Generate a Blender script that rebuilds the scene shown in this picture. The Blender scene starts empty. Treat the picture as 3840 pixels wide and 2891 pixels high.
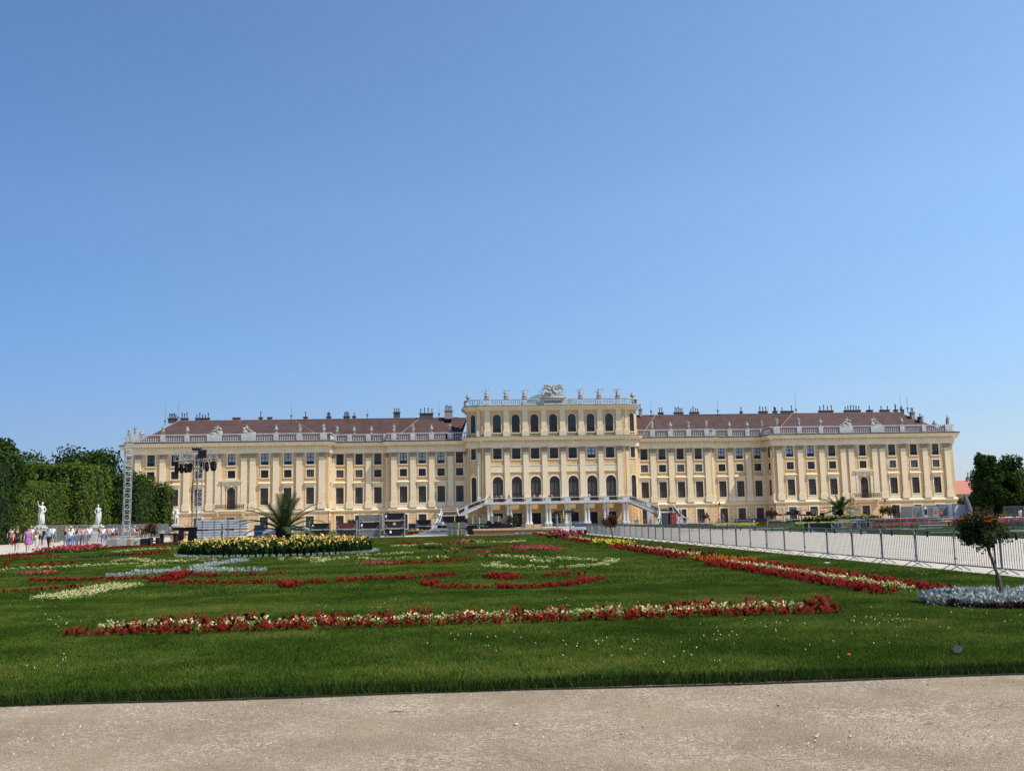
import bpy, bmesh, math, random
from mathutils import Vector, Matrix
random.seed(7)
R_=math.radians
scene=bpy.context.scene
# ---------------- camera
CF,CP,CR,CYW=3667.6,0.1358,0.0195,0.0704
CPOS=Vector((-23.33,-212.28,1.641))
fw=Vector((math.sin(CYW)*math.cos(CP),math.cos(CYW)*math.cos(CP),math.sin(CP)))
rt=Vector((math.cos(CYW),-math.sin(CYW),0)); up=rt.cross(fw)
RV=rt*math.cos(CR)-up*math.sin(CR); UV=up*math.cos(CR)+rt*math.sin(CR)
cd=bpy.data.cameras.new('camera'); cam=bpy.data.objects.new('camera',cd); scene.collection.objects.link(cam)
cd.sensor_width=36; cd.lens=36*CF/3840; cd.clip_start=0.1; cd.clip_end=3000
m=Matrix((RV,UV,-fw)).transposed().to_4x4(); m.translation=CPOS; cam.matrix_world=m
scene.camera=cam
# ---------------- light
SUN_AZ=R_(115); SUN_EL=R_(58)   # azimuth measured from +Y towards +X
w=bpy.data.worlds.new("World"); scene.world=w; w.use_nodes=True
nt=w.node_tree; bg=nt.nodes['Background']; sky=nt.nodes.new('ShaderNodeTexSky'); sky.sky_type='NISHITA'
sky.sun_disc=False; sky.sun_elevation=SUN_EL; sky.sun_rotation=SUN_AZ; sky.altitude=200; sky.air_density=1.2; sky.dust_density=0.3; sky.ozone_density=2.2
# clear-day tint: deeper blue low down and away from the sun, as a function of sky direction
wt=nt.nodes.new('ShaderNodeTexCoord'); ws=nt.nodes.new('ShaderNodeSeparateXYZ'); wr=nt.nodes.new('ShaderNodeValToRGB'); wd_=nt.nodes.new('ShaderNodeVectorMath'); wd_.operation='DOT_PRODUCT'
nt.links.new(wt.outputs['Generated'],ws.inputs[0]); nt.links.new(ws.outputs[2],wr.inputs[0]); nt.links.new(wt.outputs['Generated'],wd_.inputs[0]); wd_.inputs[1].default_value=(1,-.07,0)
el=wr.color_ramp.elements; el[0].position=0; el[0].color=(.40,.47,.78,1); el[1].position=.6; el[1].color=(.72,.86,.98,1)
for p_,c_ in ((.09,(.47,.55,.76)),(.17,(.54,.66,.84)),(.31,(.70,.81,.93))): k=wr.color_ramp.elements.new(p_); k.color=(*c_,1)
wa=nt.nodes.new('ShaderNodeVectorMath'); wa.operation='SCALE'; wa.inputs[0].default_value=(.63,.5,.3); nt.links.new(wd_.outputs['Value'],wa.inputs['Scale'])
wb=nt.nodes.new('ShaderNodeVectorMath'); wb.operation='ADD'; wb.inputs[1].default_value=(1,1,1); nt.links.new(wa.outputs[0],wb.inputs[0])
wc=nt.nodes.new('ShaderNodeVectorMath'); wc.operation='MULTIPLY'; nt.links.new(wb.outputs[0],wc.inputs[0]); nt.links.new(wr.outputs[0],wc.inputs[1])
we=nt.nodes.new('ShaderNodeVectorMath'); we.operation='MULTIPLY'; nt.links.new(wc.outputs[0],we.inputs[0]); nt.links.new(sky.outputs[0],we.inputs[1])
nt.links.new(we.outputs[0],bg.inputs[0]); bg.inputs[1].default_value=0.15
sd=bpy.data.lights.new('sun','SUN'); sd.energy=5.0; sd.angle=R_(0.5); sd.color=(1,0.94,0.84)
sun=bpy.data.objects.new('sun',sd); scene.collection.objects.link(sun)
sv=Vector((math.sin(SUN_AZ)*math.cos(SUN_EL),math.cos(SUN_AZ)*math.cos(SUN_EL),math.sin(SUN_EL)))
sun.rotation_euler=sv.to_track_quat('Z','Y').to_euler()
scene.view_settings.view_transform='Standard'; scene.view_settings.look='None'; scene.view_settings.exposure=0.2; scene.view_settings.gamma=1
scene.cycles.max_bounces=5; scene.cycles.transparent_max_bounces=4; scene.cycles.caustics_reflective=False; scene.cycles.caustics_refractive=False
# ---------------- helpers
COL=scene.collection.objects
def ray(px,py): return fw+RV*((px-1920)/CF)-UV*((py-1445.5)/CF)
def G(px,py,z=0.0):
    d=ray(px,py); return CPOS+d*((z-CPOS.z)/d.z)
def AY(px,py,Y):
    d=ray(px,py); return CPOS+d*((Y-CPOS.y)/d.y)
def GX(px,Y,z=0.0):           # X of the ground point at depth Y seen in photo column px
    lo,hi=-400,400
    for _ in range(40):
        mid=(lo+hi)/2; v=Vector((mid,Y,z))-CPOS
        if 1920+CF*v.dot(RV)/v.dot(fw)<px: lo=mid
        else: hi=mid
    return lo
class MB:
    def __init__(s): s.v=[]; s.f=[]; s.m=[]; s.mi=0; s.T=None
    def av(s,p):
        p=Vector(p)
        if s.T: p=s.T@p
        s.v.append(p); return len(s.v)-1
    def face(s,pts): s.f.append([s.av(p) for p in pts]); s.m.append(s.mi)
    def idx(s,ids): s.f.append(ids); s.m.append(s.mi)
    def box(s,x0,x1,y0,y1,z0,z1):
        a=[s.av(p) for p in ((x0,y0,z0),(x1,y0,z0),(x1,y1,z0),(x0,y1,z0),(x0,y0,z1),(x1,y0,z1),(x1,y1,z1),(x0,y1,z1))]
        for q in ((3,2,1,0),(4,5,6,7),(0,1,5,4),(1,2,6,5),(2,3,7,6),(3,0,4,7)): s.idx([a[i] for i in q])
    def cb(s,c,d): s.box(c[0]-d[0]/2,c[0]+d[0]/2,c[1]-d[1]/2,c[1]+d[1]/2,c[2]-d[2]/2,c[2]+d[2]/2)
    def tube(s,pts,rs,n=6,cap=True):
        pts=[Vector(p) for p in pts]
        if not isinstance(rs,(list,tuple)): rs=[rs]*len(pts)
        rings=[]
        for i,p in enumerate(pts):
            a=pts[max(i-1,0)]; b=pts[min(i+1,len(pts)-1)]; t=(b-a).normalized()
            u=t.cross(Vector((0,0,1)) if abs(t.z)<0.9 else Vector((0,1,0))).normalized(); w_=t.cross(u)
            rings.append([s.av(p+(u*math.cos(k*2*math.pi/n+.4)+w_*math.sin(k*2*math.pi/n+.4))*rs[i]) for k in range(n)])
        for i in range(len(rings)-1):
            for k in range(n): s.idx([rings[i][k],rings[i][(k+1)%n],rings[i+1][(k+1)%n],rings[i+1][k]])
        if cap: s.idx(rings[0][::-1]); s.idx(rings[-1])
    def lathe(s,prof,n=12,c=(0,0,0),sx=1,sy=1,wav=0,wn=5,ph=0):
        rings=[]
        for r,z in prof:
            rings.append([s.av((c[0]+math.cos(2*math.pi*k/n+ph)*r*sx*(1+wav*math.sin(wn*2*math.pi*k/n)),c[1]+math.sin(2*math.pi*k/n+ph)*r*sy*(1+wav*math.sin(wn*2*math.pi*k/n)),c[2]+z)) for k in range(n)])
        for i in range(len(rings)-1):
            for k in range(n): s.idx([rings[i][k],rings[i][(k+1)%n],rings[i+1][(k+1)%n],rings[i+1][k]])
        s.idx(rings[0][::-1]); s.idx(rings[-1])
    def ell(s,c,r,n=10,h=6):
        s.lathe([(math.sin(math.pi*(i+.02)/(h+.04)),-math.cos(math.pi*i/h)*r[2]) for i in range(h+1)],n,c,r[0],r[1])
    def prism(s,poly,d0,d1,f):      # poly 2d, f(a,b,d)->3d
        a=[s.av(f(p[0],p[1],d0)) for p in poly]; b=[s.av(f(p[0],p[1],d1)) for p in poly]
        s.idx(a[::-1]); s.idx(b)
        for i in range(len(a)): j=(i+1)%len(a); s.idx([a[i],a[j],b[j],b[i]])
    def mesh(s,name,mats,smooth=False):
        me=bpy.data.meshes.new(name); me.from_pydata([tuple(v) for v in s.v],[],s.f)
        if not isinstance(mats,(list,tuple)): mats=[mats]
        for q in mats: me.materials.append(q)
        if len(mats)>1: me.polygons.foreach_set('material_index',s.m)
        if smooth: me.polygons.foreach_set('use_smooth',[True]*len(me.polygons))
        me.update(); return me
    def build(s,name,mats,parent=None,smooth=False,loc=None):
        o=bpy.data.objects.new(name,s.mesh(name,mats,smooth)); COL.link(o)
        if loc is not None: o.location=loc
        if parent: o.parent=parent
        return o
def tag(o,label=None,cat=None,group=None,kind=None):
    if label: o['label']=label
    if cat: o['category']=cat
    if group: o['group']=group
    if kind: o['kind']=kind
    return o
def thing(name,label,cat,loc=(0,0,0),rz=0,group=None):
    o=bpy.data.objects.new(name,None); COL.link(o); o.location=loc; o.rotation_euler=(0,0,rz); o.empty_display_size=.1
    return tag(o,label,cat,group)
def dup(o,loc=None,rz=None,label=None,parent=None):
    c=o.copy(); COL.link(c)
    if parent: c.parent=parent
    if loc is not None: c.location=loc
    if rz is not None: c.rotation_euler=(0,0,rz)
    if label: c['label']=label
    for ch in list(o.children): dup(ch,parent=c)
    return c
def mat(name,col,rough=.8,var=0.0,scale=3.0,bump=0.0,bscale=None,metal=0.0,col2=None,spec=0.3,coord='Object',detail=6):
    m=bpy.data.materials.new(name); m.use_nodes=True; t=m.node_tree; N=t.nodes; L=t.links; b=N['Principled BSDF']
    b.inputs['Base Color'].default_value=(*col,1); b.inputs['Roughness'].default_value=rough; b.inputs['Metallic'].default_value=metal; b.inputs['Specular IOR Level'].default_value=spec
    if var>0 or col2 or bump>0:
        tc=N.new('ShaderNodeTexCoord'); no=N.new('ShaderNodeTexNoise'); no.inputs['Scale'].default_value=scale; no.inputs['Detail'].default_value=detail; no.inputs['Roughness'].default_value=.65
        L.new(tc.outputs[coord],no.inputs[0])
        if var>0 or col2:
            cr=N.new('ShaderNodeValToRGB'); cr.color_ramp.elements[0].position=.33; cr.color_ramp.elements[1].position=.67
            c2=col2 if col2 else tuple(min(1,c*(1+var)) for c in col); c1=col if col2 else tuple(c*(1-var) for c in col)
            cr.color_ramp.elements[0].color=(*c1,1); cr.color_ramp.elements[1].color=(*c2,1)
            L.new(no.outputs[0],cr.inputs[0]); L.new(cr.outputs[0],b.inputs['Base Color'])
        if bump>0:
            n2=no
            if bscale: n2=N.new('ShaderNodeTexNoise'); n2.inputs['Scale'].default_value=bscale; n2.inputs['Detail'].default_value=6; L.new(tc.outputs[coord],n2.inputs[0])
            bu=N.new('ShaderNodeBump'); bu.inputs['Strength'].default_value=min(1,bump); bu.inputs['Distance'].default_value=.05; L.new(n2.outputs[0],bu.inputs['Height']); L.new(bu.outputs[0],b.inputs['Normal'])
    return m
def brickmat(name,c1,c2,groove_shade,bw,bh,ms,off=.5):
    m=bpy.data.materials.new(name); m.use_nodes=True; t=m.node_tree; N=t.nodes; L=t.links; b=N['Principled BSDF']; b.inputs['Roughness'].default_value=.85; b.inputs['Specular IOR Level'].default_value=.2
    tc=N.new('ShaderNodeTexCoord'); sp=N.new('ShaderNodeSeparateXYZ'); ad=N.new('ShaderNodeMath'); cb=N.new('ShaderNodeCombineXYZ'); br=N.new('ShaderNodeTexBrick')
    L.new(tc.outputs['Object'],sp.inputs[0]); L.new(sp.outputs[0],ad.inputs[0]); L.new(sp.outputs[1],ad.inputs[1]); L.new(ad.outputs[0],cb.inputs[0]); L.new(sp.outputs[2],cb.inputs[1]); L.new(cb.outputs[0],br.inputs[0])
    br.inputs['Scale'].default_value=1; br.inputs['Brick Width'].default_value=bw; br.inputs['Row Height'].default_value=bh; br.inputs['Mortar Size'].default_value=ms; br.inputs['Mortar Smooth'].default_value=.1
    br.inputs['Color1'].default_value=(*c1,1); br.inputs['Color2'].default_value=(*c2,1); br.inputs['Mortar'].default_value=(*groove_shade,1); br.offset=off  # joint lines draw the plaster grooves, their shade put into the line colour
    mpg=N.new('ShaderNodeMapping'); mpg.inputs['Scale'].default_value=(1,1,.22); L.new(tc.outputs['Object'],mpg.inputs[0]); no=N.new('ShaderNodeTexNoise'); no.inputs['Scale'].default_value=.9; no.inputs['Detail'].default_value=9; no.inputs['Roughness'].default_value=.75; L.new(mpg.outputs[0],no.inputs[0])
    mr=N.new('ShaderNodeMapRange'); mr.inputs[1].default_value=.3; mr.inputs[2].default_value=.7; mr.inputs[3].default_value=.76; mr.inputs[4].default_value=1.10; L.new(no.outputs[0],mr.inputs[0])
    mx=N.new('ShaderNodeVectorMath'); mx.operation='SCALE'; L.new(br.outputs[0],mx.inputs[0]); L.new(mr.outputs[0],mx.inputs['Scale']); L.new(mx.outputs[0],b.inputs['Base Color'])
    bu=N.new('ShaderNodeBump'); bu.inputs['Strength'].default_value=.6; bu.inputs['Distance'].default_value=.05; bu.invert=True; L.new(br.outputs['Fac'],bu.inputs['Height']); L.new(bu.outputs[0],b.inputs['Normal'])
    return m
M={}
M['wall']=brickmat('yellow_plaster',(.71,.475,.235),(.69,.46,.225),(.47,.30,.14),6.0,.78,.02)
M['rust']=brickmat('rusticated_plaster',(.73,.51,.275),(.69,.475,.25),(.42,.27,.14),1.7,.72,.03)
M['cream']=mat('cream_plaster',(.76,.62,.41),.8,.10,.7,.05,detail=9)
M['creamdark']=mat('shade_darkened_plaster',(.52,.39,.22),.85,.14,1.5)  # dentil plaster, darkened to put the cornice's shade into the colour
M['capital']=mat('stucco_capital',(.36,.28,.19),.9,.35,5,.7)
M['stone']=mat('white_stone',(.50,.485,.45),.8,.2,2.2,.2)
M['sw2']=mat('marble_white_stone',(.62,.61,.58),.7,.15,2.2,.1)
M['stonew']=mat('bright_white_stone',(.50,.49,.465),.7,.18,2.2,.1)
M['stat']=mat('weathered_statue_stone',(.36,.34,.30),.85,.4,3,.4)
M['roof']=mat('brown_roof_tile',(.070,.038,.033),.85,.25,.6,.3,7)
M['lead']=mat('dark_lead_flashing',(.016,.02,.017),.6)
M['copper']=mat('green_copper_roof',(.13,.2,.18),.6,.2,1.5)
M['ridge']=mat('ridge_mortar',(.22,.17,.14),.9,.3,2)
M['chim']=mat('dark_chimney',(.12,.09,.08),.9,.3,3)
M['chimw']=mat('pale_chimney_render',(.35,.3,.25),.9,.3,3)
M['brick']=mat('red_chimney_brick',(.25,.08,.05),.9,.3,3)
M['frame']=mat('dark_window_frame',(.03,.022,.018),.5)
M['glass']=mat('window_glass',(.012,.014,.018),.12,spec=.45)
M['blind']=mat('pale_blind_with_sky_tint',(.30,.39,.52),.3,.15,.7,spec=.5)  # pale blind with the sky's reflection put into its blue
M['blue']=mat('bluish_window_pane',(.04,.055,.08),.2,.6,2,spec=.45)  # dark bluish pane colour, mottled by noise
def slatmat():
    m=bpy.data.materials.new('brown_louvred_shutter'); m.use_nodes=True; t=m.node_tree; N=t.nodes; L=t.links; b=N['Principled BSDF']; b.inputs['Roughness'].default_value=.55
    tc=N.new('ShaderNodeTexCoord'); wv=N.new('ShaderNodeTexWave'); wv.bands_direction='Z'; wv.inputs['Scale'].default_value=2.2; wv.inputs['Distortion'].default_value=1.2; wv.inputs['Detail'].default_value=2; L.new(tc.outputs['Object'],wv.inputs[0])
    cr=N.new('ShaderNodeValToRGB'); cr.color_ramp.elements[0].color=(.028,.020,.018,1); cr.color_ramp.elements[1].color=(.085,.07,.062,1); L.new(wv.outputs[1] if len(wv.outputs)>1 else wv.outputs[0],cr.inputs[0]); L.new(cr.outputs[0],b.inputs['Base Color'])
    bu=N.new('ShaderNodeBump'); bu.inputs['Strength'].default_value=.4; bu.inputs['Distance'].default_value=.05; L.new(wv.outputs[1],bu.inputs['Height']); L.new(bu.outputs[0],b.inputs['Normal']); return m
M['shut']=slatmat()
M['iron']=mat('black_iron',(.015,.014,.013),.5)
M['alu']=mat('galvanised_metal',(.30,.315,.325),.4,.1,3,metal=.35)
M['aluw']=mat('bright_aluminium',(.36,.375,.385),.4,.1,3,metal=.2)
M['barr']=mat('dull_barrier_steel',(.13,.145,.155),.45,.25,2,metal=.35)
M['black']=mat('black_fabric',(.009,.009,.010),.9)
M['case']=mat('dark_brown_crate_board',(.022,.014,.014),.6,.3,2)
M['maroon']=mat('maroon_crate_board',(.10,.025,.02),.6,.2,2)
M['ply']=mat('pine_wood',(.55,.36,.2),.8,.2,3)
M['deck']=mat('grey_deck_board',(.15,.145,.14),.7,.25,1.5)
M['deckl']=mat('pale_grey_deck_board',(.40,.415,.44),.6,.15,1.5)
M['strap']=mat('yellow_green_strap',(.62,.72,.03),.6)
M['white']=mat('white_paint',(.8,.8,.8),.5,.05,2)
M['grey']=mat('grey_container_paint',(.28,.29,.31),.5,.1,1)
M['red']=mat('red_paint',(.55,.03,.02),.5,.1,2)
M['blueb']=mat('blue_plastic',(.02,.05,.14),.5)
M['conc']=mat('grey_concrete',(.3,.3,.28),.9,.2,3)
M['gold']=mat('gilded_metal',(.38,.28,.13),.5,.3,4)
M['bark']=mat('grey_bark',(.12,.1,.075),.9,.4,14,.6)
M['darkbark']=mat('palm_trunk_bark',(.05,.04,.03),.95,.5,10,.8)
M['skin']=mat('skin',(.5,.28,.19),.6); M['skin2']=mat('tanned_skin',(.3,.15,.09),.6)
def leafmat(name,c,v=.45,tr=.25):
    m=bpy.data.materials.new(name); m.use_nodes=True; t=m.node_tree; N=t.nodes; L=t.links; b=N['Principled BSDF']; b.inputs['Roughness'].default_value=.7; b.inputs['Specular IOR Level'].default_value=.08
    ge=N.new('ShaderNodeNewGeometry'); cr=N.new('ShaderNodeValToRGB'); cr.color_ramp.elements[0].color=(*[x*(1-v) for x in c],1); cr.color_ramp.elements[1].color=(*[min(1,x*(1+v)) for x in c],1)
    L.new(ge.outputs['Random Per Island'],cr.inputs[0]); L.new(cr.outputs[0],b.inputs['Base Color'])
    if tr>0:
        tl=N.new('ShaderNodeBsdfTranslucent'); mx=N.new('ShaderNodeMixShader'); mx.inputs[0].default_value=tr; L.new(cr.outputs[0],tl.inputs[0]); L.new(b.outputs[0],mx.inputs[1]); L.new(tl.outputs[0],mx.inputs[2]); L.new(mx.outputs[0],N['Material Output'].inputs[0])
    return m
M['hedge']=leafmat('hornbeam_leaves',(.040,.072,.012)); M['hedgey']=leafmat('sun_brightened_lime_leaves',(.078,.118,.013)); M['tree']=leafmat('maple_leaves',(.030,.060,.010)); M['tdark']=leafmat('chestnut_leaves',(.030,.056,.010))  # hedgey is lighter green, with sun on hedge sides put into its colour
M['hcore']=mat('hedge_dark_core',(.010,.016,.006),.95)
M['rose']=leafmat('rose_leaves',(.045,.062,.022),.6); M['rosered']=leafmat('coppery_new_leaves',(.13,.05,.02),.5)
M['redf']=leafmat('red_petals',(.33,.024,.016),.5); M['dred']=leafmat('dark_red_leaves',(.09,.012,.012),.5); M['creamf']=leafmat('cream_petals',(.64,.58,.25),.25); M['whitef']=leafmat('white_petals',(.8,.78,.6),.15)
M['pink']=leafmat('pink_petals',(.55,.07,.09),.35); M['silver']=leafmat('silver_felted_leaves',(.38,.41,.37),.4,.12); M['yel']=leafmat('yellow_petals',(.78,.55,.05),.25); M['cannaf']=leafmat('pale_yellow_petals',(.78,.54,.13),.25)
M['orange']=leafmat('orange_petals',(.75,.16,.02),.3); M['leafg']=leafmat('bedding_leaves',(.045,.10,.015),.4); M['leafd']=leafmat('canna_leaves',(.03,.07,.018),.5); M['lime']=leafmat('begonia_leaves',(.16,.24,.04),.4)
M['palm']=leafmat('palm_fronds',(.05,.08,.025),.4,.15); M['soil']=mat('dark_soil',(.03,.02,.014),.95,.4,20,.8)
M['purple']=leafmat('dark_purple_leaves',(.045,.014,.02),.4)

M['dred2']=leafmat('dark_red_bedding_leaves',(.16,.018,.012),.55)
# ---------------- ground
def gravelmat(name,c1,c2,c3,sc=1):
    m=bpy.data.materials.new(name); m.use_nodes=True; t=m.node_tree; N=t.nodes; L=t.links; b=N['Principled BSDF']; b.inputs['Roughness'].default_value=.95; b.inputs['Specular IOR Level'].default_value=.1
    tc=N.new('ShaderNodeTexCoord')
    def noise(s,d=6,r=.6):
        n=N.new('ShaderNodeTexNoise'); n.inputs['Scale'].default_value=s; n.inputs['Detail'].default_value=d; n.inputs['Roughness'].default_value=r; L.new(tc.outputs['Object'],n.inputs[0]); return n
    big=noise(.8,7,.75); fine=noise(22*sc,8,.8); vo=N.new('ShaderNodeTexVoronoi'); vo.inputs['Scale'].default_value=55*sc; L.new(tc.outputs['Object'],vo.inputs[0])
    cr=N.new('ShaderNodeValToRGB'); e=cr.color_ramp.elements; e[0].position=.35; e[0].color=(*c1,1); e[1].position=.62; e[1].color=(*c2,1); L.new(fine.outputs[0],cr.inputs[0])
    st=N.new('ShaderNodeMapRange'); st.inputs[1].default_value=.42; st.inputs[2].default_value=.68; L.new(big.outputs[0],st.inputs[0])
    hs=N.new('ShaderNodeSeparateColor'); L.new(vo.outputs['Color'],hs.inputs[0]); th=N.new('ShaderNodeMapRange'); th.inputs[1].default_value=.45; th.inputs[2].default_value=.9; L.new(hs.outputs[0],th.inputs[0])
    mu=N.new('ShaderNodeMath'); mu.operation='MULTIPLY'; L.new(th.outputs[0],mu.inputs[0]); L.new(st.outputs[0],mu.inputs[1])
    ad=N.new('ShaderNodeMath'); ad.operation='MULTIPLY'; L.new(th.outputs[0],ad.inputs[0]); ad.inputs[1].default_value=.14; sm=N.new('ShaderNodeMath'); L.new(mu.outputs[0],sm.inputs[0]); L.new(ad.outputs[0],sm.inputs[1])
    lf=noise(.9,5,.6); lr=N.new('ShaderNodeMapRange'); lr.inputs[1].default_value=.35; lr.inputs[2].default_value=.65; lr.inputs[3].default_value=.86; lr.inputs[4].default_value=1.12; L.new(lf.outputs[0],lr.inputs[0]); vs=N.new('ShaderNodeVectorMath'); vs.operation='SCALE'; L.new(cr.outputs[0],vs.inputs[0]); L.new(lr.outputs[0],vs.inputs['Scale'])
    mx=N.new('ShaderNodeMix'); mx.data_type='RGBA'; L.new(sm.outputs[0],mx.inputs[0]); L.new(vs.outputs[0],mx.inputs[6]); mx.inputs[7].default_value=(*c3,1); L.new(mx.outputs[2],b.inputs['Base Color'])
    bu=N.new('ShaderNodeBump'); bu.inputs['Strength'].default_value=.9; bu.inputs['Distance'].default_value=.012; L.new(vo.outputs['Distance'],bu.inputs['Height']); bu.invert=True
    bu2=N.new('ShaderNodeBump'); bu2.inputs['Strength'].default_value=.7; bu2.inputs['Distance'].default_value=.02; L.new(fine.outputs[0],bu2.inputs['Height']); L.new(bu.outputs[0],bu2.inputs['Normal']); L.new(bu2.outputs[0],b.inputs['Normal'])
    return m
M['gravel']=gravelmat('beige_gravel',(.235,.176,.114),(.30,.232,.158),(.54,.455,.345))
M['gravel2']=gravelmat('pale_gravel',(.37,.325,.26),(.46,.41,.335),(.57,.515,.43),.3)
def lawnmat():
    m=bpy.data.materials.new('lawn_soil_and_grass'); m.use_nodes=True; t=m.node_tree; N=t.nodes; L=t.links; b=N['Principled BSDF']; b.inputs['Roughness'].default_value=.9; b.inputs['Specular IOR Level'].default_value=.1
    tc=N.new('ShaderNodeTexCoord'); n=N.new('ShaderNodeTexNoise'); n.inputs['Scale'].default_value=.35; n.inputs['Detail'].default_value=9; n.inputs['Roughness'].default_value=.7; L.new(tc.outputs['Object'],n.inputs[0])
    cr=N.new('ShaderNodeValToRGB'); e=cr.color_ramp.elements; e[0].position=.35; e[0].color=(.014,.030,.003,1); e[1].position=.65; e[1].color=(.028,.052,.004,1); L.new(n.outputs[0],cr.inputs[0]); L.new(cr.outputs[0],b.inputs['Base Color']); return m
M['lawn']=lawnmat()
g_=MB(); g_.face([(-1500,-1500,0),(1500,-1500,0),(1500,1500,0),(-1500,1500,0)]); tag(g_.build('ground',M['gravel2']),kind='structure')
g_=MB()
# foreground gravel path with a slightly uneven sheet
nx,ny=60,14
ids=[[g_.av((-60+i*2,-222+j*1.4,.004+(.012*random.random() if 0<j<ny else 0))) for i in range(nx+1)] for j in range(ny+1)]
for j in range(ny):
    for i in range(nx): g_.idx([ids[j][i],ids[j][i+1],ids[j+1][i+1],ids[j+1][i]])
tag(g_.build('gravel_path',M['gravel'],smooth=True),kind='structure')
LAWNS=[('lawn',-51,-10.1,-202.48,-112),('lawn',-51,-10.1,-95.5,-24),('lawn',9.3,51,-202.48,-108),('lawn',9.3,51,-97,-24)]
for nme,x0,x1,y0,y1 in LAWNS:
    g_=MB(); g_.box(x0,x1,y0,y1,-.05,.06); tag(g_.build(nme,M['lawn']),kind='structure')
# grass: patches of blades instanced over the lawns by geometry nodes
def blade_patch(name,size,nb,h,wd,seed,col,dry):
    rnd=random.Random(seed); b=MB()
    for i in range(nb):
        x=rnd.uniform(0,size)-size/2; y=rnd.uniform(0,size)-size/2; a=rnd.uniform(0,6.283); hh=h*rnd.uniform(.55,1.25); ln=hh*rnd.uniform(.2,.8); w2=wd*rnd.uniform(.7,1.3)
        la=rnd.uniform(0,6.283); c,s=math.cos(a)*w2/2,math.sin(a)*w2/2; dx,dy=math.cos(la)*ln,math.sin(la)*ln
        b.face([(x-c,y-s,0),(x+c,y+s,0),(x+c*.8+dx*.35,y+s*.8+dy*.35,hh*.6),(x-c*.8+dx*.35,y-s*.8+dy*.35,hh*.6)])
        b.face([(x-c*.8+dx*.35,y-s*.8+dy*.35,hh*.6),(x+c*.8+dx*.35,y+s*.8+dy*.35,hh*.6),(x+dx,y+dy,hh)])
    return b.mesh(name,M['grass'])
def grassmat():
    m=bpy.data.materials.new('grass_blades'); m.use_nodes=True; t=m.node_tree; N=t.nodes; L=t.links; b=N['Principled BSDF']; b.inputs['Roughness'].default_value=.7; b.inputs['Specular IOR Level'].default_value=.06
    ge=N.new('ShaderNodeNewGeometry'); n=N.new('ShaderNodeTexNoise'); n.inputs['Scale'].default_value=.38; n.inputs['Detail'].default_value=8; n.inputs['Roughness'].default_value=.72; L.new(ge.outputs['Position'],n.inputs[0]); mr=N.new('ShaderNodeMapRange'); mr.inputs[1].default_value=.36; mr.inputs[2].default_value=.64; mr.inputs[3].default_value=.2; mr.inputs[4].default_value=.8; mr.clamp=False; L.new(n.outputs[0],mr.inputs[0])
    mm=N.new('ShaderNodeMath'); mm.operation='MULTIPLY_ADD'; mm.inputs[1].default_value=.4; L.new(ge.outputs['Random Per Island'],mm.inputs[0]); L.new(mr.outputs[0],mm.inputs[2])
    cr=N.new('ShaderNodeValToRGB'); e=cr.color_ramp.elements; e[0].position=.30; e[0].color=(.031,.062,.006,1); e[1].position=1.0; e[1].color=(.17,.20,.034,1); k=cr.color_ramp.elements.new(.68); k.color=(.062,.112,.011,1)
    L.new(mm.outputs[0],cr.inputs[0]); L.new(cr.outputs[0],b.inputs['Base Color'])
    tl=N.new('ShaderNodeBsdfTranslucent'); mx=N.new('ShaderNodeMixShader'); mx.inputs[0].default_value=.3; L.new(cr.outputs[0],tl.inputs[0]); L.new(b.outputs[0],mx.inputs[1]); L.new(tl.outputs[0],mx.inputs[2]); L.new(mx.outputs[0],N['Material Output'].inputs[0]); return m
M['grass']=grassmat()
def instancer(name,pts,src,label,rotstep=True):
    me=bpy.data.meshes.new(name); me.from_pydata(pts,[],[]); o=bpy.data.objects.new(name,me); COL.link(o)
    ng=bpy.data.node_groups.new(name,'GeometryNodeTree'); ng.interface.new_socket('Geometry',in_out='INPUT',socket_type='NodeSocketGeometry'); ng.interface.new_socket('Geometry',in_out='OUTPUT',socket_type='NodeSocketGeometry')
    N=ng.nodes; L=ng.links; gi=N.new('NodeGroupInput'); go=N.new('NodeGroupOutput'); mp=N.new('GeometryNodeMeshToPoints'); ip=N.new('GeometryNodeInstanceOnPoints')
    src_obj=N.new('GeometryNodeObjectInfo'); src_obj.inputs['Object'].default_value=src; src_obj.inputs['As Instance'].default_value=True
    rv=N.new('FunctionNodeRandomValue'); rv.data_type='INT'; rv.inputs[4].default_value=0; rv.inputs[5].default_value=3
    mu=N.new('ShaderNodeMath'); mu.operation='MULTIPLY'; mu.inputs[1].default_value=math.pi/2; cb=N.new('ShaderNodeCombineXYZ')
    L.new(gi.outputs[0],mp.inputs[0]); L.new(mp.outputs[0],ip.inputs['Points']); L.new(src_obj.outputs['Geometry'],ip.inputs['Instance']); L.new(rv.outputs[2],mu.inputs[0]); L.new(mu.outputs[0],cb.inputs[2]); L.new(cb.outputs[0],ip.inputs['Rotation']); L.new(ip.outputs[0],go.inputs[0])
    md=o.modifiers.new('gn','NODES'); md.node_group=ng
    tag(o,kind='stuff'); return o
def patch_src(me):   # one real patch of the lawn, repeated by the instancer
    o=bpy.data.objects.new('grass',me); COL.link(o); tag(o,kind='stuff'); return o
pn=blade_patch('grass_near',1.0,6500,.046,.0062,1,None,None); pm=blade_patch('grass_mid',2.0,4200,.058,.015,2,None,None); pf=blade_patch('grass_far',4.0,3800,.065,.04,3,None,None)
sn,sm_,sf=patch_src(pn),patch_src(pm),patch_src(pf)
P1=[];P2=[];P3=[]
def halfw(Y): d=Y+212.3; return d*.72+3
for i in range(-41,-9):
    for j in range(13): 
        x=i+.5-.1; y=-202.4+j+.5
        if abs(x-(CPOS.x+(y+212.3)*.07))<halfw(y) and x<-10.5: P1.append((x,y,.06))
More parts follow.
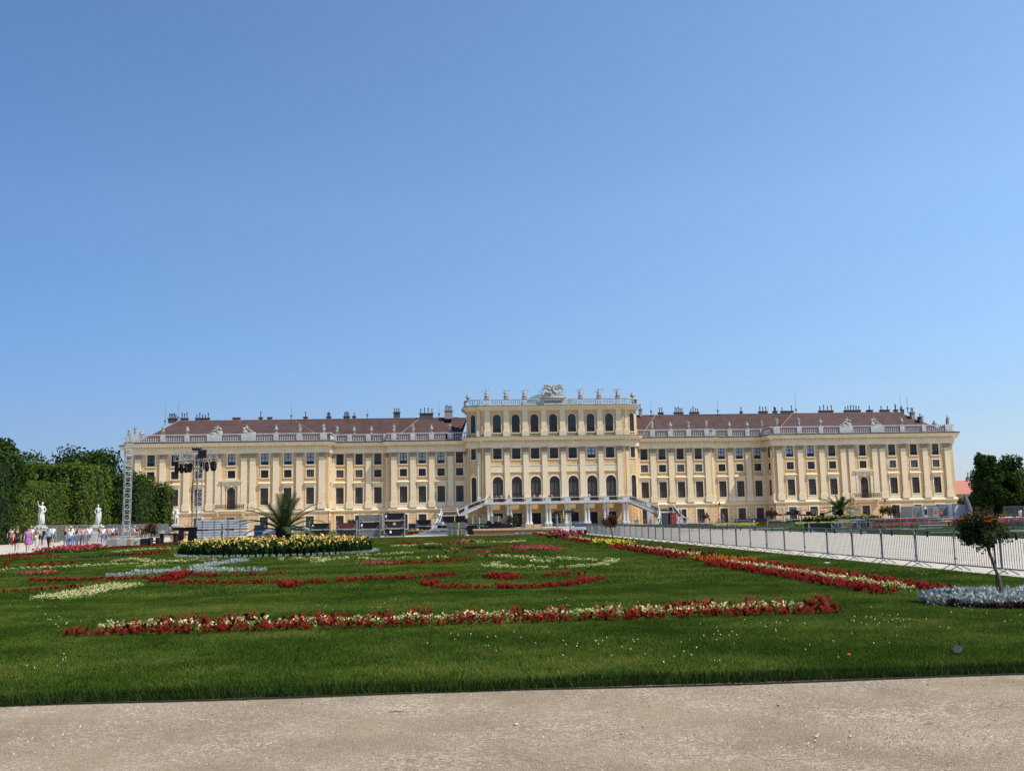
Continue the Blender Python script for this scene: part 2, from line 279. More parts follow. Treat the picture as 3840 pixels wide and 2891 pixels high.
for i in range(21):
    for j in range(14):
        x=-11.1-i*2; y=-189.4+j*2+1
        if abs(x-(CPOS.x+(y+212.3)*.07))<halfw(y)+1: P2.append((x,y,.06))
for i in range(10):
    for j in range(12): P3.append((-12.1-i*4,-161.4+j*4+2+.4,.06))
    for j in range(18): P3.append((-12.1-i*4,-95.5+j*3.97+2,.06))
for i in range(10):
    for j in range(18): P3.append((9.5+i*4+2,-97+j*4+2,.06))
    for j in range(14): P3.append((9.5+i*4+2,-164+j*4+2,.06))
for n_,p_,s_ in (('grass',P1,sn),('grass',P2,sm_),('grass',P3,sf)): s_.location=p_.pop(); instancer(n_,p_,s_,None)
# ragged fringe of grass hanging over the lawn edge, and the dark edging strip
rnd=random.Random(5); b=MB()
for i in range(26000):
    x=rnd.uniform(-36,-10.1); y=-202.48+rnd.uniform(-.075,.06)+.045*math.sin(x*2.1)*math.sin(x*.7+1)-(.05 if rnd.random()<.04+.06*math.sin(x*3.3)**8 else 0); h=rnd.uniform(.04,.11); z=.055 if y>-202.48 else rnd.uniform(.0,.03); dx=rnd.uniform(-.05,.05); dy=-rnd.uniform(-.02,.05); a=rnd.uniform(0,3.14); c,s=math.cos(a)*.0045,math.sin(a)*.0045
    b.face([(x-c,y-s,z),(x+c,y+s,z),(x+dx,y+dy,z+h)])
M['fringe']=leafmat('coarse_edge_grass',(.034,.062,.012),.7,.15); tag(b.build('grass_fringe',M['fringe']),kind='stuff')
b=MB(); xs=[-60+i*.25 for i in range(210)]; rr=random.Random(3)
pp=[(x,-202.60-.004*(x+23)*-1*0+.035*math.sin(x*1.3)+.03*math.sin(x*.45+1)+rr.uniform(-.004,.004)) for x in xs if x<-9.5]
for (x0,y0),(x1,y1) in zip(pp[:-1],pp[1:]):
    b.face([(x0,y0,0),(x1,y1,0),(x1,y1,.014),(x0,y0,.014)]); b.face([(x0,y0,.022),(x1,y1,.022),(x1,y1+.012,.022),(x0,y0+.012,.022)]); b.face([(x1,y1+.012,0),(x0,y0+.012,0),(x0,y0+.012,.022),(x1,y1+.012,.022)])
tag(b.build('lawn_edging',mat('dusty_black_edging',(.075,.065,.05),.9)),'thin black edging strip between the gravel path and the lawn','edging')
# pebbles and chips on the path
b=MB(); rr=random.Random(11)
for i in range(9000):
    y=-rr.uniform(202.7,209.2); x=CPOS.x+rr.uniform(-.62,.62)*(y+213.5)+.07*(y+212); s=rr.choice((.003,.004,.005,.006,.009)) 
    q=[b.av((x+rr.uniform(-1,1)*s,y+rr.uniform(-1,1)*s,.012+rr.uniform(.3,1.2)*s)) for _ in range(2)]; a0=rr.uniform(0,6)
    r0=[b.av((x+math.cos(a0+k*1.57)*s*rr.uniform(.8,1.3),y+math.sin(a0+k*1.57)*s*rr.uniform(.8,1.3),.006)) for k in range(4)]
    for k in range(4): b.idx([r0[k],r0[(k+1)%4],q[0]])
M['peb']=leafmat('pale_pebbles',(.40,.345,.27),.6,0); tag(b.build('gravel',M['peb']),kind='stuff')
def pebble(px,py,s,label,c):
    p=G(px,py,.012); b=MB(); b.ell((0,0,s*.35),(s,s*.75,s*.5),7,4); o=b.build('stone',M[c],None,True,p); o.rotation_euler=(0,0,px%3); tag(o,label,'stone',kind=None)
for a in ((1935,2718,.02,'pale grey stone lying alone near the middle of the gravel path','stone'),(2332,2752,.014,'brownish stone on the gravel right of the pale grey one','conc'),(3060,2763,.018,'larger of the two pale stones in the lower right gravel','stone'),(3056,2779,.014,'smaller stone just below the larger pale one in the gravel','stone'),(3187,2763,.016,'flat pale stone right of the pair in the lower gravel','stone'),(2919,2644,.018,'grey stone on the gravel a little below the lawn edge','conc')): pebble(*a)
def twig(px,py,l,a,label):
    p=G(px,py,.02); b=MB(); b.tube([(-l/2,0,0),(-l*.1,.004,.004),(l/2,-.003,0)],[.0025,.004,.002],5); o=b.build('twig',M['bark'],None,False,p); o.rotation_euler=(0,0,a); tag(o,label,'twig')
twig(1484,2668,.14,.1,'thin brown twig on the gravel left of the pale grey stone'); twig(3480,2714,.09,.2,'short curled twig with dark shadow on the right gravel')
# things lying on the lawn
p=G(3590,2448,.1); b=MB(); rr=random.Random(2)
pl=[(-.08,-.05),(-.06,.05),(-.035,.03),(-.01,.07),(.08,.04),(.07,.02),(.09,-.01),(.04,-.06),(-.02,-.08)]
b.prism(pl,0,.012,lambda a,c,d:(a,c,d+.02*math.sin(a*20))); o=b.build('rubber_mat_scrap',mat('faded_black_rubber',(.028,.028,.033),.85,.3,14),None,False,p+Vector((0,0,.04))); o.scale=(.75,.75,.75); o.rotation_euler=(R_(35),0,.2); tag(o,'torn dark scrap of rubber lying on the grass near the lawn edge','litter')
p=G(3183,2457,.11); b=MB(); b.ell((0,0,.01),(.022,.016,.012),8,4); tag(b.build('fallen_petal',M['orange'],None,True,p),'small orange petal lying on the grass','petal')
p=G(3100,2116,.05); b=MB()
for k in range(7): b.face([(rr.uniform(-.16,.16),rr.uniform(-.1,.1),rr.uniform(.01,.08)) for _ in range(3)])
b.cb((0,0,.02),(.22,.12,.015)); tag(b.build('crumpled_paper',M['white'],None,False,p),'crumpled white paper on the gravel strip at the foot of the barriers','litter')
# daisies
b=MB(); rr=random.Random(8)
for cx_,cy_,n,sp in ((3330,2327,60,110),(2900,2345,20,80),(2080,2260,22,60),(2700,2385,26,90),(1700,2380,10,80),(1900,2400,14,100),(200,2330,26,60),(250,2250,20,90),(1480,2275,14,60),(3560,2145,60,120),(3000,2420,12,150),(3700,2300,25,120),(2200,2410,30,120),(180,2480,12,80),(1200,2277,14,50),(2350,2250,10,60),(2550,2440,20,160),(3400,2140,25,140)):
    for k in range(int(n*.5)):
        px=cx_+rr.gauss(0,sp*.8); py=cy_+rr.gauss(0,sp*.2)
        if py<2120: continue
        q=G(px,py,.12); s=rr.uniform(.003,.0065)
        if q.x>-10.2 or q.y<-202.3: continue
        for h_ in range(2):
            a=rr.uniform(0,3); b.face([(q.x+math.cos(a+t_*1.257)*s,q.y+math.sin(a+t_*1.257)*s,q.z+h_*.004+.006*math.sin(a+t_)) for t_ in range(5)])
tag(b.build('daisies',M['whitef']),kind='stuff')
# ---------------- palace
pal=thing('palace','long three storey cream yellow baroque palace with brown tiled roofs and a raised central block','palace')
def facade(mb,P0,d,n,L,z0,z1,holes=(),rev=.28):
    d=Vector((d[0],d[1],0)); n=Vector((n[0],n[1],0)); P=Vector((P0[0],P0[1],0))
    f=lambda u,z,o=0: P+d*u+n*o+Vector((0,0,z))
    us=sorted({0,L}|{h[0] for h in holes}|{h[1] for h in holes}); zs=sorted({z0,z1}|{h[2] for h in holes}|{h[3] for h in holes})
    for i in range(len(us)-1):
        for j in range(len(zs)-1):
            uc,zc=(us[i]+us[i+1])/2,(zs[j]+zs[j+1])/2
            if any(h[0]<uc<h[1] and h[2]<zc<h[3] for h in holes): continue
            mb.face([f(us[i],zs[j]),f(us[i+1],zs[j]),f(us[i+1],zs[j+1]),f(us[i],zs[j+1])])
    for h in holes:
        u0,u1,a,b=h[:4]; arch=len(h)>4 and h[4]
        zt=b-(u1-u0)/2 if arch else b
        mb.face([f(u0,a),f(u0,zt),f(u0,zt,-rev),f(u0,a,-rev)]); mb.face([f(u1,zt),f(u1,a),f(u1,a,-rev),f(u1,zt,-rev)]); mb.face([f(u0,a),f(u0,a,-rev),f(u1,a,-rev),f(u1,a)])
        if not arch: mb.face([f(u0,b),f(u1,b),f(u1,b,-rev),f(u0,b,-rev)])
        else:
            r=(u1-u0)/2; uc=(u0+u1)/2; K=8; pts=[(uc-r*math.cos(math.pi*k/(2*K)),zt+r*math.sin(math.pi*k/(2*K))) for k in range(2*K+1)]
            for k in range(2*K):
                cx=u0 if k<K else u1; (a1,b1),(a2,b2)=pts[k],pts[k+1]
                mb.face([f(a1,b1),f(a2,b2),f(cx,b)]); mb.face([f(a1,b1),f(a1,b1,-rev),f(a2,b2,-rev),f(a2,b2)])
def sweep(mb,path,prof,close=True):
    n=len(path); offs=[]
    for i in range(n):
        p=Vector(path[i]); 
        d1=(p-Vector(path[i-1])).normalized() if i>0 else None; d2=(Vector(path[i+1])-p).normalized() if i<n-1 else None
        d1=d1 or d2; d2=d2 or d1
        n1=Vector((d1.y,-d1.x)); n2=Vector((d2.y,-d2.x)); mm=(n1+n2); mm=mm/max(.3,(mm.dot(n1)))
        offs.append((p,mm))
    st=[[mb.av((p.x+m_.x*o,p.y+m_.y*o,z)) for o,z in prof] for p,m_ in offs]
    k=len(prof)
    for i in range(n-1):
        for j in range(k if close else k-1):
            jj=(j+1)%k; mb.idx([st[i][j],st[i+1][j],st[i+1][jj],st[i][jj]])
    if close: mb.idx(st[0][::-1]); mb.idx(st[-1])
# windows: real window parts copied along the facade; local origin = bottom centre, +Y into the wall
def win(name,w,h,sur,nv,nh,panemat,arch=False,hood=False,sill=0,pane2=None,shutter=False,sw=.06,fm='frame'):
    r=w/2; zt=h-r if arch else h
    b=MB()
    def ring(o,i0=0):
        if not arch: return [(-r-o,-i0),(-r-o,h+o),(r+o,h+o),(r+o,-i0)]
        return [(-r-o,-i0)]+[(-(r+o)*math.cos(math.pi*k/12),zt+(r+o)*math.sin(math.pi*k/12)) for k in range(13)]+[(r+o,-i0)]
    inn,out=ring(0),ring(sur)
    if sill: inn=[(-r,0)]+inn[1:-1]+[(r,0)]
    if sur>0:
        for k in range(len(inn)-1):
            (a,c),(a2,c2)=inn[k],inn[k+1]; (e,f_),(e2,f2)=out[k],out[k+1]
            for y0 in (-.07,): b.face([(a,y0,c),(a2,y0,c2),(e2,y0,f2),(e,y0,f_)]); b.face([(e,y0,f_),(e2,y0,f2),(e2,.0,f2),(e,.0,f_)]); b.face([(a,y0,c),(a,.0,c),(a2,.0,c2),(a2,y0,c2)])
        b.box(-r-sur-.03,r+sur+.03,-.12,0,-.22,0)
    else: b.box(-r,r,.1,.2,0,.05)
    if sill==2:  # panel under the window
        b.box(-r-sur-.1,r+sur+.1,-.08,0,-.95,-.24)
    o=b.build(name,M['cream'])
    b=MB()  # frame
    y0,y1=.13,.20
    b.box(-r,-r+sw*1.3,y0,y1,0,zt); b.box(r-sw*1.3,r,y0,y1,0,zt); b.box(-r+sw*1.3,r-sw*1.3,y0,y1,0,sw*1.3)
    if not arch: b.box(-r+sw*1.3,r-sw*1.3,y0,y1,h-sw*1.3,h)
    else:
        for k in range(12):
            a0,a1=math.pi*k/12,math.pi*(k+1)/12
            b.face([(-r*math.cos(a0),y0,zt+r*math.sin(a0)),(-r*math.cos(a1),y0,zt+r*math.sin(a1)),(-(r-sw)*math.cos(a1),y0,zt+(r-sw)*math.sin(a1)),(-(r-sw)*math.cos(a0),y0,zt+(r-sw)*math.sin(a0))])
    for k in range(1,nv+1):
        x=-r+w*k/(nv+1); b.box(x-sw*.7,x+sw*.7,y0+.005,y1,sw,h-sw)
    for z in nh: b.box(-r+sw,r-sw,y0+.01,y1,z-sw*.6,z+sw*.6)
    fo=b.build('frame',M[fm],o)
    b=MB(); b.face([(-r,.22,0),(r,.22,0),(r,.22,zt)] + ([(r*math.cos(math.pi*k/12),.22,zt+r*math.sin(math.pi*k/12)) for k in range(1,12)] if arch else [])+[(-r,.22,zt)])
    if pane2:    # lower dark third of the sash
        b.mi=1; b.face([(-r,.205,0),(r,.205,0),(r,.205,h*.26),(-r,.205,h*.26)])
    po=b.build('shutter' if shutter else 'pane',[M[panemat]]+([M[pane2]] if pane2 else []),o)
    if hood:
        b=MB(); q=r+sur
        b.box(-q,q,-.06,0,h+sur,h+sur+.55)
        prof=[(-.07,h+sur+.55),(-.45,h+sur+.72),(-.45,h+sur+.82),(-.05,h+sur+1.0),(0,h+sur+1.0),(0,h+sur+.55)]
        A=[b.av((-q-.28 if y<-.1 else -q-.05,y,z)) for y,z in prof]; B=[b.av((q+.28 if y<-.1 else q+.05,y,z)) for y,z in prof]
        b.idx(A[::-1]); b.idx(B)
        for k in range(6): b.idx([A[k],B[k],B[(k+1)%6],A[(k+1)%6]])
        b.build('hood',M['cream'],o)
    return o
def put(proto,x,y,z,n,first):
    o=proto if first else dup(proto); o.parent=pal; o.location=(x,y,z); o.rotation_euler=(0,0,math.atan2(n[0],-n[1])); return o
class Proto:
    def __init__(s,*a,**k): s.a=a;s.k=k;s.o=None
    def at(s,x,y,z,n=(0,-1)):
        if s.o is None: s.o=win(*s.a,**s.k); return put(s.o,x,y,z,n,True)
        return put(s.o,x,y,z,n,False)
W3b=Proto('upper_window',1.56,2.38,.24,1,(.62,1.5),'blind',pane2='frame',sw=.085)
W3d=Proto('upper_window',1.56,2.38,.24,1,(.62,1.5),'blue',pane2='frame',sw=.085)
W2=Proto('mezzanine_window',1.56,1.6,.22,1,(.55,1.1),'glass',sw=.06,pane2='frame'); W2b=Proto('mezzanine_window',1.56,1.6,.22,1,(.55,1.1),'blue',sw=.06,pane2='frame')
W2c=Proto('mezzanine_window',1.56,1.6,.22,3,(.55,1.1),'glass',sw=.045,pane2='frame',fm='alu'); W3c=Proto('upper_window',1.56,2.38,.24,1,(.62,1.5),'glass',sw=.085,pane2='frame')
W1=Proto('shuttered_window',1.62,3.42,.24,1,(1.75,),'shut',hood=True,sill=2,shutter=True,sw=.07)
W0=Proto('ground_floor_window',1.66,3.05,.3,1,(1.6,),'shut',shutter=True,sw=.08)
C3=Proto('central_upper_window',1.8,2.3,.2,1,(.65,1.5),'glass',pane2='frame',sw=.08); C3b=Proto('central_upper_window',1.8,2.3,.2,1,(.65,1.5),'blind',pane2='frame',sw=.08)
C1=Proto('arched_window',2.15,5.3,.32,1,(1.7,4.2),'shut',arch=True,shutter=True,sw=.1)
CA=Proto('attic_arched_window',1.75,3.9,.12,1,(1.45,2.9),'glass',arch=True,sw=.09,pane2='frame'); CAb=Proto('attic_arched_window',1.75,3.9,.12,3,(1.45,2.2,2.9),'blue',arch=True,sw=.05,pane2='frame')
K3=Proto('corner_window',1.1,2.3,.15,1,(.65,1.5),'blue',sw=.07); K1=Proto('corner_arched_window',1.15,5.4,.2,1,(1.7,4.2),'shut',arch=True,shutter=True,sw=.07); KA=Proto('corner_attic_window',1.1,3.9,.1,1,(1.4,2.7),'blue',arch=True,sw=.07)
PW=Proto('portal_window',1.68,4.6,.2,1,(1.7,3.7),'shut',arch=True,shutter=True,sw=.09)
YP,YR,YI,YC=-4.65,0.0,-1.3,-4.6
PB=[51.35,56.0,60.76,67.56,74.2,79.1,84.0]; RB=[37.63,41.63,45.69]; IB=[20.1,24.07,28.1,32.1]
Z3,Z2,Z1,Z0=13.86,11.18,5.6,0.05
def holes(xs,x0,arch=()):
    h=[]
    for x in xs:
        u=x-x0
        for z,w_,hh in ((Z3,1.56,2.38),(Z2,1.56,1.6)): h.append((u-w_/2,u+w_/2,z,z+hh))
        if x in arch: h.append((u-.84,u+.84,4.7,9.3,True))
        else: h.append((u-.81,u+.81,Z1,Z1+3.42))
    return h
wall=MB()
def section(mb_w,mb_l,x0,x1,y,xs,arch=()):
    facade(mb_w,(x0,y),(1,0),(0,-1),x1-x0,4.3,18.0,holes(xs,x0,arch))
    facade(mb_l,(x0,y-.12),(1,0),(0,-1),x1-x0,0,4.3,[(x-x0-.83,x-x0+.83,Z0,Z0+3.05) for x in xs])
for s in (-1,1):
    F=lambda L_:sorted(s*v for v in L_); low=MB()
    section(wall,low,*sorted((s*88.0,s*47.6)),YP,F(PB),(s*67.56,))
    section(wall,low,*sorted((s*47.6,s*35.1)),YR,F(RB)); section(wall,low,*sorted((s*35.1,s*18.3)),YI,F(IB))
    # return wall of the pavilion (one window column), facing the middle of the palace
    L=4.65
    if s<0: P0,d,n=(-47.6,YP),(0,1),(1,0)
    else: P0,d,n=(47.6,0),(0,-1),(-1,0)
    facade(wall,P0,d,n,L,4.3,18.0,[(L/2-.78,L/2+.78,Z3,Z3+2.38),(L/2-.78,L/2+.78,Z2,Z2+1.6),(L/2-.81,L/2+.81,Z1,Z1+3.42)])
    facade(low,(P0[0]+n[0]*.12,P0[1]),d,n,L,0,4.3,[(L/2-.83,L/2+.83,Z0,Z0+3.05)])
    yc=-2.325; xw=-47.6 if s<0 else 47.6
    W3d.at(xw,yc,Z3,n); W2b.at(xw,yc,Z2,n); W1.at(xw,yc,Z1,n); W0.at(xw+n[0]*.12,yc,Z0,n)
    facade(wall,(s*35.1,0) if s<0 else (35.1,0),(0,-1),(s,0),1.3,0,18.0) if s>0 else facade(wall,(-35.1,-1.3),(0,1),(-1,0),1.3,0,18.0)
    low.build('rusticated_ground_floor_wall',M['rust'],pal)
    # outer side walls and the set-back side bay
    facade(wall,(s*88,YP) ,(0,1),(s,0),5.65,0,18.0); xa,xb=sorted((s*88,s*90.8)); facade(wall,(xa,1),(1,0),(0,-1),2.8,0,18.0,[(.8,2.0,Z3,Z3+2.38),(.8,2.0,Z1,Z1+3.42)] ); facade(wall,(s*90.8,1),(0,1),(s,0),16,0,18.0)
    K3.at(xa+1.4,1,Z3)
    for i,x in enumerate(PB):
        X=s*x
        (W3b if (s<0 and x<70) or (s>0 and x in (51.35,56.0)) else (W3c if i%2 else W3d)).at(X,YP,Z3); (W2b if s>0 and x<70 else (W2c if (s>0 or x<52) else W2)).at(X,YP,Z2)
        if i!=3: W1.at(X,YP,Z1)
        else: PW.at(X,YP,4.7)
        W0.at(X,YP-.12,Z0)
    for x in RB: (W3b if s>0 else (W3d if x<40 else W3c)).at(s*x,YR,Z3); (W2c if s<0 and x>40 else W2).at(s*x,YR,Z2); W1.at(s*x,YR,Z1); W0.at(s*x,YR-.12,Z0)
    for k,x in enumerate(IB): (W3b if (s<0 and k>0) else (W3c if k in(0,2) else W3d)).at(s*x,YI,Z3); (W2c if s>0 and k!=1 else W2).at(s*x,YI,Z2); W1.at(s*x,YI,Z1); W0.at(s*x,YI-.12,Z0)
# centre
CX=[k*4.03 for k in range(-3,4)]
hc=[];hl=[];ha=[]
for x in CX:
    u=x+15.4
    hc+= [(u-.9,u+.9,14.3,16.6),(u-1.075,u+1.075,5.3,10.6,True)]
    ha.append((u-.875,u+.875,19.95,23.85,True))
    hl.append((u-1.05,u+1.05,0.05,3.0,abs(x)<1) if abs(x)<1 else (u-.95,u+.95,.05,2.9))
facade(wall,(-15.4,YC),(1,0),(0,-1),30.8,4.7,18.3,hc); facade(wall,(-15.4,YC),(1,0),(0,-1),30.8,0,4.7,hl,.5)
facade(wall,(-15.4,YC),(1,0),(0,-1),30.8,18.3,25.3,ha)
arcs={}
for s in (-1,1):
    pts=[(15.4,YC),(15.42,-4.2),(16.4,-4.15),(17.85,-3.68),(18.3,-3.1),(18.4,-2.0),(18.4,3)]
    pts=[(s*x,y) for x,y in pts]
    if s<0: pts=pts[::-1]
    arcs[s]=pts
    for i in range(len(pts)-1):
        a,b_=Vector(pts[i]),Vector(pts[i+1]); L=(b_-a).length; d=(b_-a)/L; n=(d.y,-d.x); h=[];h0=[]
        mid=(i==2 and s>0) or (i==len(pts)-4 and s<0)
        mid=abs(L-1.524)<.03
        if mid:
            h=[(L/2-.55,L/2+.55,14.3,16.6),(L/2-.575,L/2+.575,5.2,10.6,True),(L/2-.55,L/2+.55,19.95,23.85,True)]
            c=(a+b_)/2; K3.at(c.x,c.y,14.3,n); K1.at(c.x,c.y,5.2,n); KA.at(c.x,c.y,19.95,n)
        facade(wall,a,d,n,L,0,25.3,h)
for i,x in enumerate(CX):
    (C3b if i==5 else C3).at(x,YC,14.3); C1.at(x,YC,5.3); (CAb if i in(0,5,6,4) else CA).at(x,YC,19.95)
    facade  # door openings behind the columns
b=MB(); b.box(-15,15,YC+.5,YC+.6,0,4.6); b.build('dark_doorways',M['iron'],pal)
b=MB()
for x in CX:
    if abs(x)<1:
        for k in range(5): b.box(x-1+k*.5-.03,x-1+k*.5+.03,YC+.38,YC+.44,0.05,2.9)
        b.box(x-1.05,x+1.05,YC+.36,YC+.44,1.9,2.0)
    for sx in (-1,1): b.box(x+sx*1.1-.14 if abs(x)>1 else x+sx*1.25-.14,x+sx*1.1+.14 if abs(x)>1 else x+sx*1.25+.14,YC-.06,YC,0,3.1)
    if abs(x)>1: b.box(x-1.24,x+1.24,YC-.06,YC,2.92,3.2)
b.build('door_surrounds',M['cream'],pal)
wall.build('wall',M['wall'],pal)
b=MB()
for s in (-1,1):
    b.box(*sorted((s*88,s*18)),8,8.2,0,18) ; 
b.build('rear_wall',M['wall'],pal)
# relief panels between the floors of the centre
for x in CX:
    b=MB(); b.box(x-1.42,x+1.42,YC-.05,YC,11.6,13.0); b.box(x-1.45,x+1.45,YC-.12,YC,12.9,13.05); b.box(x-1.45,x+1.45,YC-.14,YC,11.5,11.65); b.build('band_panel',M['cream'],pal)
for s in (-1,1):
    pass
# pilasters: shaft with capital
def pil(w,z0,z1,ch,name='pilaster',cap=True,dp=.28):
    b=MB(); h=z1-z0; q=w/2
    b.box(-q-.2,q+.2,-dp-.14,0,0,1.15); b.box(-q-.14,q+.14,-dp-.1,0,1.15,1.32); b.box(-q-.06,q+.06,-dp-.04,0,1.32,1.42)
    b.box(-q,q,-dp,0,1.42,h-(ch if cap else 0))
    o=b.build(name,M['cream'])
    if cap:
        b=MB(); zc=h-ch
        b.box(-q,q,-dp-.03,0,zc,zc+.1); b.box(-q*.85,q*.85,-dp,0,zc+.1,zc+ch*.7); b.box(-q-.22,q+.22,-dp-.14,0,zc+ch*.8,zc+ch)
        for sx in (-1,1):
            for t in range(8):
                a0,a1=t*math.pi/4,(t+1)*math.pi/4; cx,cz,r=sx*(q+.02),zc+ch*.58,.24
                b.face([(cx,-dp-.18,cz),(cx+r*math.cos(a1)*1,-dp-.12,cz+r*math.sin(a1)),(cx+r*math.cos(a0),-dp-.12,cz+r*math.sin(a0))]); b.face([(cx+r*math.cos(a0),-dp-.12,cz+r*math.sin(a0)),(cx+r*math.cos(a1),-dp-.12,cz+r*math.sin(a1)),(cx+r*math.cos(a1),0,cz+r*math.sin(a1)),(cx+r*math.cos(a0),0,cz+r*math.sin(a0))])
        b.ell((0,-dp-.05,zc+ch*.45),(q*.5,.1,.28),8,4)
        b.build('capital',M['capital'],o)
    return o
class PP:
    def __init__(s,*a,**k): s.a,s.k,s.o=a,k,None
    def at(s,x,y,z,n=(0,-1)):
        o=pil(*s.a,**s.k) if s.o is None else dup(s.o); s.o=s.o or o
        o.parent=pal; o.location=(x,y,z); o.rotation_euler=(0,0,math.atan2(n[0],-n[1]))
pw=PP(1.18,4.6,16.3,.95); pc=PP(1.1,5.1,16.76,1.0); pa=PP(1.15,19.1,24.95,0,cap=False,dp=.2,name='attic_pilaster'); pn_=PP(.7,4.6,16.3,.95,dp=.2); pcn=PP(.7,5.1,16.76,1.0,dp=.18); pan=PP(.7,19.1,24.95,0,cap=False,dp=.14,name='attic_pilaster')
for s in (-1,1):
    for x in (49.0,53.65,58.45,63.2,65.0,70.25,71.95,76.7,81.6,86.6): pw.at(s*x,YP,4.6)
    for x in (39.6,43.6): pw.at(s*x,YR,4.6)
    pn_.at(s*35.6,YR,4.6); pn_.at(s*47.0,YR,4.6)
    for x in (34.1,30.05,26.05,22.05): pw.at(s*x,YI,4.6)
    pn_.at(s*18.75,YI,4.6); pw.at(s*90.0,1,4.6)
    for y in (-4.2,-.45): pn_.at(s*47.6,y,4.6,(-s,0))
    for x in (2.015,6.04,10.07,14.15): pc.at(s*x,YC,5.1); pa.at(s*x,YC,19.1)
    pts=[(15.95,-4.17,2),(18.38,-2.5,82)]
    for x,y,a in pts:
        n=(s*math.sin(R_(a)),-math.cos(R_(a))); pcn.at(s*x-n[0]*.06,y-n[1]*.06,5.1,n); pan.at(s*x-n[0]*.06,y-n[1]*.06,19.1,n)
# cornices, mouldings
main={}
fl=[(-90.8,17),(-90.8,1),(-88,1),(-88,YP),(-47.6,YP),(-47.6,YR),(-35.1,YR),(-35.1,YI),(-18.3,YI)]
fr=[(-x,y) for x,y in fl[::-1]]
ctr=arcs[-1][:-1]+arcs[1][1:]
# arcs[-1] runs from the left side to (-15.4,YC); join with the right one
ctr=arcs[-1]+arcs[1]
b=MB(); dn=MB()
prof_led=[(-.05,3.95),(.28,3.95),(.34,4.15),(.2,4.5),(.12,4.6),(-.05,4.6)]
prof_fr=[(-.05,16.3),(.36,16.3),(.42,16.8),(.40,17.35),(-.05,17.35)]
prof_co=[(-.05,17.37),(.42,17.37),(.5,17.75),(.95,17.85),(1.15,18.2),(1.25,18.55),(-.05,18.55)]
prof_bl=[(-.6,18.56),(1.32,18.56),(1.30,18.74),(.55,18.86),(-.6,18.86)]
for p in (fl,fr):
    for q in (prof_led,prof_fr,prof_co): sweep(b,p,q)
dz=.45
sweep(b,ctr,[(o,z+dz) for o,z in prof_fr]); sweep(b,ctr,[(o,z+dz) for o,z in prof_co])
sweep(b,ctr,[(-.05,24.7),(.3,24.7),(.35,24.95),(.6,25.15),(.95,25.3),(1.05,25.55),(-.05,25.55)])
b.build('cornice',M['cream'],pal)
bl=MB()
for p in (fl,fr): sweep(bl,p,prof_bl)
sweep(bl,ctr,[(-.6,19.01),(1.3,19.01),(1.28,19.08),(.25,19.14),(-.6,19.14)]); sweep(bl,ctr,[(-.6,25.56),(1.1,25.56),(1.05,25.66),(.3,25.7),(-.6,25.7)])
bl.build('gutter_flashing',M['lead'],pal)
def along(path,step,fn,skip=.3):
    for i in range(len(path)-1):
        a,c=Vector(path[i]),Vector(path[i+1]); L=(c-a).length
        if L<skip: continue
        d=(c-a)/L; n=Vector((d.y,-d.x)); k=max(1,int(L/step))
        for j in range(k): fn(a+d*(L*(j+.5)/k),d,n)
def dent(p,d,n,z=17.5,mb=dn):
    c=p+n*.62; u=d*.16; v=n*.18
    q=[(c-u-v),(c+u-v),(c+u+v),(c-u+v)]; A=[mb.av((t.x,t.y,z)) for t in q]; B=[mb.av((t.x,t.y,z+.3)) for t in q]
    mb.idx(A[::-1]); mb.idx(B)
    for k in range(4): mb.idx([A[k],A[(k+1)%4],B[(k+1)%4],B[k]])
for p in (fl[2:],fr[:-2]): along(p,.75,dent)
along(ctr,.75,lambda p,d,n:dent(p,d,n,17.5+dz))
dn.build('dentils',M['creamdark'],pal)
# balustrades: rails, pedestals, balusters
bprof=[(.09,0),(.10,.06),(.05,.12),(.14,.36),(.11,.55),(.045,.85),(.09,.95),(.10,1.02)]
def balustrade(name,path,z,peds,mname='stone',pedw=1.3,off=.35,h=1.65,step=.46,solid=None):
    b=MB(); inner=[]
    sweep(b,path,[(off-.2,z),(off+.2,z),(off+.2,z+.2),(off-.2,z+.2)]); sweep(b,path,[(off-.24,z+h-.19),(off+.24,z+h-.19),(off+.24,z+h),(off-.24,z+h)])
    for (x,y,n,w_) in peds:
        n=Vector(n); d=Vector((-n.y,n.x)); c=Vector((x,y))+n*off
        q=[c-d*w_/2-n*.3,c+d*w_/2-n*.3,c+d*w_/2+n*.3,c-d*w_/2+n*.3]; A=[b.av((t.x,t.y,z)) for t in q]; B=[b.av((t.x,t.y,z+h+.01)) for t in q]
        b.idx(A[::-1]); b.idx(B)
        for k in range(4): b.idx([A[k],A[(k+1)%4],B[(k+1)%4],B[k]])
    def bal(p,d,n):
        c=p+n*off
        for (x,y,nn,w_) in peds:
            if abs((c-Vector((x,y))).dot(d))<w_/2+.15 and abs((c-Vector((x,y))).dot(n))<.8: return
        b.lathe([(r,zz*(h-.39)/1.02) for r,zz in bprof],6,(c.x,c.y,z+.2))
    along(path,step,bal,.9)
    return b.build(name,M[mname],pal)
NF=(0,-1)
PX_=[]; 
for s in (-1,1):
    P=[(s*x,YP,NF,w_) for x,w_ in ((87.2,1.7),(81.6,1.0),(76.7,1.0),(71.1,3.0),(64.1,3.0),(58.45,1.0),(53.65,1.1),(48.6,1.4))]+[(s*x,YR,NF,1.0) for x in (46.9,43.6,39.6)]+[(s*x,YI,NF,1.1) for x in (34.1,30.05,26.05,22.05)]+[(s*35.8,YR,NF,1.2),(s*90.2,1,NF,1.4)]
    balustrade('balustrade',(fl if s<0 else fr)[0 if s>0 else 0:],18.78,P)
PC=[(s*x,YC,NF,w_) for s in (-1,1) for x,w_ in ((2.6,1.2),(6.04,.9),(10.07,.9),(14.15,1.0))]
PC+=[(s*18.4,-.2,(s,0),1.6) for s in (-1,1)]
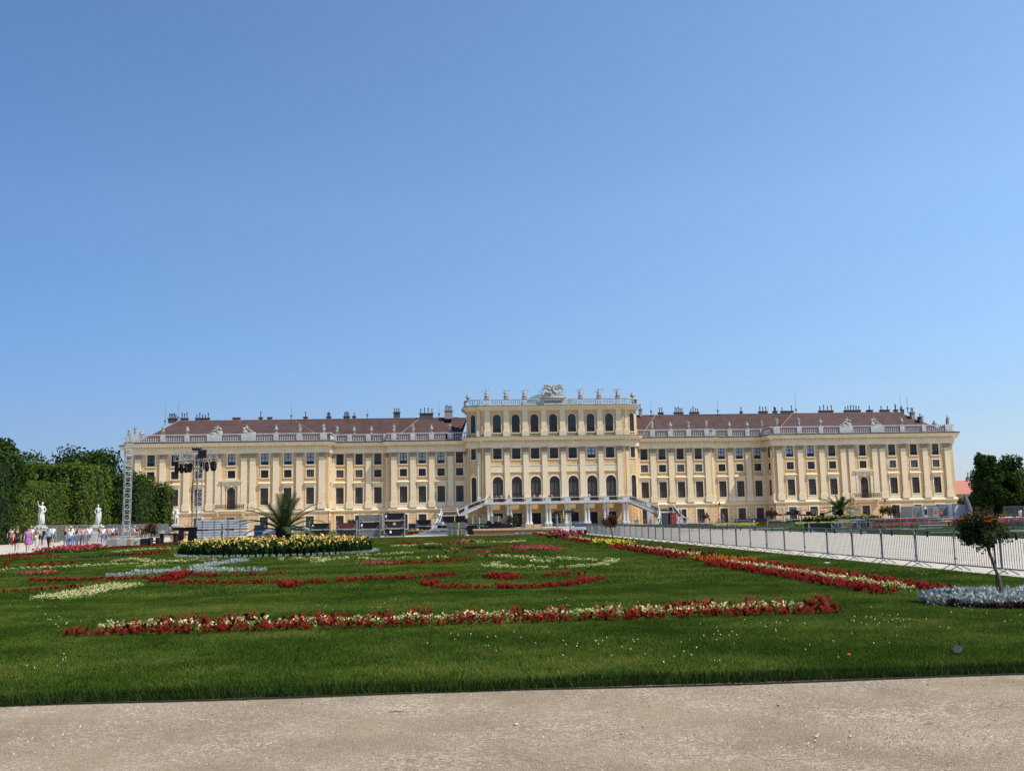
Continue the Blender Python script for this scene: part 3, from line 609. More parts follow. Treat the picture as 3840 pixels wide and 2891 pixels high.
balustrade('attic_balustrade',ctr,25.7,PC,off=.3,h=1.4,step=.42)
b=MB(); b.box(-2.0,2.0,YC-.75,YC-.25,25.72,27.12); 
for s in (-1,1):
    for k in range(3):
        a,c=arcs[s][1+k if s<0 else k],arcs[s][2+k if s<0 else k+1]
    
b.build('inscription_block',M['stonew'],pal)
b=MB(); rr=random.Random(4); b.box(-1.85,1.85,YC-.765,YC-.755,26.12,26.62); b.build('inscription_band',mat('dark_inscription_ground',(.16,.16,.15),.8),pal)
b=MB(); x=-1.75
while x<1.7:
    ww=rr.uniform(.08,.16); b.box(x,x+.03,YC-.775,YC-.766,26.2,26.54); b.box(x+ww-.03,x+ww,YC-.775,YC-.766,26.2,26.54)
    if rr.random()<.6: b.box(x+.03,x+ww-.03,YC-.775,YC-.766,26.48,26.54)
    x+=ww+.07
b.build('inscription_letters',M['gold'],pal)
# curved solid parapet panels at the attic corners
# ---------------- roofs
roof=None
RZ=24.45; RY=6.2
def hip(x0,x1,yf,rx0,rx1,yb=17,z0=18.8,rz=RZ,ry=RY):
    global roof
    rf=MB()
    rf.face([(x0,yf,z0),(x1,yf,z0),(rx1,ry,rz),(rx0,ry,rz)]); rf.face([(x1,yb,z0),(x0,yb,z0),(rx0,ry,rz),(rx1,ry,rz)]); rf.face([(x0,yb,z0),(x0,yf,z0),(rx0,ry,rz)]); rf.face([(x1,yf,z0),(x1,yb,z0),(rx1,ry,rz)]); r_=rf.build('roof',M['roof'],pal); roof=roof or r_
rd=MB()
def ridge(p,q,r=.09): rd.tube([p,q],r,6)
for s in (-1,1):
    e=lambda x,y,z:(s*x,y,z)
    hip(s*87.5,s*48.2,YP+.7,s*81.5,s*56.5); hip(s*48.5,s*20,YR+.9,s*60,s*18,rz=RZ-.03,ry=RY+.05)
    hip(s*34.6,s*19.6,YI+.8,s*28.7,s*24.6,rz=RZ+.02,ry=RY)
    hip(s*90.3,s*80,2.2,s*84.5,s*84.2,yb=34,rz=RZ-.5,ry=14)
    for a,c in (((87.5,YP+.7,18.8),(81.5,RY,RZ)),((48.2,YP+.7,18.8),(56.5,RY,RZ)),((34.6,YI+.8,18.8),(28.7,RY,RZ+.02)),((19.6,YI+.8,18.8),(24.6,RY,RZ+.02)),((90.3,2.2,18.8),(84.5,14,RZ-.5)),((81.5,RY,RZ),(20,RY,RZ))): ridge(e(*a),e(*c),.11 if c[0]!=20 else .08)
rd.build('ridge_tiles',M['ridge'],roof)
b=MB(); b.box(-17.3,17.3,YC+.8,9,25.45,25.75); b.build('attic_roof',M['lead'],pal)
b=MB()   # shallow copper roof behind the attic balustrade
K=20; ribs=MB()
for i in range(K):
    x0,x1=-7.5+15*i/K,-7.5+15*(i+1)/K; z=lambda x: 25.75+3.8*math.cos(x/7.5*math.pi/2)**.8 if abs(x)<7.5 else 25.75
    b.face([(x0,0,25.7),(x1,0,25.7),(x1,4,z(x1)),(x0,4,z(x0))]); b.face([(x0,4,z(x0)),(x1,4,z(x1)),(x1,12,z(x1)),(x0,12,z(x0))])
    ribs.tube([(x0,0,25.72),(x0,4,z(x0)+.03)],.06,4)
co=b.build('copper_roof',M['copper'],pal); ribs.build('standing_seams',M['copper'],co)
# chimneys and lightning rods belong to the roof
def chimney(px,py_top,w_,kind,pots,Y=RY+.6,h=.9,dz=0):
    p=AY(px,1560,Y); x=p.x; b=MB(); z=RZ-.4+dz
    ww=w_*(Y+212)/3668
    b.box(x-ww/2,x+ww/2,Y-.5,Y+.5,z,z+h); b.box(x-ww/2-.12,x+ww/2+.12,Y-.62,Y+.62,z+h,z+h+.14)
    o=b.build('chimney',M[kind],roof); b=MB(); rr=random.Random(int(px))
    for k in range(pots):
        xx=x-ww/2+.25+(ww-.5)*(k/(max(1,pots-1))) if pots>1 else x; hh=rr.uniform(.7,1.3)
        b.tube([(xx,Y,z+h+.1),(xx,Y,z+h+hh)],.11,6); b.tube([(xx,Y,z+h+hh),(xx,Y,z+h+hh+.14)],[.2,.16],6)
    if pots: b.build('chimney_pot',M['chim'],o)
for a in ((648,0,30,'chim',5),(692,0,26,'chim',3),(760,0,50,'chim',5),(887,0,26,'brick',0),(1012,0,16,'brick',0),(978,0,12,'chim',1),(1146,0,14,'brick',1),(1233,0,16,'chim',3),(1300,0,22,'chim',4),(1328,0,12,'chim',1),(1488,0,24,'chim',3,RY+.6,1.7),(1599,0,50,'chim',4,RY,1.3),(1682,0,30,'chimw',5,RY-1,1.8)):
    chimney(*a)
for a in ((2402,0,10,'chimw',1,RY,1.7),(2478,0,18,'chim',2),(2545,0,34,'chim',5),(2604,0,34,'chim',4),(2780,0,6,'chim',1),(2862,0,32,'chim',3),(2907,0,14,'chim',4),(2952,0,46,'chim',2),(3098,0,54,'chim',4),(3197,0,62,'chim',6),(3262,0,20,'chim',1),(3318,0,34,'chim',2),(3360,0,10,'chim',2),(3384,0,8,'chim',2),(3421,0,14,'chimw',2,3,2.0,-2.1),(3450,0,15,'chim',1,1,1.2,-2.6)): chimney(*a)
def rod(px,pyt,Y=RY):
    p=AY(px,pyt,Y); b=MB(); b.tube([(p.x,Y,RZ-.2),(p.x,Y,p.z)],[.05,.025],5); b.lathe([(.28,0),(.12,.15),(.08,.5),(.24,.8),(.22,1.0),(.05,1.2)],8,(p.x,Y,RZ)); b.build('lightning_rod',M['copper'],roof)
for a in ((621,1518,14),(670,1507),(1093,1506),(1378,1525),(1646,1508),(2440,1498),(2690,1504),(2981,1474),(3374,1482),(3400,1484)): rod(*a)
# ---------------- pavilion portals and balconies
for s in (-1,1):
    x=s*67.56; b=MB()
    b.box(x-1.85,x-1.35,YP-.3,YP,4.7,10.1); b.box(x+1.35,x+1.85,YP-.3,YP,4.7,10.1); b.box(x-1.95,x+1.95,YP-.38,YP,10.1,10.5)
    b.prism([(-2.3,10.5),(2.3,10.5),(2.35,10.75),(1.0,10.95),(0,11.0),(-1,10.95),(-2.35,10.75)],YP-.55,YP,lambda a,c,d,x=x:(x+a,d,c)); b.box(x-1.3,x+1.3,YP-.16,YP,9.45,10.1); b.ell((x,YP-.2,9.7),(.4,.16,.42),8,5)
    b.build('portal',M['cream'],pal)
    b=MB(); b.box(x-2.95,x+2.95,YP-1.5,YP-.3,4.35,4.72)
    for sx in (-1,1): b.prism([(0,4.35),(-1.2,4.35),(-1.0,4.0),(-.3,3.6),(-.15,3.2),(0,3.2)],x+sx*2.5-.2,x+sx*2.5+.2,lambda a,c,d:(d,YP-.13+a,c))
    o=b.build('balcony',M['cream'],pal); b=MB(); rr=random.Random(9)
    b.tube([(x-2.9,YP-.3,5.7),(x-2.9,YP-1.42,5.7),(x+2.9,YP-1.42,5.7),(x+2.9,YP-.3,5.7)],.05,6); b.tube([(x-2.9,YP-.3,4.8),(x-2.9,YP-1.42,4.8),(x+2.9,YP-1.42,4.8),(x+2.9,YP-.3,4.8)],.04,6)
    for k in range(15):
        xx=x-2.9+5.8*k/14; b.tube([(xx,YP-1.42,4.75),(xx,YP-1.42,5.7)],.035,5)
        if k<14:
            c0=(xx+.21,YP-1.42,5.25)
            for r_ in (.16,.09): b.tube([(c0[0]+r_*math.cos(t*math.pi/4),c0[1],c0[2]+r_*1.8*math.sin(t*math.pi/4)) for t in range(9)],.03,4)
    b.build('railing',M['iron'],o)
for x,z,h in ((67.56,Z3+.6,1.75),(84.0,Z3+.6,1.75),(74.2,Z2+.5,1.05)):   # casements standing open
    b=MB(); x-=.80
    for k in (0,1): b.box(x-.40*k-.03,x-.40*k+.03,YP-.30+.12*k,YP-.25+.12*k,z,z+h)
    for q in (0,.5,1): b.prism([(x-.40,YP-.17),(x,YP-.29),(x,YP-.25),(x-.40,YP-.13)],z+(h-.06)*q,z+(h-.06)*q+.06,lambda a,c,d:(a,c,d))
    b.build('open_casement',M['white'],pal)
# wall lanterns on the facade
for x,y,z in ((36.5,YR,2.9),(63.8,YP-.1,2.9),(71.5,YP-.1,2.9)):
    b=MB(); b.tube([(x,y,z),(x-.1,y-.5,z+.1),(x-.2,y-.9,z+.6),(x-.1,y-1.0,z+.95)],.04,5); b.lathe([(.06,0),(.17,.1),(.2,.45),(.08,.6),(.02,.75)],6,(x-.1,y-1.0,z+.95)); b.build('wall_lantern',M['iron'],pal)
# ---------------- terrace with columns and the double staircase (parts of the palace)
TY=-9.8
b=MB(); b.box(-15.2,15.2,TY,YC-.35,4.62,5.02); b.box(-15.35,15.35,TY-.15,TY,4.75,5.08); b.build('terrace',M['stonew'],pal)
def column(x,y,z0,z1,r=.27):
    b=MB(); b.box(x-.42,x+.42,y-.42,y+.42,z0,z0+.9); b.lathe([(.38,.9),(.38,1.0),(.3,1.1),(r,1.15),(r*1.05,(z1-z0)*.5),(r*.85,z1-z0-.4),(.36,z1-z0-.3),(.36,z1-z0-.2)],12,(x,y,z0)); b.box(x-.4,x+.4,y-.4,y+.4,z1-.2,z1); return b
cproto=None
for k in range(8):
    xc=-14.1+4.03*k
    for dx in (-.33,.33):
        if cproto is None: cproto=column(0,0,0,4.61).build('column',M['stonew'],pal,True); cproto.location=(xc+dx,TY+.5,0)
        else: dup(cproto,loc=(xc+dx,TY+.5,0))
    dup(cproto,loc=(xc,TY+3.2,0)) if k in (0,7) else None
def balus_run(name,A,B_,h=1.0,solid=.9,mat_='iron'):   # railing from point A to point B with stone piers at both ends
    A=Vector(A); B_=Vector(B_); d=B_-A; L=Vector((d.x,d.y,0)).length; u=Vector((d.x,d.y,0)).normalized(); nn=Vector((-u.y,u.x,0))*.14; zf=lambda t:A.z+d.z*t/L
    def slab(t0,t1,o0,o1,mb,w_=1.0):
        q=[]
        for t,o in ((t0,o0),(t1,o0),(t1,o1),(t0,o1)):
            p=A+u*t; q.append(Vector((p.x,p.y,zf(t)+o)))
        a=[mb.av(v-nn*w_) for v in q]; c=[mb.av(v+nn*w_) for v in q]; mb.idx(a[::-1]); mb.idx(c)
        for k in range(4): mb.idx([a[k],a[(k+1)%4],c[(k+1)%4],c[k]])
    b=MB(); slab(0,L,0,.12,b,1.2); slab(0,L,h-.1,h+.02,b,1.2); slab(0,solid,.1,h-.1,b)
    o=b.build('parapet',M['stonew'],pal); b=MB(); t=solid+.12; rr=random.Random(int(A.x*10))
    while t<L-.1:
        slab(t,t+.05,.12,h-.1,b,.3); 
        p=A+u*(t+.16); zc=zf(t+.16)+.5
        for r_ in (.15,.08): b.tube([(p.x+u.x*r_*math.cos(a*1.047),p.y+u.y*r_*math.cos(a*1.047),zc+2*r_*math.sin(a*1.047)) for a in range(7)],.035,4)
        t+=.36
    b.build('railing',M['iron'],o)
for k in range(7):
    x0=-14.1+4.03*k; balus_run('parapet',(x0-.55,TY+.1,5.02),(x0+3.48,TY+.1,5.02),solid=1.15)
balus_run('parapet',(14.1-.55,TY+.1,5.02),(15.2,TY+.1,5.02),solid=1.4)
for s in (-1,1):
    # upper flight: sloping slab
    b=MB(); x0,x1=s*15.2,s*20.7
    poly=[(15.2,5.02),(15.2,4.55),(20.7,2.1),(20.7,2.75)]
    b.prism([(s*a,c) for a,c in poly],TY,TY+.35,lambda a,c,d:(a,d,c)); b.prism([(s*a,c) for a,c in poly],TY+3.4,TY+3.75,lambda a,c,d:(a,d,c))
    st=14
    for k in range(st):
        xa=15.2+5.5*k/st; z=5.02-2.4*(k+1)/st; b.box(*sorted((s*xa,s*(xa+5.5/st))),TY+.35,TY+3.4,z-.25,z)
    b.box(*sorted((s*18.6,s*19.5)),TY+.05,TY+.6,0,3.3); b.box(*sorted((s*18.5,s*19.6)),TY-.02,TY+.65,3.1,3.35)
    b.build('upper_stair_flight',M['stonew'],pal)
    balus_run('parapet',(s*15.2,TY+.1,5.02),(s*18.6,TY+.1,3.78),solid=.01); balus_run('parapet',(s*18.6,TY+.1,3.78),(s*20.8,TY+.1,2.6),solid=.7); balus_run('parapet',(s*15.2,TY+3.6,5.02),(s*20.8,TY+3.6,2.6),solid=.01)
    # landing and lower flight, coming forward and flaring
    b=MB(); b.box(*sorted((s*20.7,s*24.2)),TY-.1,TY+3.75,0,2.6); b.build('stair_landing',M['rust'],pal)
    b=MB(); st=15
    for k in range(st):
        z=2.6-2.6*(k+1)/(st+1); fl_=.9*(k/st)**2; y1=TY-.1-.33*k; b.box(*sorted((s*(21.0-fl_),s*(23.9+fl_))),y1-.33,y1,0,z)
    b.build('lower_stair_flight',M['stone'],pal)
    balus_run('parapet',(s*24.1,TY-.1,2.6),(s*24.1,TY+3.6,2.6),solid=.5); balus_run('parapet',(s*24.1,TY+3.6,2.6),(s*20.8,TY+3.6,2.6),solid=.4)
    for side in (20.8,24.1):
        sg=-1 if side<22 else 1; b=MB(); n=14; pr=[]
        for k in range(n+1):
            t=k/n; xx=side+sg*1.0*t**2.2; yy=TY-.1-5.0*t; zz=2.75*(1-t)**.9+.35; pr.append((xx,yy,zz))
        pr+= [(side+sg*1.3,TY-5.6,.42),(side+sg*1.8,TY-5.7,.5),(side+sg*1.9,TY-5.2,.6)]
        b.tube([(s*x,y,z+.95) for x,y,z in pr[:n+1]]+[(s*x,y,z+.75) for x,y,z in pr[n+1:]],.11,6); b.tube([(s*x,y,z) for x,y,z in pr],.13,6)
        o=b.build('curved_parapet',M['stonew'],pal); b=MB()
        for (xa,ya,za),(xb,yb,zb) in zip(pr[:-3],pr[1:-2]):
            b.tube([(s*xa,ya,za),(s*xb,yb,zb+.9)],.05,4); b.tube([(s*xa,ya,za+.9),(s*xb,yb,zb)],.05,4)
        b.build('railing',M['iron'],o)
        b=MB(); xx,yy=s*(side+sg*1.6),TY-5.5; b.box(xx-.45,xx+.45,yy-.45,yy+.45,0,.3); b.box(xx-.32,xx+.32,yy-.32,yy+.32,.3,1.2); b.box(xx-.4,xx+.4,yy-.4,yy+.4,1.2,1.35); b.build('newel_pedestal',M['stonew'],pal)
# ---------------- human figures: one skinned body per pose, clothing as children
BONES=None
def skinmesh(name,nodes,edges,mats,root=0,sub=1):
    me=bpy.data.meshes.new(name); me.from_pydata([n[0] for n in nodes],edges,[]); o=bpy.data.objects.new('t',me); COL.link(o)
    sk=o.modifiers.new('s','SKIN'); sk.use_smooth_shade=True
    for i,n in enumerate(nodes):
        r=n[1]; r=r if isinstance(r,tuple) else (r,r); me.skin_vertices[0].data[i].radius=r; me.skin_vertices[0].data[i].use_root=(i==root)
    if sub: ss=o.modifiers.new('b','SUBSURF'); ss.levels=sub; ss.render_levels=sub
    dg=bpy.context.evaluated_depsgraph_get(); dg.update(); nm=bpy.data.meshes.new_from_object(o.evaluated_get(dg)); bpy.data.objects.remove(o); bpy.data.meshes.remove(me)
    nm.name=name; nm.materials.clear()
    for q in mats: nm.materials.append(q)
    return nm
def pose(kind):
    J={'pel':(0,0,.95),'bel':(0,0,1.08),'che':(0,.0,1.30),'nek':(0,0,1.48),'hb':(0,-.02,1.55),'hd':(0,-.025,1.64),'ht':(0,-.01,1.73)}
    st={'walk':.22,'stand':.02,'photo':.03,'stand2':.05}[kind]
    for s,n in ((-1,'r'),(1,'l')):
        f=s*st
        J[n+'hip']=(s*.09,0,.90); J[n+'kn']=(s*.10,-f*.6-.02,.50); J[n+'an']=(s*.10,-f+.02*(1 if s>0 else 0)+ (.06 if f<0 and kind=='walk' else 0),.09); J[n+'to']=(s*.12,-f-.15+(.04 if f<0 and kind=='walk' else 0),.04)
        J[n+'sh']=(s*.185,0,1.42)
        if kind=='walk': J[n+'el']=(s*.24,.06+f*.25,1.15); J[n+'wr']=(s*.24,-.06+f*.7,.92); J[n+'hn']=(s*.235,-.09+f*.8,.83)
        elif kind=='photo': J[n+'el']=(s*.27,-.14,1.24); J[n+'wr']=(s*.12,-.30,1.46); J[n+'hn']=(s*.05,-.32,1.54)
        elif kind=='stand2' and s>0: J[n+'el']=(s*.30,.03,1.17); J[n+'wr']=(s*.17,-.14,1.04); J[n+'hn']=(s*.10,-.18,1.04)
        else: J[n+'el']=(s*.25,.03,1.15); J[n+'wr']=(s*.26,-.04,.91); J[n+'hn']=(s*.255,-.07,.82)
    return J
def build_pose(kind):
    J=pose(kind); nodes=[];ids={};E=[]
    def nd(k,p,r): nodes.append((p,r)); ids[k]=len(nodes)-1; return len(nodes)-1
    nd('pel',J['pel'],(.135,.10)); nd('bel',J['bel'],(.12,.09)); nd('che',J['che'],(.15,.105)); nd('nek',J['nek'],.055); nd('hb',J['hb'],.06); nd('hd',J['hd'],(.078,.095)); nd('ht',J['ht'],.06)
    E+=[(0,1),(1,2),(2,3),(3,4),(4,5),(5,6)]
    for n in 'rl':
        a=nd(n+'hip',J[n+'hip'],.085); c=nd(n+'kn',J[n+'kn'],.052); d=nd(n+'an',J[n+'an'],.036); e=nd(n+'to',J[n+'to'],.03); E+=[(0,a),(a,c),(c,d),(d,e)]
        a=nd(n+'sh',J[n+'sh'],.06); c=nd(n+'el',J[n+'el'],.04); d=nd(n+'wr',J[n+'wr'],.027); e=nd(n+'hn',J[n+'hn'],(.036,.02)); E+=[(2,a),(a,c),(c,d),(d,e)]
        v=(Vector(J[n+'hn'])-Vector(J[n+'wr'])).normalized(); s=-1 if n=='r' else 1; side=v.cross(Vector((s,0,0))).normalized()
        for q in range(4):
            p0=Vector(J[n+'hn'])+v*.045+side*(q-1.5)*.02; p1=p0+v*(.04,.047,.044,.034)[q]+Vector((-s*.012,0,0)); i0=nd(f'{n}f{q}',tuple(p0),.0095); i1=nd(f'{n}g{q}',tuple(p1),.008); E+=[(e,i0),(i0,i1)]
        p0=Vector(J[n+'hn'])+side*.045-v*.01; i0=nd(n+'th',tuple(p0),.010); i1=nd(n+'th2',tuple(p0+v*.03+side*.008),.009); E+=[(e,i0),(i0,i1)]
    body=skinmesh('person_'+kind,nodes,E,[M['skin']])
    # clothes
    def sub(keys,edges,rad,name,extra={}):
        ns=[(extra.get(k,J.get(k)),rad[k]) for k in keys]; return skinmesh(name,ns,[(keys.index(a),keys.index(b)) for a,b in edges],[M['white']])
    lerp=lambda a,b,t:tuple(J[a][i]*(1-t)+J[b][i]*t for i in range(3))
    ex={'lu':lerp('lsh','lel',.75),'ru':lerp('rsh','rel',.75),'nk':(0,0,1.44),'wai':(0,0,.93)}
    shirt=sub(['wai','bel','che','nk','lsh','lu','rsh','ru'],[('wai','bel'),('bel','che'),('che','nk'),('che','lsh'),('lsh','lu'),('che','rsh'),('rsh','ru')],{'wai':(.16,.125),'bel':(.145,.115),'che':(.17,.125),'nk':.07,'lsh':.078,'lu':.062,'rsh':.078,'ru':.062},'shirt',ex)
    tr=sub(['pel','lhip','lkn','lan','rhip','rkn','ran'],[('pel','lhip'),('lhip','lkn'),('lkn','lan'),('pel','rhip'),('rhip','rkn'),('rkn','ran')],{'pel':(.15,.12),'lhip':.10,'lkn':.07,'lan':.058,'rhip':.10,'rkn':.07,'ran':.058},'trousers')
    ex2={'lk':lerp('lhip','lkn',.85),'rk':lerp('rhip','rkn',.85)}
    sh=sub(['pel','lhip','lk','rhip','rk'],[('pel','lhip'),('lhip','lk'),('pel','rhip'),('rhip','rk')],{'pel':(.15,.12),'lhip':.105,'lk':.085,'rhip':.105,'rk':.085},'shorts',ex2)
    b=MB(); b.lathe([(.14,1.0),(.17,.86),(.21,.68),(.235,.52),(.2,.53),(.12,.9)],16,(0,0,0),1,.85,.06,6); sk=b.mesh('skirt',M['white'],True)
    b=MB()
    for n in 'rl':
        t=J[n+'to']; a=J[n+'an']; b.ell(((t[0]+a[0])/2,(t[1]+a[1])/2-.02,.045),(.05,.14,.05),8,5)
    so=b.mesh('shoes',M['white'],True)
    return dict(body=body,shirt=shirt,trousers=tr,shorts=sh,skirt=sk,shoes=so,J=J)
POSES={k:build_pose(k) for k in ('walk','stand','photo','stand2')}
def hairmesh(kind):
    b=MB()
    if kind=='short': b.ell((0,.005,1.685),(.088,.105,.085),10,6)
    elif kind=='long': b.ell((0,.015,1.68),(.095,.112,.095),10,6); b.tube([(0,.06,1.68),(0,.09,1.5),(0,.09,1.32)],[.085,.08,.04],8)
    elif kind=='cap': b.ell((0,.0,1.70),(.098,.115,.075),10,6); b.box(-.07,.07,-.2,-.05,1.685,1.70)
    elif kind=='hat': b.ell((0,0,1.71),(.1,.11,.09),10,6); b.lathe([(.22,1.69),(.1,1.715),(.1,1.70)],14)
    return b.mesh(kind+'_hair',M['iron'],True)
HAIR={k:hairmesh(k) for k in ('short','long','cap','hat')}
fb=MB(); fb.box(-.045,-.018,-.118,-.108,1.642,1.652); fb.box(.018,.045,-.118,-.108,1.642,1.652); fb.box(-.025,.025,-.113,-.105,1.585,1.592); FACE=fb.mesh('eyes_and_mouth',M['iron'])
fb=MB(); fb.face([(-.014,-.108,1.615),(.014,-.108,1.615),(0,-.142,1.617)]); fb.face([(-.014,-.108,1.615),(0,-.142,1.617),(0,-.11,1.65)]); fb.face([(.014,-.108,1.615),(0,-.11,1.65),(0,-.142,1.617)]); fb.box(-.092,-.082,-.02,.015,1.61,1.66); fb.box(.082,.092,-.02,.015,1.61,1.66); NOSE=fb.mesh('nose_and_ears',M['skin'])
_cm={}
def cm(c):
    if c not in _cm: _cm[c]=mat('cloth_%d'%len(_cm),c,.85,.12,12)
    return _cm[c]
def ob(me,name,parent,c=None):
    o=bpy.data.objects.new(name,me); COL.link(o); o.parent=parent
    if c is not None:
        o.material_slots[0].link='OBJECT'; o.material_slots[0].material=c if not isinstance(c,tuple) else cm(c)
    return o
HB=(.015,.01,.008); BR=(.06,.03,.015); BL=(.35,.25,.12)
def person(x,y,z,rz,kind,label,top,bot,bk='trousers',hair='short',hc=HB,shoes=(.7,.7,.7),sc=1.0,skin='skin',group=None,bag=None):
    P=POSES[kind]; o=ob(P['body'],'person',None,M[skin]); o.location=(x,y,z); o.rotation_euler=(0,0,rz); o.scale=(sc,)*3; tag(o,label,'person',group)
    ob(P['shirt'],'shirt',o,top); ob(P[bk],bk,o,bot); ob(HAIR[hair],'hair' if hair in('short','long') else ('cap' if hair=='cap' else 'hat'),o,hc); ob(P['shoes'],'shoes',o,shoes); ob(FACE,'eyes_and_mouth',o); ob(NOSE,'nose_and_ears',o,M[skin])
    if bag=='pack':
        b=MB(); b.ell((0,.19,1.22),(.15,.1,.24),10,6); b.tube([(-.1,.12,1.42),(-.11,-.08,1.44),(-.1,-.14,1.25)],.02,5); b.tube([(.1,.12,1.42),(.11,-.08,1.44),(.1,-.14,1.25)],.02,5); q=b.build('backpack',cm((.02,.02,.025)),o)
    return o
PG='visitors walking along the left path'
def pg(px,py,*a,**k):
    p=G(px,py,0); person(p.x,p.y,0,*a,**k)
F0=R_(22)
pg(62,2068,F0,'walk','walking person in grey cap, black printed T-shirt and black shorts',(.02,.02,.02),(.015,.015,.015),'shorts','cap',(.12,.12,.15),sc=1.03)
pg(103,2070,F0-.1,'walk','person in lilac top and purple skirt walking beside the one in grey cap',(.42,.16,.42),(.35,.10,.45),'skirt','long',BR,sc=.99)
pg(50,2049,F0,'walk','person in white top and bright red trousers behind the one in grey cap',(.6,.6,.6),(.55,.02,.02),'trousers','long',HB)
pg(36,2047,F0+.3,'stand','person in dark clothes at the far left beside the clipped hedge',(.05,.04,.05),(.05,.05,.06),'trousers','short',HB)
pg(115,2047,F0+2.9,'walk','person in white T-shirt, tan cap and khaki shorts seen behind the lilac top',(.75,.77,.78),(.3,.22,.13),'shorts','cap',(.5,.38,.22),sc=1.06)
pg(137,2046,F0,'walk','person in brown patterned top and white trousers',(.2,.12,.09),(.75,.75,.75),'trousers','long',HB)
pg(150,2047,F0,'walk','person in dark shorts and pale shirt with the first white statue behind',(.5,.45,.42),(.02,.02,.03),'shorts','short',BR)
pg(163,2047,F0+3.1,'walk','person in blue shorts with a black backpack',(.3,.38,.45),(.05,.09,.18),'shorts','cap',(.6,.5,.35),bag='pack')
pg(181,2060,F0-.5,'walk','person in sky blue top and black trousers walking near the lawn',(.28,.52,.62),(.012,.012,.014),'trousers','short',(.02,.02,.05))
pg(194,2046,F0,'walk','tall person in white shirt behind the sky blue top',(.72,.76,.8),(.04,.05,.08),'shorts','short',BR,sc=1.08)
pg(245,2048,F0,'photo','person in black top and blue jeans raising both hands to the face',(.015,.015,.015),(.06,.11,.2),'trousers','short',BL)
pg(262,2063,F0,'stand2','person in straw hat, white T-shirt and blue jeans behind the pink bush',(.78,.78,.78),(.12,.22,.4),'trousers','hat',(.5,.38,.2))
pg(264,2046,F0,'walk','person in white T-shirt half hidden behind the straw hat',(.7,.7,.72),(.1,.1,.12),'trousers','short',BR,sc=1.07)
pg(280,2046,F0,'stand','person in black T-shirt just right of the straw hat',(.012,.012,.012),(.1,.16,.25),'trousers','short',BR)
pg(295,2045,F0,'walk','person in pale blue shirt between the black T-shirt and the rose top',(.5,.58,.7),(.3,.3,.3),'trousers','short',HB)
pg(308,2045,F0,'walk','person in dusty rose top and black trousers',(.55,.3,.28),(.015,.015,.015),'trousers','short',HB)
pg(319,2042,F0,'stand2','person in salmon top behind the loose barrier',(.6,.28,.22),(.2,.2,.22),'trousers','long',HB)
pg(333,2044,F0,'walk','broad person in white T-shirt and navy shorts left of the white plinth',(.76,.78,.8),(.04,.06,.12),'shorts','short',BR,sc=1.05)
pg(373,2036,F0+.4,'walk','person in maroon and grey top right of the white plinth',(.12,.03,.05),(.2,.2,.22),'shorts','short',BR)
pg(385,2038,F0,'walk','person in white top, white cap and blue jeans',(.78,.76,.74),(.07,.14,.3),'trousers','cap',(.8,.8,.8))
pg(406,2030,F0,'stand','person in beige top with bare arms near the truss tower',(.5,.3,.24),(.2,.2,.2),'shorts','long',BR)
pg(420,2030,F0,'walk','person with long black hair, lavender top and black shorts',(.55,.55,.68),(.012,.012,.014),'shorts','long',HB)
pg(435,2025,F0,'stand','person in olive top and dark shorts left of the truss tower foot',(.16,.15,.09),(.05,.04,.04),'shorts','short',BR)
pg(466,2019,F0,'stand','person in white seen through the bars of the truss tower',(.7,.68,.7),(.3,.3,.34),'trousers','short',(.5,.45,.4))
pg(486,2020,F0,'walk','person in teal shirt right of the truss tower foot',(.10,.26,.3),(.12,.14,.16),'shorts','short',BR,sc=1.06)
pg(504,2021,F0,'stand','person in white top and white cap beside the teal shirt',(.75,.75,.75),(.4,.25,.2),'shorts','cap',(.75,.75,.75))
pg(513,2022,F0+.4,'walk','person in black top with a pale bag between white cap and maroon shirt',(.015,.015,.015),(.3,.2,.17),'shorts','short',HB)
pg(533,2024,F0,'walk','person in dark maroon printed T-shirt',(.12,.02,.03),(.05,.03,.03),'shorts','short',BR)
pg(541,2020,F0,'stand','person in white cap behind the maroon T-shirt',(.3,.3,.3),(.2,.2,.2),'trousers','cap',(.8,.8,.8))
pg(549,2024,F0,'walk','person in beige cap beside the dark leaved small tree',(.45,.36,.3),(.4,.42,.45),'trousers','cap',(.6,.55,.5))
for px,t,l in ((640,(.55,.62,.7),'pale blue'),(652,(.3,.3,.35),'grey'),(693,(.75,.75,.75),'white'),(703,(.02,.02,.02),'black')): 
    person(GX(px,-62),-62,0,F0,'stand',l+' shirted person behind the black covered box',t,(.1,.1,.12),'trousers','short',HB)
# people on the terrace and the stairs
def tp(px,kind,label,top,bot,bk='trousers',hair='short',hc=HB,rz=.1,y=TY+.75,z=5.02):
    x=AY(px,1880,y).x; person(x,y,z,rz,kind,label,top,bot,bk,hair,hc)
tp(1837,'stand','person in brown top at the left end of the terrace railing',(.3,.2,.15),(.3,.2,.2))
tp(1861,'stand2','person in maroon top and white trousers at the terrace railing',(.2,.02,.03),(.7,.7,.7))
tp(1876,'photo','person in navy top holding a camera on the terrace',(.03,.04,.08),(.1,.1,.12))
tp(1882,'walk','person in grey top and blue jeans on the terrace beside the camera holder',(.3,.3,.32),(.1,.14,.2))
tp(1891,'stand','person in dark clothes before the first arched window',(.04,.03,.03),(.05,.05,.06))
tp(1909,'stand','person in dark red top on the terrace before a pilaster',(.15,.04,.03),(.3,.1,.1),hair='hat')
tp(1963,'stand','person in pink skirt on the terrace right of the second arched window',(.12,.08,.05),(.6,.3,.28),'skirt','long')
tp(2004,'photo','person in orange top with both hands at the head on the terrace',(.6,.3,.12),(.3,.3,.32),hair='short',hc=BL)
tp(2026,'stand2','person in pale shirt leaning on the terrace before the third arched window',(.65,.62,.65),(.4,.4,.45))
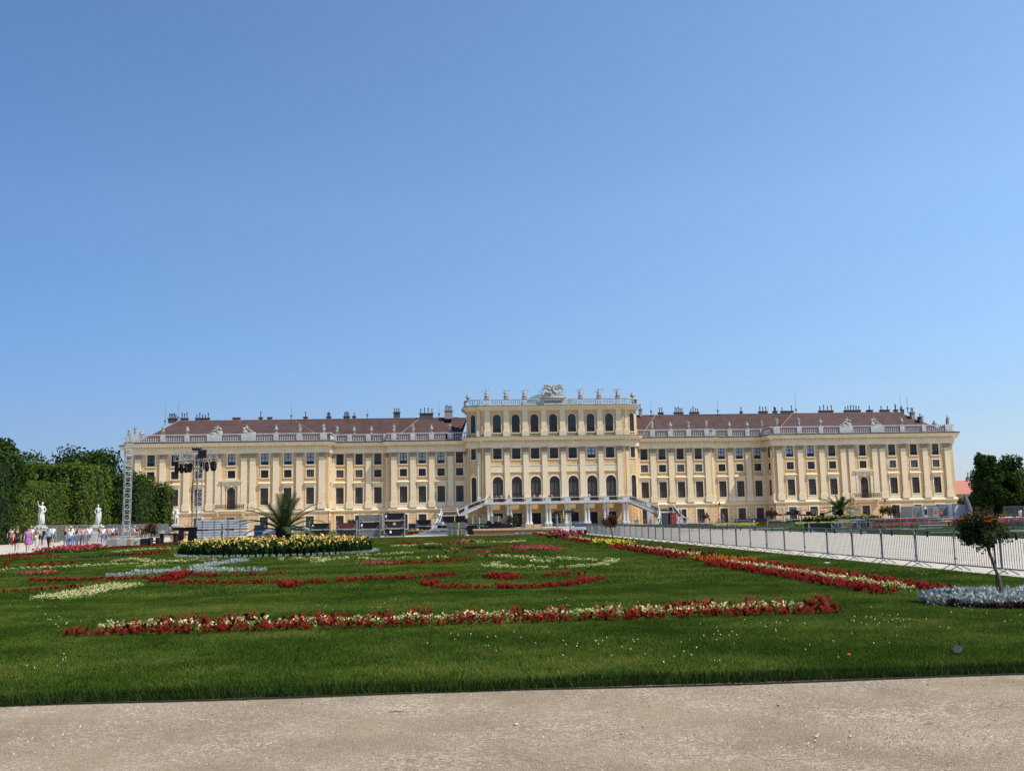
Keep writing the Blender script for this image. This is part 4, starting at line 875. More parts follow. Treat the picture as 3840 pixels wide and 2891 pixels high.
tp(2061,'stand','darker of two people in red on the terrace before the middle arched window',(.3,.02,.03),(.1,.1,.12))
tp(2069,'stand2','brighter of two people in red on the terrace before the middle arched window',(.6,.03,.08),(.1,.1,.12))
tp(2210,'stand','person in lavender shirt alone on the right part of the terrace',(.55,.55,.8),(.3,.3,.35))
tp(1811,'walk','person in white top highest on the left staircase',(.7,.7,.7),(.1,.12,.2),y=TY+1.5,z=4.45)
tp(1801,'walk','person in white top and red trousers on the left staircase',(.7,.7,.7),(.4,.03,.03),y=TY+1.2,z=4.1)
tp(1778,'walk','person in red top lowest on the left staircase',(.35,.05,.05),(.1,.1,.12),y=TY+1.3,z=3.45)
# people on the right
def rp(px,Y,*a,**k): person(GX(px,Y),Y,0,*a,**k)
rp(2661,-16,.2,'stand','person in pink top beside the doorway left of the blue door',(.6,.25,.28),(.04,.05,.08),hair='short')
rp(2697,-16,.4,'walk','person in salmon top in the middle of the three by the blue door',(.6,.28,.22),(.3,.1,.1),hair='long')
rp(2713,-16,-.2,'stand2','person in dark waistcoat and white cap in front of the blue door',(.06,.02,.03),(.1,.1,.12),hair='cap',hc=(.7,.7,.7))
rp(2812,-17,0,'stand','person with white hair between the two dark crate racks',(.15,.1,.1),(.1,.1,.1),hc=(.7,.65,.6))
rp(2383,-20,.3,'stand','person in white top and hat under the right staircase',(.7,.7,.7),(.15,.15,.18),hair='hat',hc=(.7,.7,.65))
rp(2392,-20,.3,'walk','person in grey top beside the white hat under the right staircase',(.3,.3,.3),(.1,.1,.12))
rp(3390,-14,.3,'walk','person in black walking beside the far right doorway',(.03,.025,.03),(.04,.03,.03),hair='long')
rp(3381,-13,.3,'stand','person in brown top by the far right doorway',(.15,.1,.08),(.1,.05,.05))
rp(3511,-30,0,'walk','person in dark vest and patterned shorts before the grey containers',(.1,.1,.1),(.35,.3,.3),'shorts')
rp(3530,-30,.3,'stand2','worker in orange red top and dark trousers before the grey containers',(.7,.08,.03),(.02,.02,.025),hair='cap',hc=(.5,.04,.03))
rp(3828,-62,2.5,'walk','person in white T-shirt and pink shorts at the right edge by the mesh fence',(.8,.8,.8),(.6,.4,.38),'shorts')
# ---------------- stone figures, urns and trophies on the balustrades (each a thing)
def statue_mesh(seed,arms='mixed'):
    rr=random.Random(seed); s=1.18
    J=[((0,0,.95),(.16,.13)),((.03,0,1.1),(.14,.11)),((0,0,1.32),(.17,.12)),((0,0,1.5),.06),((.02,-.02,1.6),.075),((.03,-.03,1.68),(.095,.11)),((.03,0,1.78),.07)]
    E=[(0,1),(1,2),(2,3),(3,4),(4,5),(5,6)]
    k=rr.choice((-1,1)); 
    J+= [((k*.1,0,.9),.11),((k*.12,-.12,.5),.08),((k*.12,-.03,.1),.06),((k*.13,-.17,.05),.045)]; E+=[(0,7),(7,8),(8,9),(9,10)]
    J+= [((-k*.1,0,.9),.11),((-k*.11,0,.5),.075),((-k*.12,.04,.1),.055),((-k*.15,-.1,.05),.045)]; E+=[(0,11),(11,12),(12,13),(13,14)]
    up=rr.random()<.5
    J+= [((k*.2,0,1.42),.07),((k*.34,-.05,1.3 if not up else 1.5),.055),((k*(.28 if not up else .38),-.2,1.35 if not up else 1.75),.045),((k*(.22 if not up else .38),-.25,1.4 if not up else 1.86),.04)]; E+=[(2,15),(15,16),(16,17),(17,18)]
    J+= [((-k*.2,0,1.42),.07),((-k*.33,.02,1.15),.055),((-k*.22,-.16,1.0),.045),((-k*.16,-.2,1.0),.04)]; E+=[(2,19),(19,20),(20,21),(21,22)]
    me=skinmesh('stone_figure',[(tuple(c*s for c in p),(tuple(q*s for q in r) if isinstance(r,tuple) else r*s)) for p,r in J],E,[M['stat']])
    # drapery as one mass with the figure
    bm=bmesh.new(); bm.from_mesh(me); b=MB(); long_=rr.random()<.6
    b.lathe([(.16,1.28),(.21,1.0),(.26,.6 if long_ else .8),(.30,.12 if long_ else .66),(.2,.1 if long_ else .7)] ,14,(-k*.03,.03,0),1,.8,.09,rr.choice((4,5,6)),rr.random()*6)
    b.tube([(k*.2,.0,1.7),(k*.26,.12,1.3),(k*.3,.16,.8),(k*.26,.14,.15)],[.08,.12,.13,.1],7)
    t=b.mesh('t',M['stat'],True); bm.from_mesh(t); bm.to_mesh(me); bm.free(); bpy.data.meshes.remove(t)
    me.polygons.foreach_set('use_smooth',[True]*len(me.polygons)); return me
SM=[statue_mesh(i) for i in range(5)]
b=MB(); b.lathe([(.3,0),(.32,.1),(.16,.22),(.12,.4),(.2,.5),(.42,.8),(.46,1.0),(.36,1.15),(.2,1.25),(.3,1.35),(.22,1.5),(.1,1.62),(.13,1.72),(.04,1.85)],12)
for s in (-1,1): b.tube([(s*.4,0,.75),(s*.56,0,.95),(s*.5,0,1.15),(s*.34,0,1.15)],.05,5)
b.box(-.34,.34,-.34,.34,-.02,.04); URN=b.mesh('stone_urn',M['stat'],True)
def reclining(seed):
    rr=random.Random(seed); m_=1 if seed%2 else -1
    J=[((0,0,.75),(.22,.2)),((.12,0,1.0),(.2,.17)),((.2,0,1.3),(.22,.17)),((.22,0,1.55),.08),((.24,0,1.68),.12),((.24,0,1.85),.11)]
    E=[(0,1),(1,2),(2,3),(3,4),(4,5)]
    J+=[((-.3,-.15,.85),.14),((-.75,-.2,.65),.1),((-1.1,-.2,.3),.07),((-.3,.15,.7),.14),((-.8,.1,.35),.1),((-1.35,0,.2),.07)]; E+=[(0,6),(6,7),(7,8),(0,9),(9,10),(10,11)]
    J+=[((.45,0,1.42),.08),((.65,-.1,1.1),.07),((.6,-.1,.8),.06),((-.05,0,1.42),.08),((-.3,-.2,1.25),.07),((-.45,-.25,1.5),.06)]; E+=[(2,12),(12,13),(13,14),(2,15),(15,16),(16,17)]
    me=skinmesh('reclining_group',[((p[0]*m_,p[1],p[2]),r) for p,r in J],E,[M['stat']])
    bm=bmesh.new(); bm.from_mesh(me); b=MB()
    b.ell((m_*.5,.1,.3),(.7,.4,.55),9,5); b.ell((-m_*.7,.1,.15),(.9,.4,.3),9,5); b.ell((m_*.75,-.1,1.0),(.22,.2,.35),7,5); b.tube([(m_*.55,0,1.2),(m_*.7,.15,.7),(m_*.2,.2,.4)],[.16,.22,.2],7)
    t=b.mesh('t',M['stat'],True); bm.from_mesh(t); bm.to_mesh(me); bm.free(); me.polygons.foreach_set('use_smooth',[True]*len(me.polygons)); return me
RC=[reclining(i) for i in range(2)]
def put_me(me,name,x,y,z,rz,label,cat,group=None,sc=1):
    o=bpy.data.objects.new(name,me); COL.link(o); o.location=(x,y,z); o.rotation_euler=(0,0,rz); o.scale=(sc,)*3; return tag(o,label,cat,group)
def topz(Y): return 20.43
ordn=['first','second','third','fourth','fifth','sixth','seventh','eighth','ninth','tenth','eleventh','twelfth','thirteenth','fourteenth','fifteenth','sixteenth']
def fig_row(items,side):
    n={'s':0,'u':0,'g':0}; tot={k:sum(1 for a in items if a[1]==k) for k in n}
    for x,k,y in items:
        n[k]+=1
        if k=='s': put_me(SM[(int(abs(x)*7)+ (3 if x>0 else 0))%5],'stone_figure',x,y-.35,topz(0),random.uniform(-.5,.5),f"stone figure standing on the {side} wing balustrade, {ordn[n[k]-1]} such figure from the left",'statue','stone figures along the roof balustrade',.95)
        elif k=='u': put_me(URN,'stone_urn',x,y-.35,topz(0),random.uniform(0,3),f"stone urn on the {side} wing balustrade, {ordn[n[k]-1]} urn from the left",'urn','stone urns along the roof balustrade',.92)
        else: put_me(RC[n[k]%2],'reclining_group',x,y-.35,topz(0)-.05,.1,f"{'left' if n[k]==1 else 'right'} of the two reclining stone groups above the {side} balcony",'statue','reclining stone groups',1.05)
items=[(-87.3,'s',YP),(-81.6,'s',YP),(-76.7,'u',YP),(-70.7,'g',YP),(-64.3,'g',YP),(-58.45,'u',YP),(-53.65,'s',YP),(-48.6,'s',YP),(-46.9+.6,'s',YR),(-43.6+.9,'u',YR),(-39.6+.6,'u',YR),(-34.1,'s',YI),(-30.05,'s',YI),(-26.05,'u',YI),(-22.05,'s',YI)]
fig_row(items,'left')
items=[(22.05,'s',YI),(26.05,'u',YI),(30.05,'s',YI),(34.1,'s',YI),(39.6,'u',YR),(43.6,'u',YR),(46.9,'s',YR),(48.6+.2,'s',YP),(53.65,'s',YP),(58.45,'u',YP),(64.3,'g',YP),(70.7,'g',YP),(76.7,'u',YP),(81.6,'s',YP),(87.3,'s',YP)]
fig_row(items,'right')
put_me(SM[1],'stone_figure',-90.2,.65,20.43,.3,'white stone figure at the far left end of the balustrade, set back beyond the corner','statue'); put_me(URN,'stone_urn',-88.4,3,20.43,0,'small stone urn between the two leftmost roof figures','urn')
put_me(SM[3],'stone_figure',90.2,.65,20.43,-.3,'stone figure at the far right end of the balustrade, set back beyond the corner','statue'); put_me(URN,'stone_urn',88.3,3,20.43,0,'small stone urn seen beside the rightmost roof figures','urn')
# trophies of armour on the central block
def trophy(seed):
    rr=random.Random(seed); b=MB(); b.box(-.55,.55,-.4,.4,0,.3); b.lathe([(.34,.3),(.42,.7),(.38,1.0),(.5,1.35),(.36,1.6),(.14,1.7)],10,(0,0,0),1,.7); b.ell((0,-.02,1.9),(.2,.22,.26),9,6); b.tube([(0,.15,2.0),(0,0,2.25),(0,-.15,2.2)],[.05,.09,.05],6)
    b.tube([(-.12,-.42,.75),(-.12,-.30,.75)],[.33,.36],12); b.ell((-.12,-.45,.75),(.12,.06,.12),8,4)
    for a in (-.5,-.36,-.2,.2,.36,.5):
        L=rr.uniform(1.55,2.0); x=math.sin(a)*L; z=.4+math.cos(a)*L; b.tube([(a*.3,.15,.4),(x,.15,z)],[.05,.035],5); 
        if rr.random()<.5: b.tube([(x,.15,z),(x+math.sin(a)*.35,.15,z+math.cos(a)*.35)],[.11,.01],4)
        else: b.prism([(-.1,0),(.08,.02),(.1,.22),(-.06,.2)],.13,.18,lambda p,q,d,x=x,z=z,a=a:(x+p*math.cos(a),d,z-.35+q-p*math.sin(a)))
    for s in (-1,1): b.ell((s*.5,0,.5),(.2,.25,.2),7,4)
    return b.mesh('armour_trophy',M['stat'],True)
TR=[trophy(i) for i in range(3)]
for i,x in enumerate((-14.15,-10.0,-6.04,6.04,10.07,14.15)):
    put_me(TR[i%3],'armour_trophy',x,YC-.3,27.1,0,['outermost','middle','innermost','innermost','middle','outermost'][i]+' stone trophy of armour and spears on the '+('left' if i<3 else 'right')+' half of the central block','sculpture','armour trophies on the central block',.92)
for s in (-1,1): put_me(URN,'stone_urn',s*18.1,-.9,27.1,0,'stone urn at the '+('left' if s<0 else 'right')+' corner of the raised central block','urn')
eg=thing('eagle_sculpture','large carved eagle with spread wings and a gilded globe above the middle of the palace','sculpture',(0,YC-.5,27.1)); eg.scale=(.95,1,.86)
b=MB(); b.box(-2.7,2.7,-.5,.6,0,.45); b.box(-2.2,2.2,-.4,.5,.45,.75)
for s in (-1,1):
    for k in range(5): b.ell((s*(.7+k*.38),rr.uniform(-.2,.1),.9+.25*(k%2)),(.38,.3,.28),7,4)
    for a in (.9,1.1,1.25): b.tube([(s*.4,0,1.0),(s*(.4+3.1*math.sin(a)),.05,1.0+2.2*math.cos(a))],[.1,.05],5)
b.build('trophy_base',M['stat'],eg,True)
b=MB(); b.lathe([(.1,1.3),(.34,1.6),(.42,2.1),(.36,2.6),(.2,2.95),(.16,3.1)],10,(.1,0,0),1,.8); b.ell((.12,-.08,3.2),(.16,.2,.17),8,5); b.tube([(.12,-.24,3.2),(.12,-.42,3.12)],[.06,.01],5)
for s in (-1,1): b.tube([(.1+s*.2,0,1.6),(.1+s*.26,-.1,1.1)],[.14,.1],6)
b.build('eagle_body',M['stat'],eg,True)
for s in (-1,1):
    b=MB(); K=9
    for k in range(K):       # feathers fan out and hang from the arched leading edge
        t=k/(K-1); x0=.1+s*(.25+1.9*t); z0=2.75+.75*math.sin(t*2.2)**1.0-.35*t*t; ln=1.25-.5*abs(t-.35)
        b.tube([(x0,.05,z0),(x0+s*.12*t,-.02,z0-ln*.55),(x0+s*.22*t,.0,z0-ln)],[.17,.15,.05],6)
    b.tube([(.1+s*.2,0,2.7)]+[(.1+s*(.25+1.9*t/6),0,2.8+.78*math.sin(t/6*2.2)-.33*(t/6)**2) for t in range(7)],[.2]+[.17]*6+[.08],7)
    b.build('wing',M['stat'],eg,True)
b=MB(); b.ell((-.85,-.35,2.25),(.48,.4,.42),10,6); b.tube([(-1.3,-.38,2.35),(-.4,-.5,2.35)],.12,6); b.build('gilded_globe',M['gold'],eg,True)
b=MB(); b.ell((.55,-.2,1.5),(.45,.3,.55),9,6); b.ell((-.6,-.3,1.3),(.4,.3,.5),9,6); b.build('shield_group',M['stat'],eg,True)
# white garden statues on plinths along the left hedge
def garden_statue(px,Y,idx,label,sc,rz,sx=1):
    p=Vector((GX(px,Y),Y,0)); t=thing('garden_statue',label,'statue',p,rz,'white statues along the hedge')
    b=MB(); b.box(-.65,.65,-.65,.65,0,.35); b.box(-.5,.5,-.5,.5,.35,1.6); b.box(-.62,.62,-.62,.62,1.6,1.82); b.box(-.42,.42,-.42,.42,1.82,2.0); b.build('plinth',M['stonew'],t)
    me=SM[idx].copy(); me.materials.clear(); me.materials.append(M['sw2']); o=bpy.data.objects.new('figure',me); COL.link(o); o.parent=t; o.location=(0,0,1.98); o.scale=(sc*.8,sc*.85,sc); return t
garden_statue(152,-105,2,'white statue with one arm raised on a plinth before the low clipped hedge',1.16,.3)
garden_statue(363,-93,0,'white draped statue on a tall plinth behind the crowd, second along the hedge',1.12,.1)
garden_statue(660,-62,4,'white statue on a plinth right of the hedges, in front of the palace',1.2,.2)
# street lanterns on stone pedestals near the stairs
for px,Y,l in ((1646,-20,'white lantern on a stone pedestal left of the staircase'),(2555,-20,'white lantern on a stone pedestal right of the staircase')):
    x=GX(px,Y); t=thing('pedestal_lantern',l,'lamp',(x,Y,0)); t.scale=(.8,.8,.9); b=MB(); b.box(-.5,.5,-.5,.5,0,.25); b.box(-.35,.35,-.35,.35,.25,1.5); b.box(-.45,.45,-.45,.45,1.5,1.7); b.build('pedestal',M['stonew'],t)
    b=MB(); b.tube([(0,0,1.7),(0,0,2.3)],[.12,.07],8); b.lathe([(.1,2.3),(.22,2.4),(.3,3.0),(.3,3.05),(.1,3.3),(.03,3.5)],8); b.build('lantern',M['aluw'],t)
# ---------------- foliage
def leafcloud(b,fn,n,size,rr,flat=.35):
    """fn(rr)->(point, outward normal or None)"""
    for i in range(n):
        p,nn=fn(rr); s=size*rr.uniform(.55,1.3)
        v=Vector((rr.gauss(0,1),rr.gauss(0,1),rr.gauss(0,1)+.3)).normalized()
        if nn is not None: v=(v*(1-flat)+nn*flat*1.6).normalized()
        u=v.cross(Vector((rr.gauss(0,1),rr.gauss(0,1),rr.gauss(0,1)))).normalized(); w_=v.cross(u)
        b.face([p-u*s*.5,p+w_*s*.32,p+u*s*.5,p-w_*s*.32])
def boxsurf(x0,x1,y0,y1,z0,z1,jit):
    A=[((x1-x0)*(z1-z0),0),((y1-y0)*(z1-z0),1),((x1-x0)*(y1-y0),2)]; tot=A[0][0]*2+A[1][0]*2+A[2][0]
    def f(rr):
        r=rr.uniform(0,tot); j=rr.gauss(0,jit)+.12*math.sin(r*0)
        if r<A[0][0]*2:
            s=r<A[0][0]; x,z=rr.uniform(x0,x1),rr.uniform(z0,z1); j+=jit*(1.2*math.sin(x*1.9+z*1.3)+math.sin(z*2.3-x*.8)); return Vector((x,(y0-j) if s else (y1+j),z)),Vector((0,-1 if s else 1,0))
        r-=A[0][0]*2
        if r<A[1][0]*2:
            s=r<A[1][0]; y,z=rr.uniform(y0,y1),rr.uniform(z0,z1); j+=jit*(1.2*math.sin(y*1.9+z*1.3)+math.sin(z*2.3-y*.8)); return Vector(((x0-j) if s else (x1+j),y,z)),Vector((-1 if s else 1,0,0))
        x,y=rr.uniform(x0,x1),rr.uniform(y0,y1); return Vector((x,y,z1+j+jit*1.5*math.sin(x*1.1)*math.sin(y*.9))),Vector((0,0,1))
    return f
def hedge(x0,x1,y0,y1,h,label,m_='hedge',dens=9,size=.42,seed=1,jit=.12,z0=0):
    rr=random.Random(seed); t=thing('clipped_hedge',label,'hedge',((x0+x1)/2,(y0+y1)/2,0)); ox,oy=(x0+x1)/2,(y0+y1)/2
    b=MB(); b.T=Matrix.Translation((-ox,-oy,0)); ii=min(.75,(x1-x0)*.3,(y1-y0)*.3); b.box(x0+ii,x1-ii,y0+ii,y1-ii,z0,h-.7); b.build('dark_core',M['hcore'],t)  # solid dark box inside the leaf shell
    area=2*((x1-x0)+(y1-y0))*(h-z0)+(x1-x0)*(y1-y0); b=MB(); b.T=Matrix.Translation((-ox,-oy,0))
    leafcloud(b,boxsurf(x0,x1,y0,y1,z0,h,jit),int(area*dens),size,rr,.45); e_=min(.35,(x1-x0)*.2,(y1-y0)*.2); leafcloud(b,boxsurf(x0+e_,x1-e_,y0+e_,y1-e_,z0,h-.35,jit),int(area*dens*.7),size*1.2,rr,.6); b.build('foliage',M[m_],t); return t
def tree(x,y,h,r,label,m_='tree',trunk=.3,clumps=16,leaves=5200,size=.45,seed=1,shape=(1,1,.8),base=.35,cat='tree',group=None,core=True,name='broadleaf_tree',pal=None):
    rr=random.Random(seed); t=thing(name,label,cat,(x,y,0),0,group)
    b=MB(); b.tube([(0,0,0),(.02*h,0,h*.25),(0,.01*h,h*.6),(0,0,h*.85)],[trunk,trunk*.8,trunk*.5,trunk*.2],8)
    cs=[]
    for k in range(clumps):
        a=k*2.4+rr.uniform(-.4,.4); zz=rr.random()**.8; rad=r*shape[0]*math.sqrt(rr.uniform(.05,.75))*(1-.45*zz*zz); c=Vector((math.cos(a)*rad,math.sin(a)*rad,h*base+(h*(1-base)-r*.35)*zz)); cr=r*rr.uniform(.34,.55)*(1-.2*zz); cs.append((c,cr))
        b.tube([(0,0,h*(base*.7+.1*rr.random())),(c.x*.5,c.y*.5,c.z*.75),(c.x,c.y,c.z)],[trunk*.3,trunk*.2,trunk*.06],5)
    b.build('trunk',M['bark'],t)
    wts=[c[1]**2 for c in cs]; S=sum(wts)
    def f(rr):
        q=rr.uniform(0,S); 
        for (c,cr),w_ in zip(cs,wts):
            q-=w_
            if q<=0: break
        v=Vector((rr.gauss(0,1),rr.gauss(0,1),rr.gauss(0,1))).normalized(); return c+Vector((v.x,v.y,v.z*shape[2]))*cr*(rr.uniform(.45,1.12)),v
    b=MB(); leafcloud(b,f,leaves,size,rr,.25); b.build('crown',M[m_],t)
    return t
# left hedges (clipped walls of hornbeam) and trees above them
hedge(-78,-69.6,-121,-101.2,9.8,'tall dark clipped hedge at the left edge behind the first walkers','tree',9,.42,1)
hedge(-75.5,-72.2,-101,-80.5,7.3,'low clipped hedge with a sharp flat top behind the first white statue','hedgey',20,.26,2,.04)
hedge(-90,-75.6,-101,-84,9.6,'long dark clipped hedge rising behind the low one','tdark',7,.45,3,.25)
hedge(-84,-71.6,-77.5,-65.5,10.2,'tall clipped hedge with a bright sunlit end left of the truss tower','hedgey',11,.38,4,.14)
hedge(-80,-69.8,-58.5,-50.5,9.6,'rounded clipped hedge just right of the truss tower','hedge',9,.42,5,.2)
hedge(-74.5,-69.2,-47.5,-42.5,8.6,'narrow clipped hedge standing in front of the palace corner','hedge',10,.4,6,.2)
hedge(-69.6,-69.0,-47.0,-42.8,8.0,'thin upright strip of hedge at the right end of the hedges','hedgey',14,.35,66,.12)  # added strip: sun on the narrow hedge's right side, painted as paler leaves
hedge(-90,-78,-62,-52,8.8,'dark hedge in the gap behind the truss tower','tdark',6,.45,7,.3)
for a in ((-80,-52,14.6,6.2,'round topped tree rising above the hedge left of the truss tower',11,'tree'),(-88,-60,13.6,6.2,'tree with a domed crown above the middle of the long left hedge',12,'tree'),(-93,-66,13.6,6.0,'lower tree above the left hedge, left of the domed crown',13,'tree'),(-73.5,-100,12.3,3.2,'shaggy tree top at the far left above the tall dark hedge',14,'tdark'),(-85,-46,12.8,5.2,'tree crown directly behind the truss tower',15,'tdark'),(-76,-108,11.6,3,'tree at the extreme left edge above the hedge',16,'tree'),(-99,-74,13.2,6.2,'low tree top between the far left tree and the domed crowns',17,'tree')):
    tree(a[0],a[1],a[2],a[3],a[4],a[6],.35,36,14000,.5,a[5],(1,1,.8),.4)
# right side
tree(75.3,-40,12.0,2.7,'tall dark tree with a pointed top right of the palace','tdark',.3,26,9000,.5,21,(1,1,1.1),.12)
tree(82.0,-36,11.9,3.0,'second tall dark tree right of the palace, with twin tops','tdark',.3,24,8000,.5,22,(1,1,1.1),.12)
tree(81.5,-48,13.6,2.8,'dark tree cut off by the right edge of the view','tdark',.3,24,8000,.5,23,(1,1,1.1),.12)
tree(101.5,9,9.4,3.6,'broad dark tree between the palace corner and the tall trees','tdark',.35,18,5200,.55,24,(1,1,.8),.25)
tree(79.5,-32,11.2,3.2,'dark tree standing behind the gap of the tall right trees','tree',.3,22,6000,.5,25,(1,1,1.1),.12)
hedge(97,112,12,15,4.7,'bright green clipped hedge beside the right palace corner','hedgey',8,.4,26,.15)
hedge(79,100,-46,-41,3.6,'dark clipped hedge wall below the tall trees on the right','hcore' if False else 'tdark',7,.4,27,.15)
hedge(75.5,79,-37,-34,9.0,'tall dark hedge trunk wall right of the palace','tdark',7,.45,28,.35)
hedge(78.9,80.5,-43.6,-42.4,8.4,'sunlit narrow edge of the tall hedge on the right','hedgey',12,.35,29,.1,3.6)  # added strip, its paler leaf colour stands for sun on the edge
# small round standard roses
def standard(px,py,zc,r,label,seed,leaves=900,size=.09,lean=0,red=.35,flowers=0,trunk=.03,stake=True,squash=1.0,fl='orange',Y=None):
    rr=random.Random(seed); p=G(px,py,.06) if Y is None else Vector((GX(px,Y),Y,0)); t=thing('standard_rose',label,'small tree',p,0,'small round rose trees')
    b=MB(); b.tube([(0,0,-.05),(lean*.2,0,zc*.35),(lean*.75,0,zc*.75),(lean,0,zc)],[trunk*1.2,trunk,trunk*.85,trunk*.6],8)
    cs=[]
    for k in range(17):
        v=Vector((rr.gauss(0,1),rr.gauss(0,1),rr.gauss(0,1)*.9)).normalized(); c=Vector((lean,0,zc))+Vector((v.x,v.y,v.z*squash))*r*rr.uniform(.35,.72); cs.append((c,r*rr.uniform(.25,.42))); b.tube([(lean,0,zc-r*.5),tuple((c+Vector((lean,0,zc)))*.5),tuple(c)],[trunk*.5,trunk*.3,trunk*.15],4)
    b.build('trunk',M['bark'],t)
    def f(rr):
        c,cr=rr.choice(cs); v=Vector((rr.gauss(0,1),rr.gauss(0,1),rr.gauss(0,1))).normalized(); return c+v*cr*rr.uniform(.3,1.15),v
    b=MB(); leafcloud(b,f,int(leaves*(1-red)),size,rr,.2); b.build('crown',M['rose'],t)
    if red>0:
        def f2(rr):
            p_,v=f(rr); d=(p_-Vector((lean,0,zc))); return Vector((lean,0,zc))+d*1.08+Vector((0,0,r*.1)),v
        b=MB(); leafcloud(b,f2,int(leaves*red),size,rr,.2); b.build('new_shoots',M['rosered'],t)
    if flowers:
        b=MB(); 
        for k in range(flowers):
            c,cr=rr.choice(cs[:9]); 
            if c.z<zc-.05*r: c=Vector((c.x,c.y,2*zc-c.z))
            v=Vector((rr.gauss(0,.7),rr.gauss(0,.7)-.6,rr.uniform(.2,1))).normalized(); q=c+v*cr*1.1
            for j in range(11):
                a=j*2.4; w_=Vector((math.cos(a),math.sin(a),.5)).normalized(); u=w_.cross(Vector((0,0,1))).normalized(); s=.034*(1-.04*j)
                b.face([q,q+w_*s+u*s*.6,q+w_*s*1.5,q+w_*s-u*s*.6])
        b.build('blossoms',M[fl],t)
    if stake: b=MB(); b.tube([(lean*.5+.06,.05,-.02),(lean*.5+.08,.05,zc*.92)],.012 if r<.7 else .02,6); b.build('stake',M['iron'],t)
    return t
standard(3765,2264,1.25,.455,'small tree with orange roses and a leaning trunk rising from the silver plants',31,6400,.047,-.27,.07,22,.028,True,.95)
standard(2302,2046,1.32,.50,'small round tree with coppery leaves between the lawn and the barriers',32,1500,.085,-.2,.75,0,.035)
standard(566,2050,1.35,.62,'small dark leaved tree beside the benches at the far left lawn corner',33,1200,.12,0,.75,0,.035)
standard(1925,2004,1.5,.9,'loose dark shrub tree among the stacked decks',34,900,.16,0,.3,0,.03,Y=-100)
standard(2648,1972,1.5,.75,'tiny dark tree left of the people by the blue door',35,600,.16,0,.4,0,.04,Y=-50)
standard(2893,1972,1.6,1.0,'small tree in front of the dark lift platform on the right',36,900,.17,0,.35,0,.04,Y=-62)
standard(3312,1970,1.9,.95,'smaller of the two round trees left of the far right doorway',37,900,.17,0,.3,0,.05,Y=-50)
standard(3342,1975,2.0,1.35,'larger round tree beside the far right doorway with reddish shoots',38,1500,.18,0,.35,0,.06,Y=-58)
standard(1318,1960,1.6,.8,'dark narrow shrub tree between two crate racks',39,700,.16,0,.2,0,.04,Y=-60)
# palms
def palm(px,Y,z0,h,L,n,label,seed,trunkr=.28,sc=1):
    rr=random.Random(seed); x=GX(px,Y); t=thing('palm_tree',label,'palm',(x,Y,0),0,'palms in round beds')
    b=MB(); 
    b.lathe([(trunkr*1.1,0),(trunkr*1.2,z0*.5),(trunkr*1.35,z0),(trunkr*1.1,z0+h*.6),(trunkr*.5,z0+h)],12,(0,0,0))
    for k in range(110):
        a=k*2.4; z=z0*.3+(z0*.7+h*.8)*k/110; r=trunkr*1.2; b.tube([(math.cos(a)*r*.8,math.sin(a)*r*.8,z),(math.cos(a)*r*1.35,math.sin(a)*r*1.35,z+.22)],[.07,.02],4)
    b.build('trunk',M['darkbark'],t); base=Vector((0,0,z0+h*.75))
    for k in range(n):
        a=k*2.39996+rr.uniform(-.15,.15); tl=k/n; el=R_(84-74*tl**.75)+rr.uniform(-.1,.1); ln=L*rr.uniform(.85,1.1)*(.72+.28*math.sin(tl*3.1)); d=Vector((math.cos(a)*math.cos(el),math.sin(a)*math.cos(el),math.sin(el))); pts=[base.copy()]; p=base.copy(); S=9
        for i in range(S):
            p=p+d*ln/S; d=(d+Vector((0,0,-.06-.17*(i/S)*math.cos(el)))).normalized(); pts.append(p.copy())
        b=MB(); b.tube(pts,[.045*(1-i/(S+2)) for i in range(S+1)],5)
        for i in range(46):
            u=(i+1.5)/48*S; j=min(S-1,int(u)); q=pts[j].lerp(pts[j+1],u-j); ax=(pts[j+1]-pts[j]).normalized(); sd=ax.cross(Vector((0,0,1)))
            if sd.length<.05: sd=Vector((math.sin(a),-math.cos(a),0))
            sd.normalize(); upv=sd.cross(ax); l=.5*sc*math.sin(math.pi*(i+3)/52)**.6
            for s in (-1,1):
                tip=q+(sd*s*.72+ax*.6+upv*.22+Vector((0,0,-.12))).normalized()*l; w_=ax*.021*sc; b.face([q-w_,q+w_,tip])
        b.build('frond',M['palm'],t)
    return t
palm(1062,-159.5,.72,.7,2.7,27,'large palm with arching fronds in the yellow flower bed left of the centre',41,.26)
palm(3152,-55,.8,1.2,3.9,26,'palm in the round bed in front of the right pavilion',42,.42,1.7)
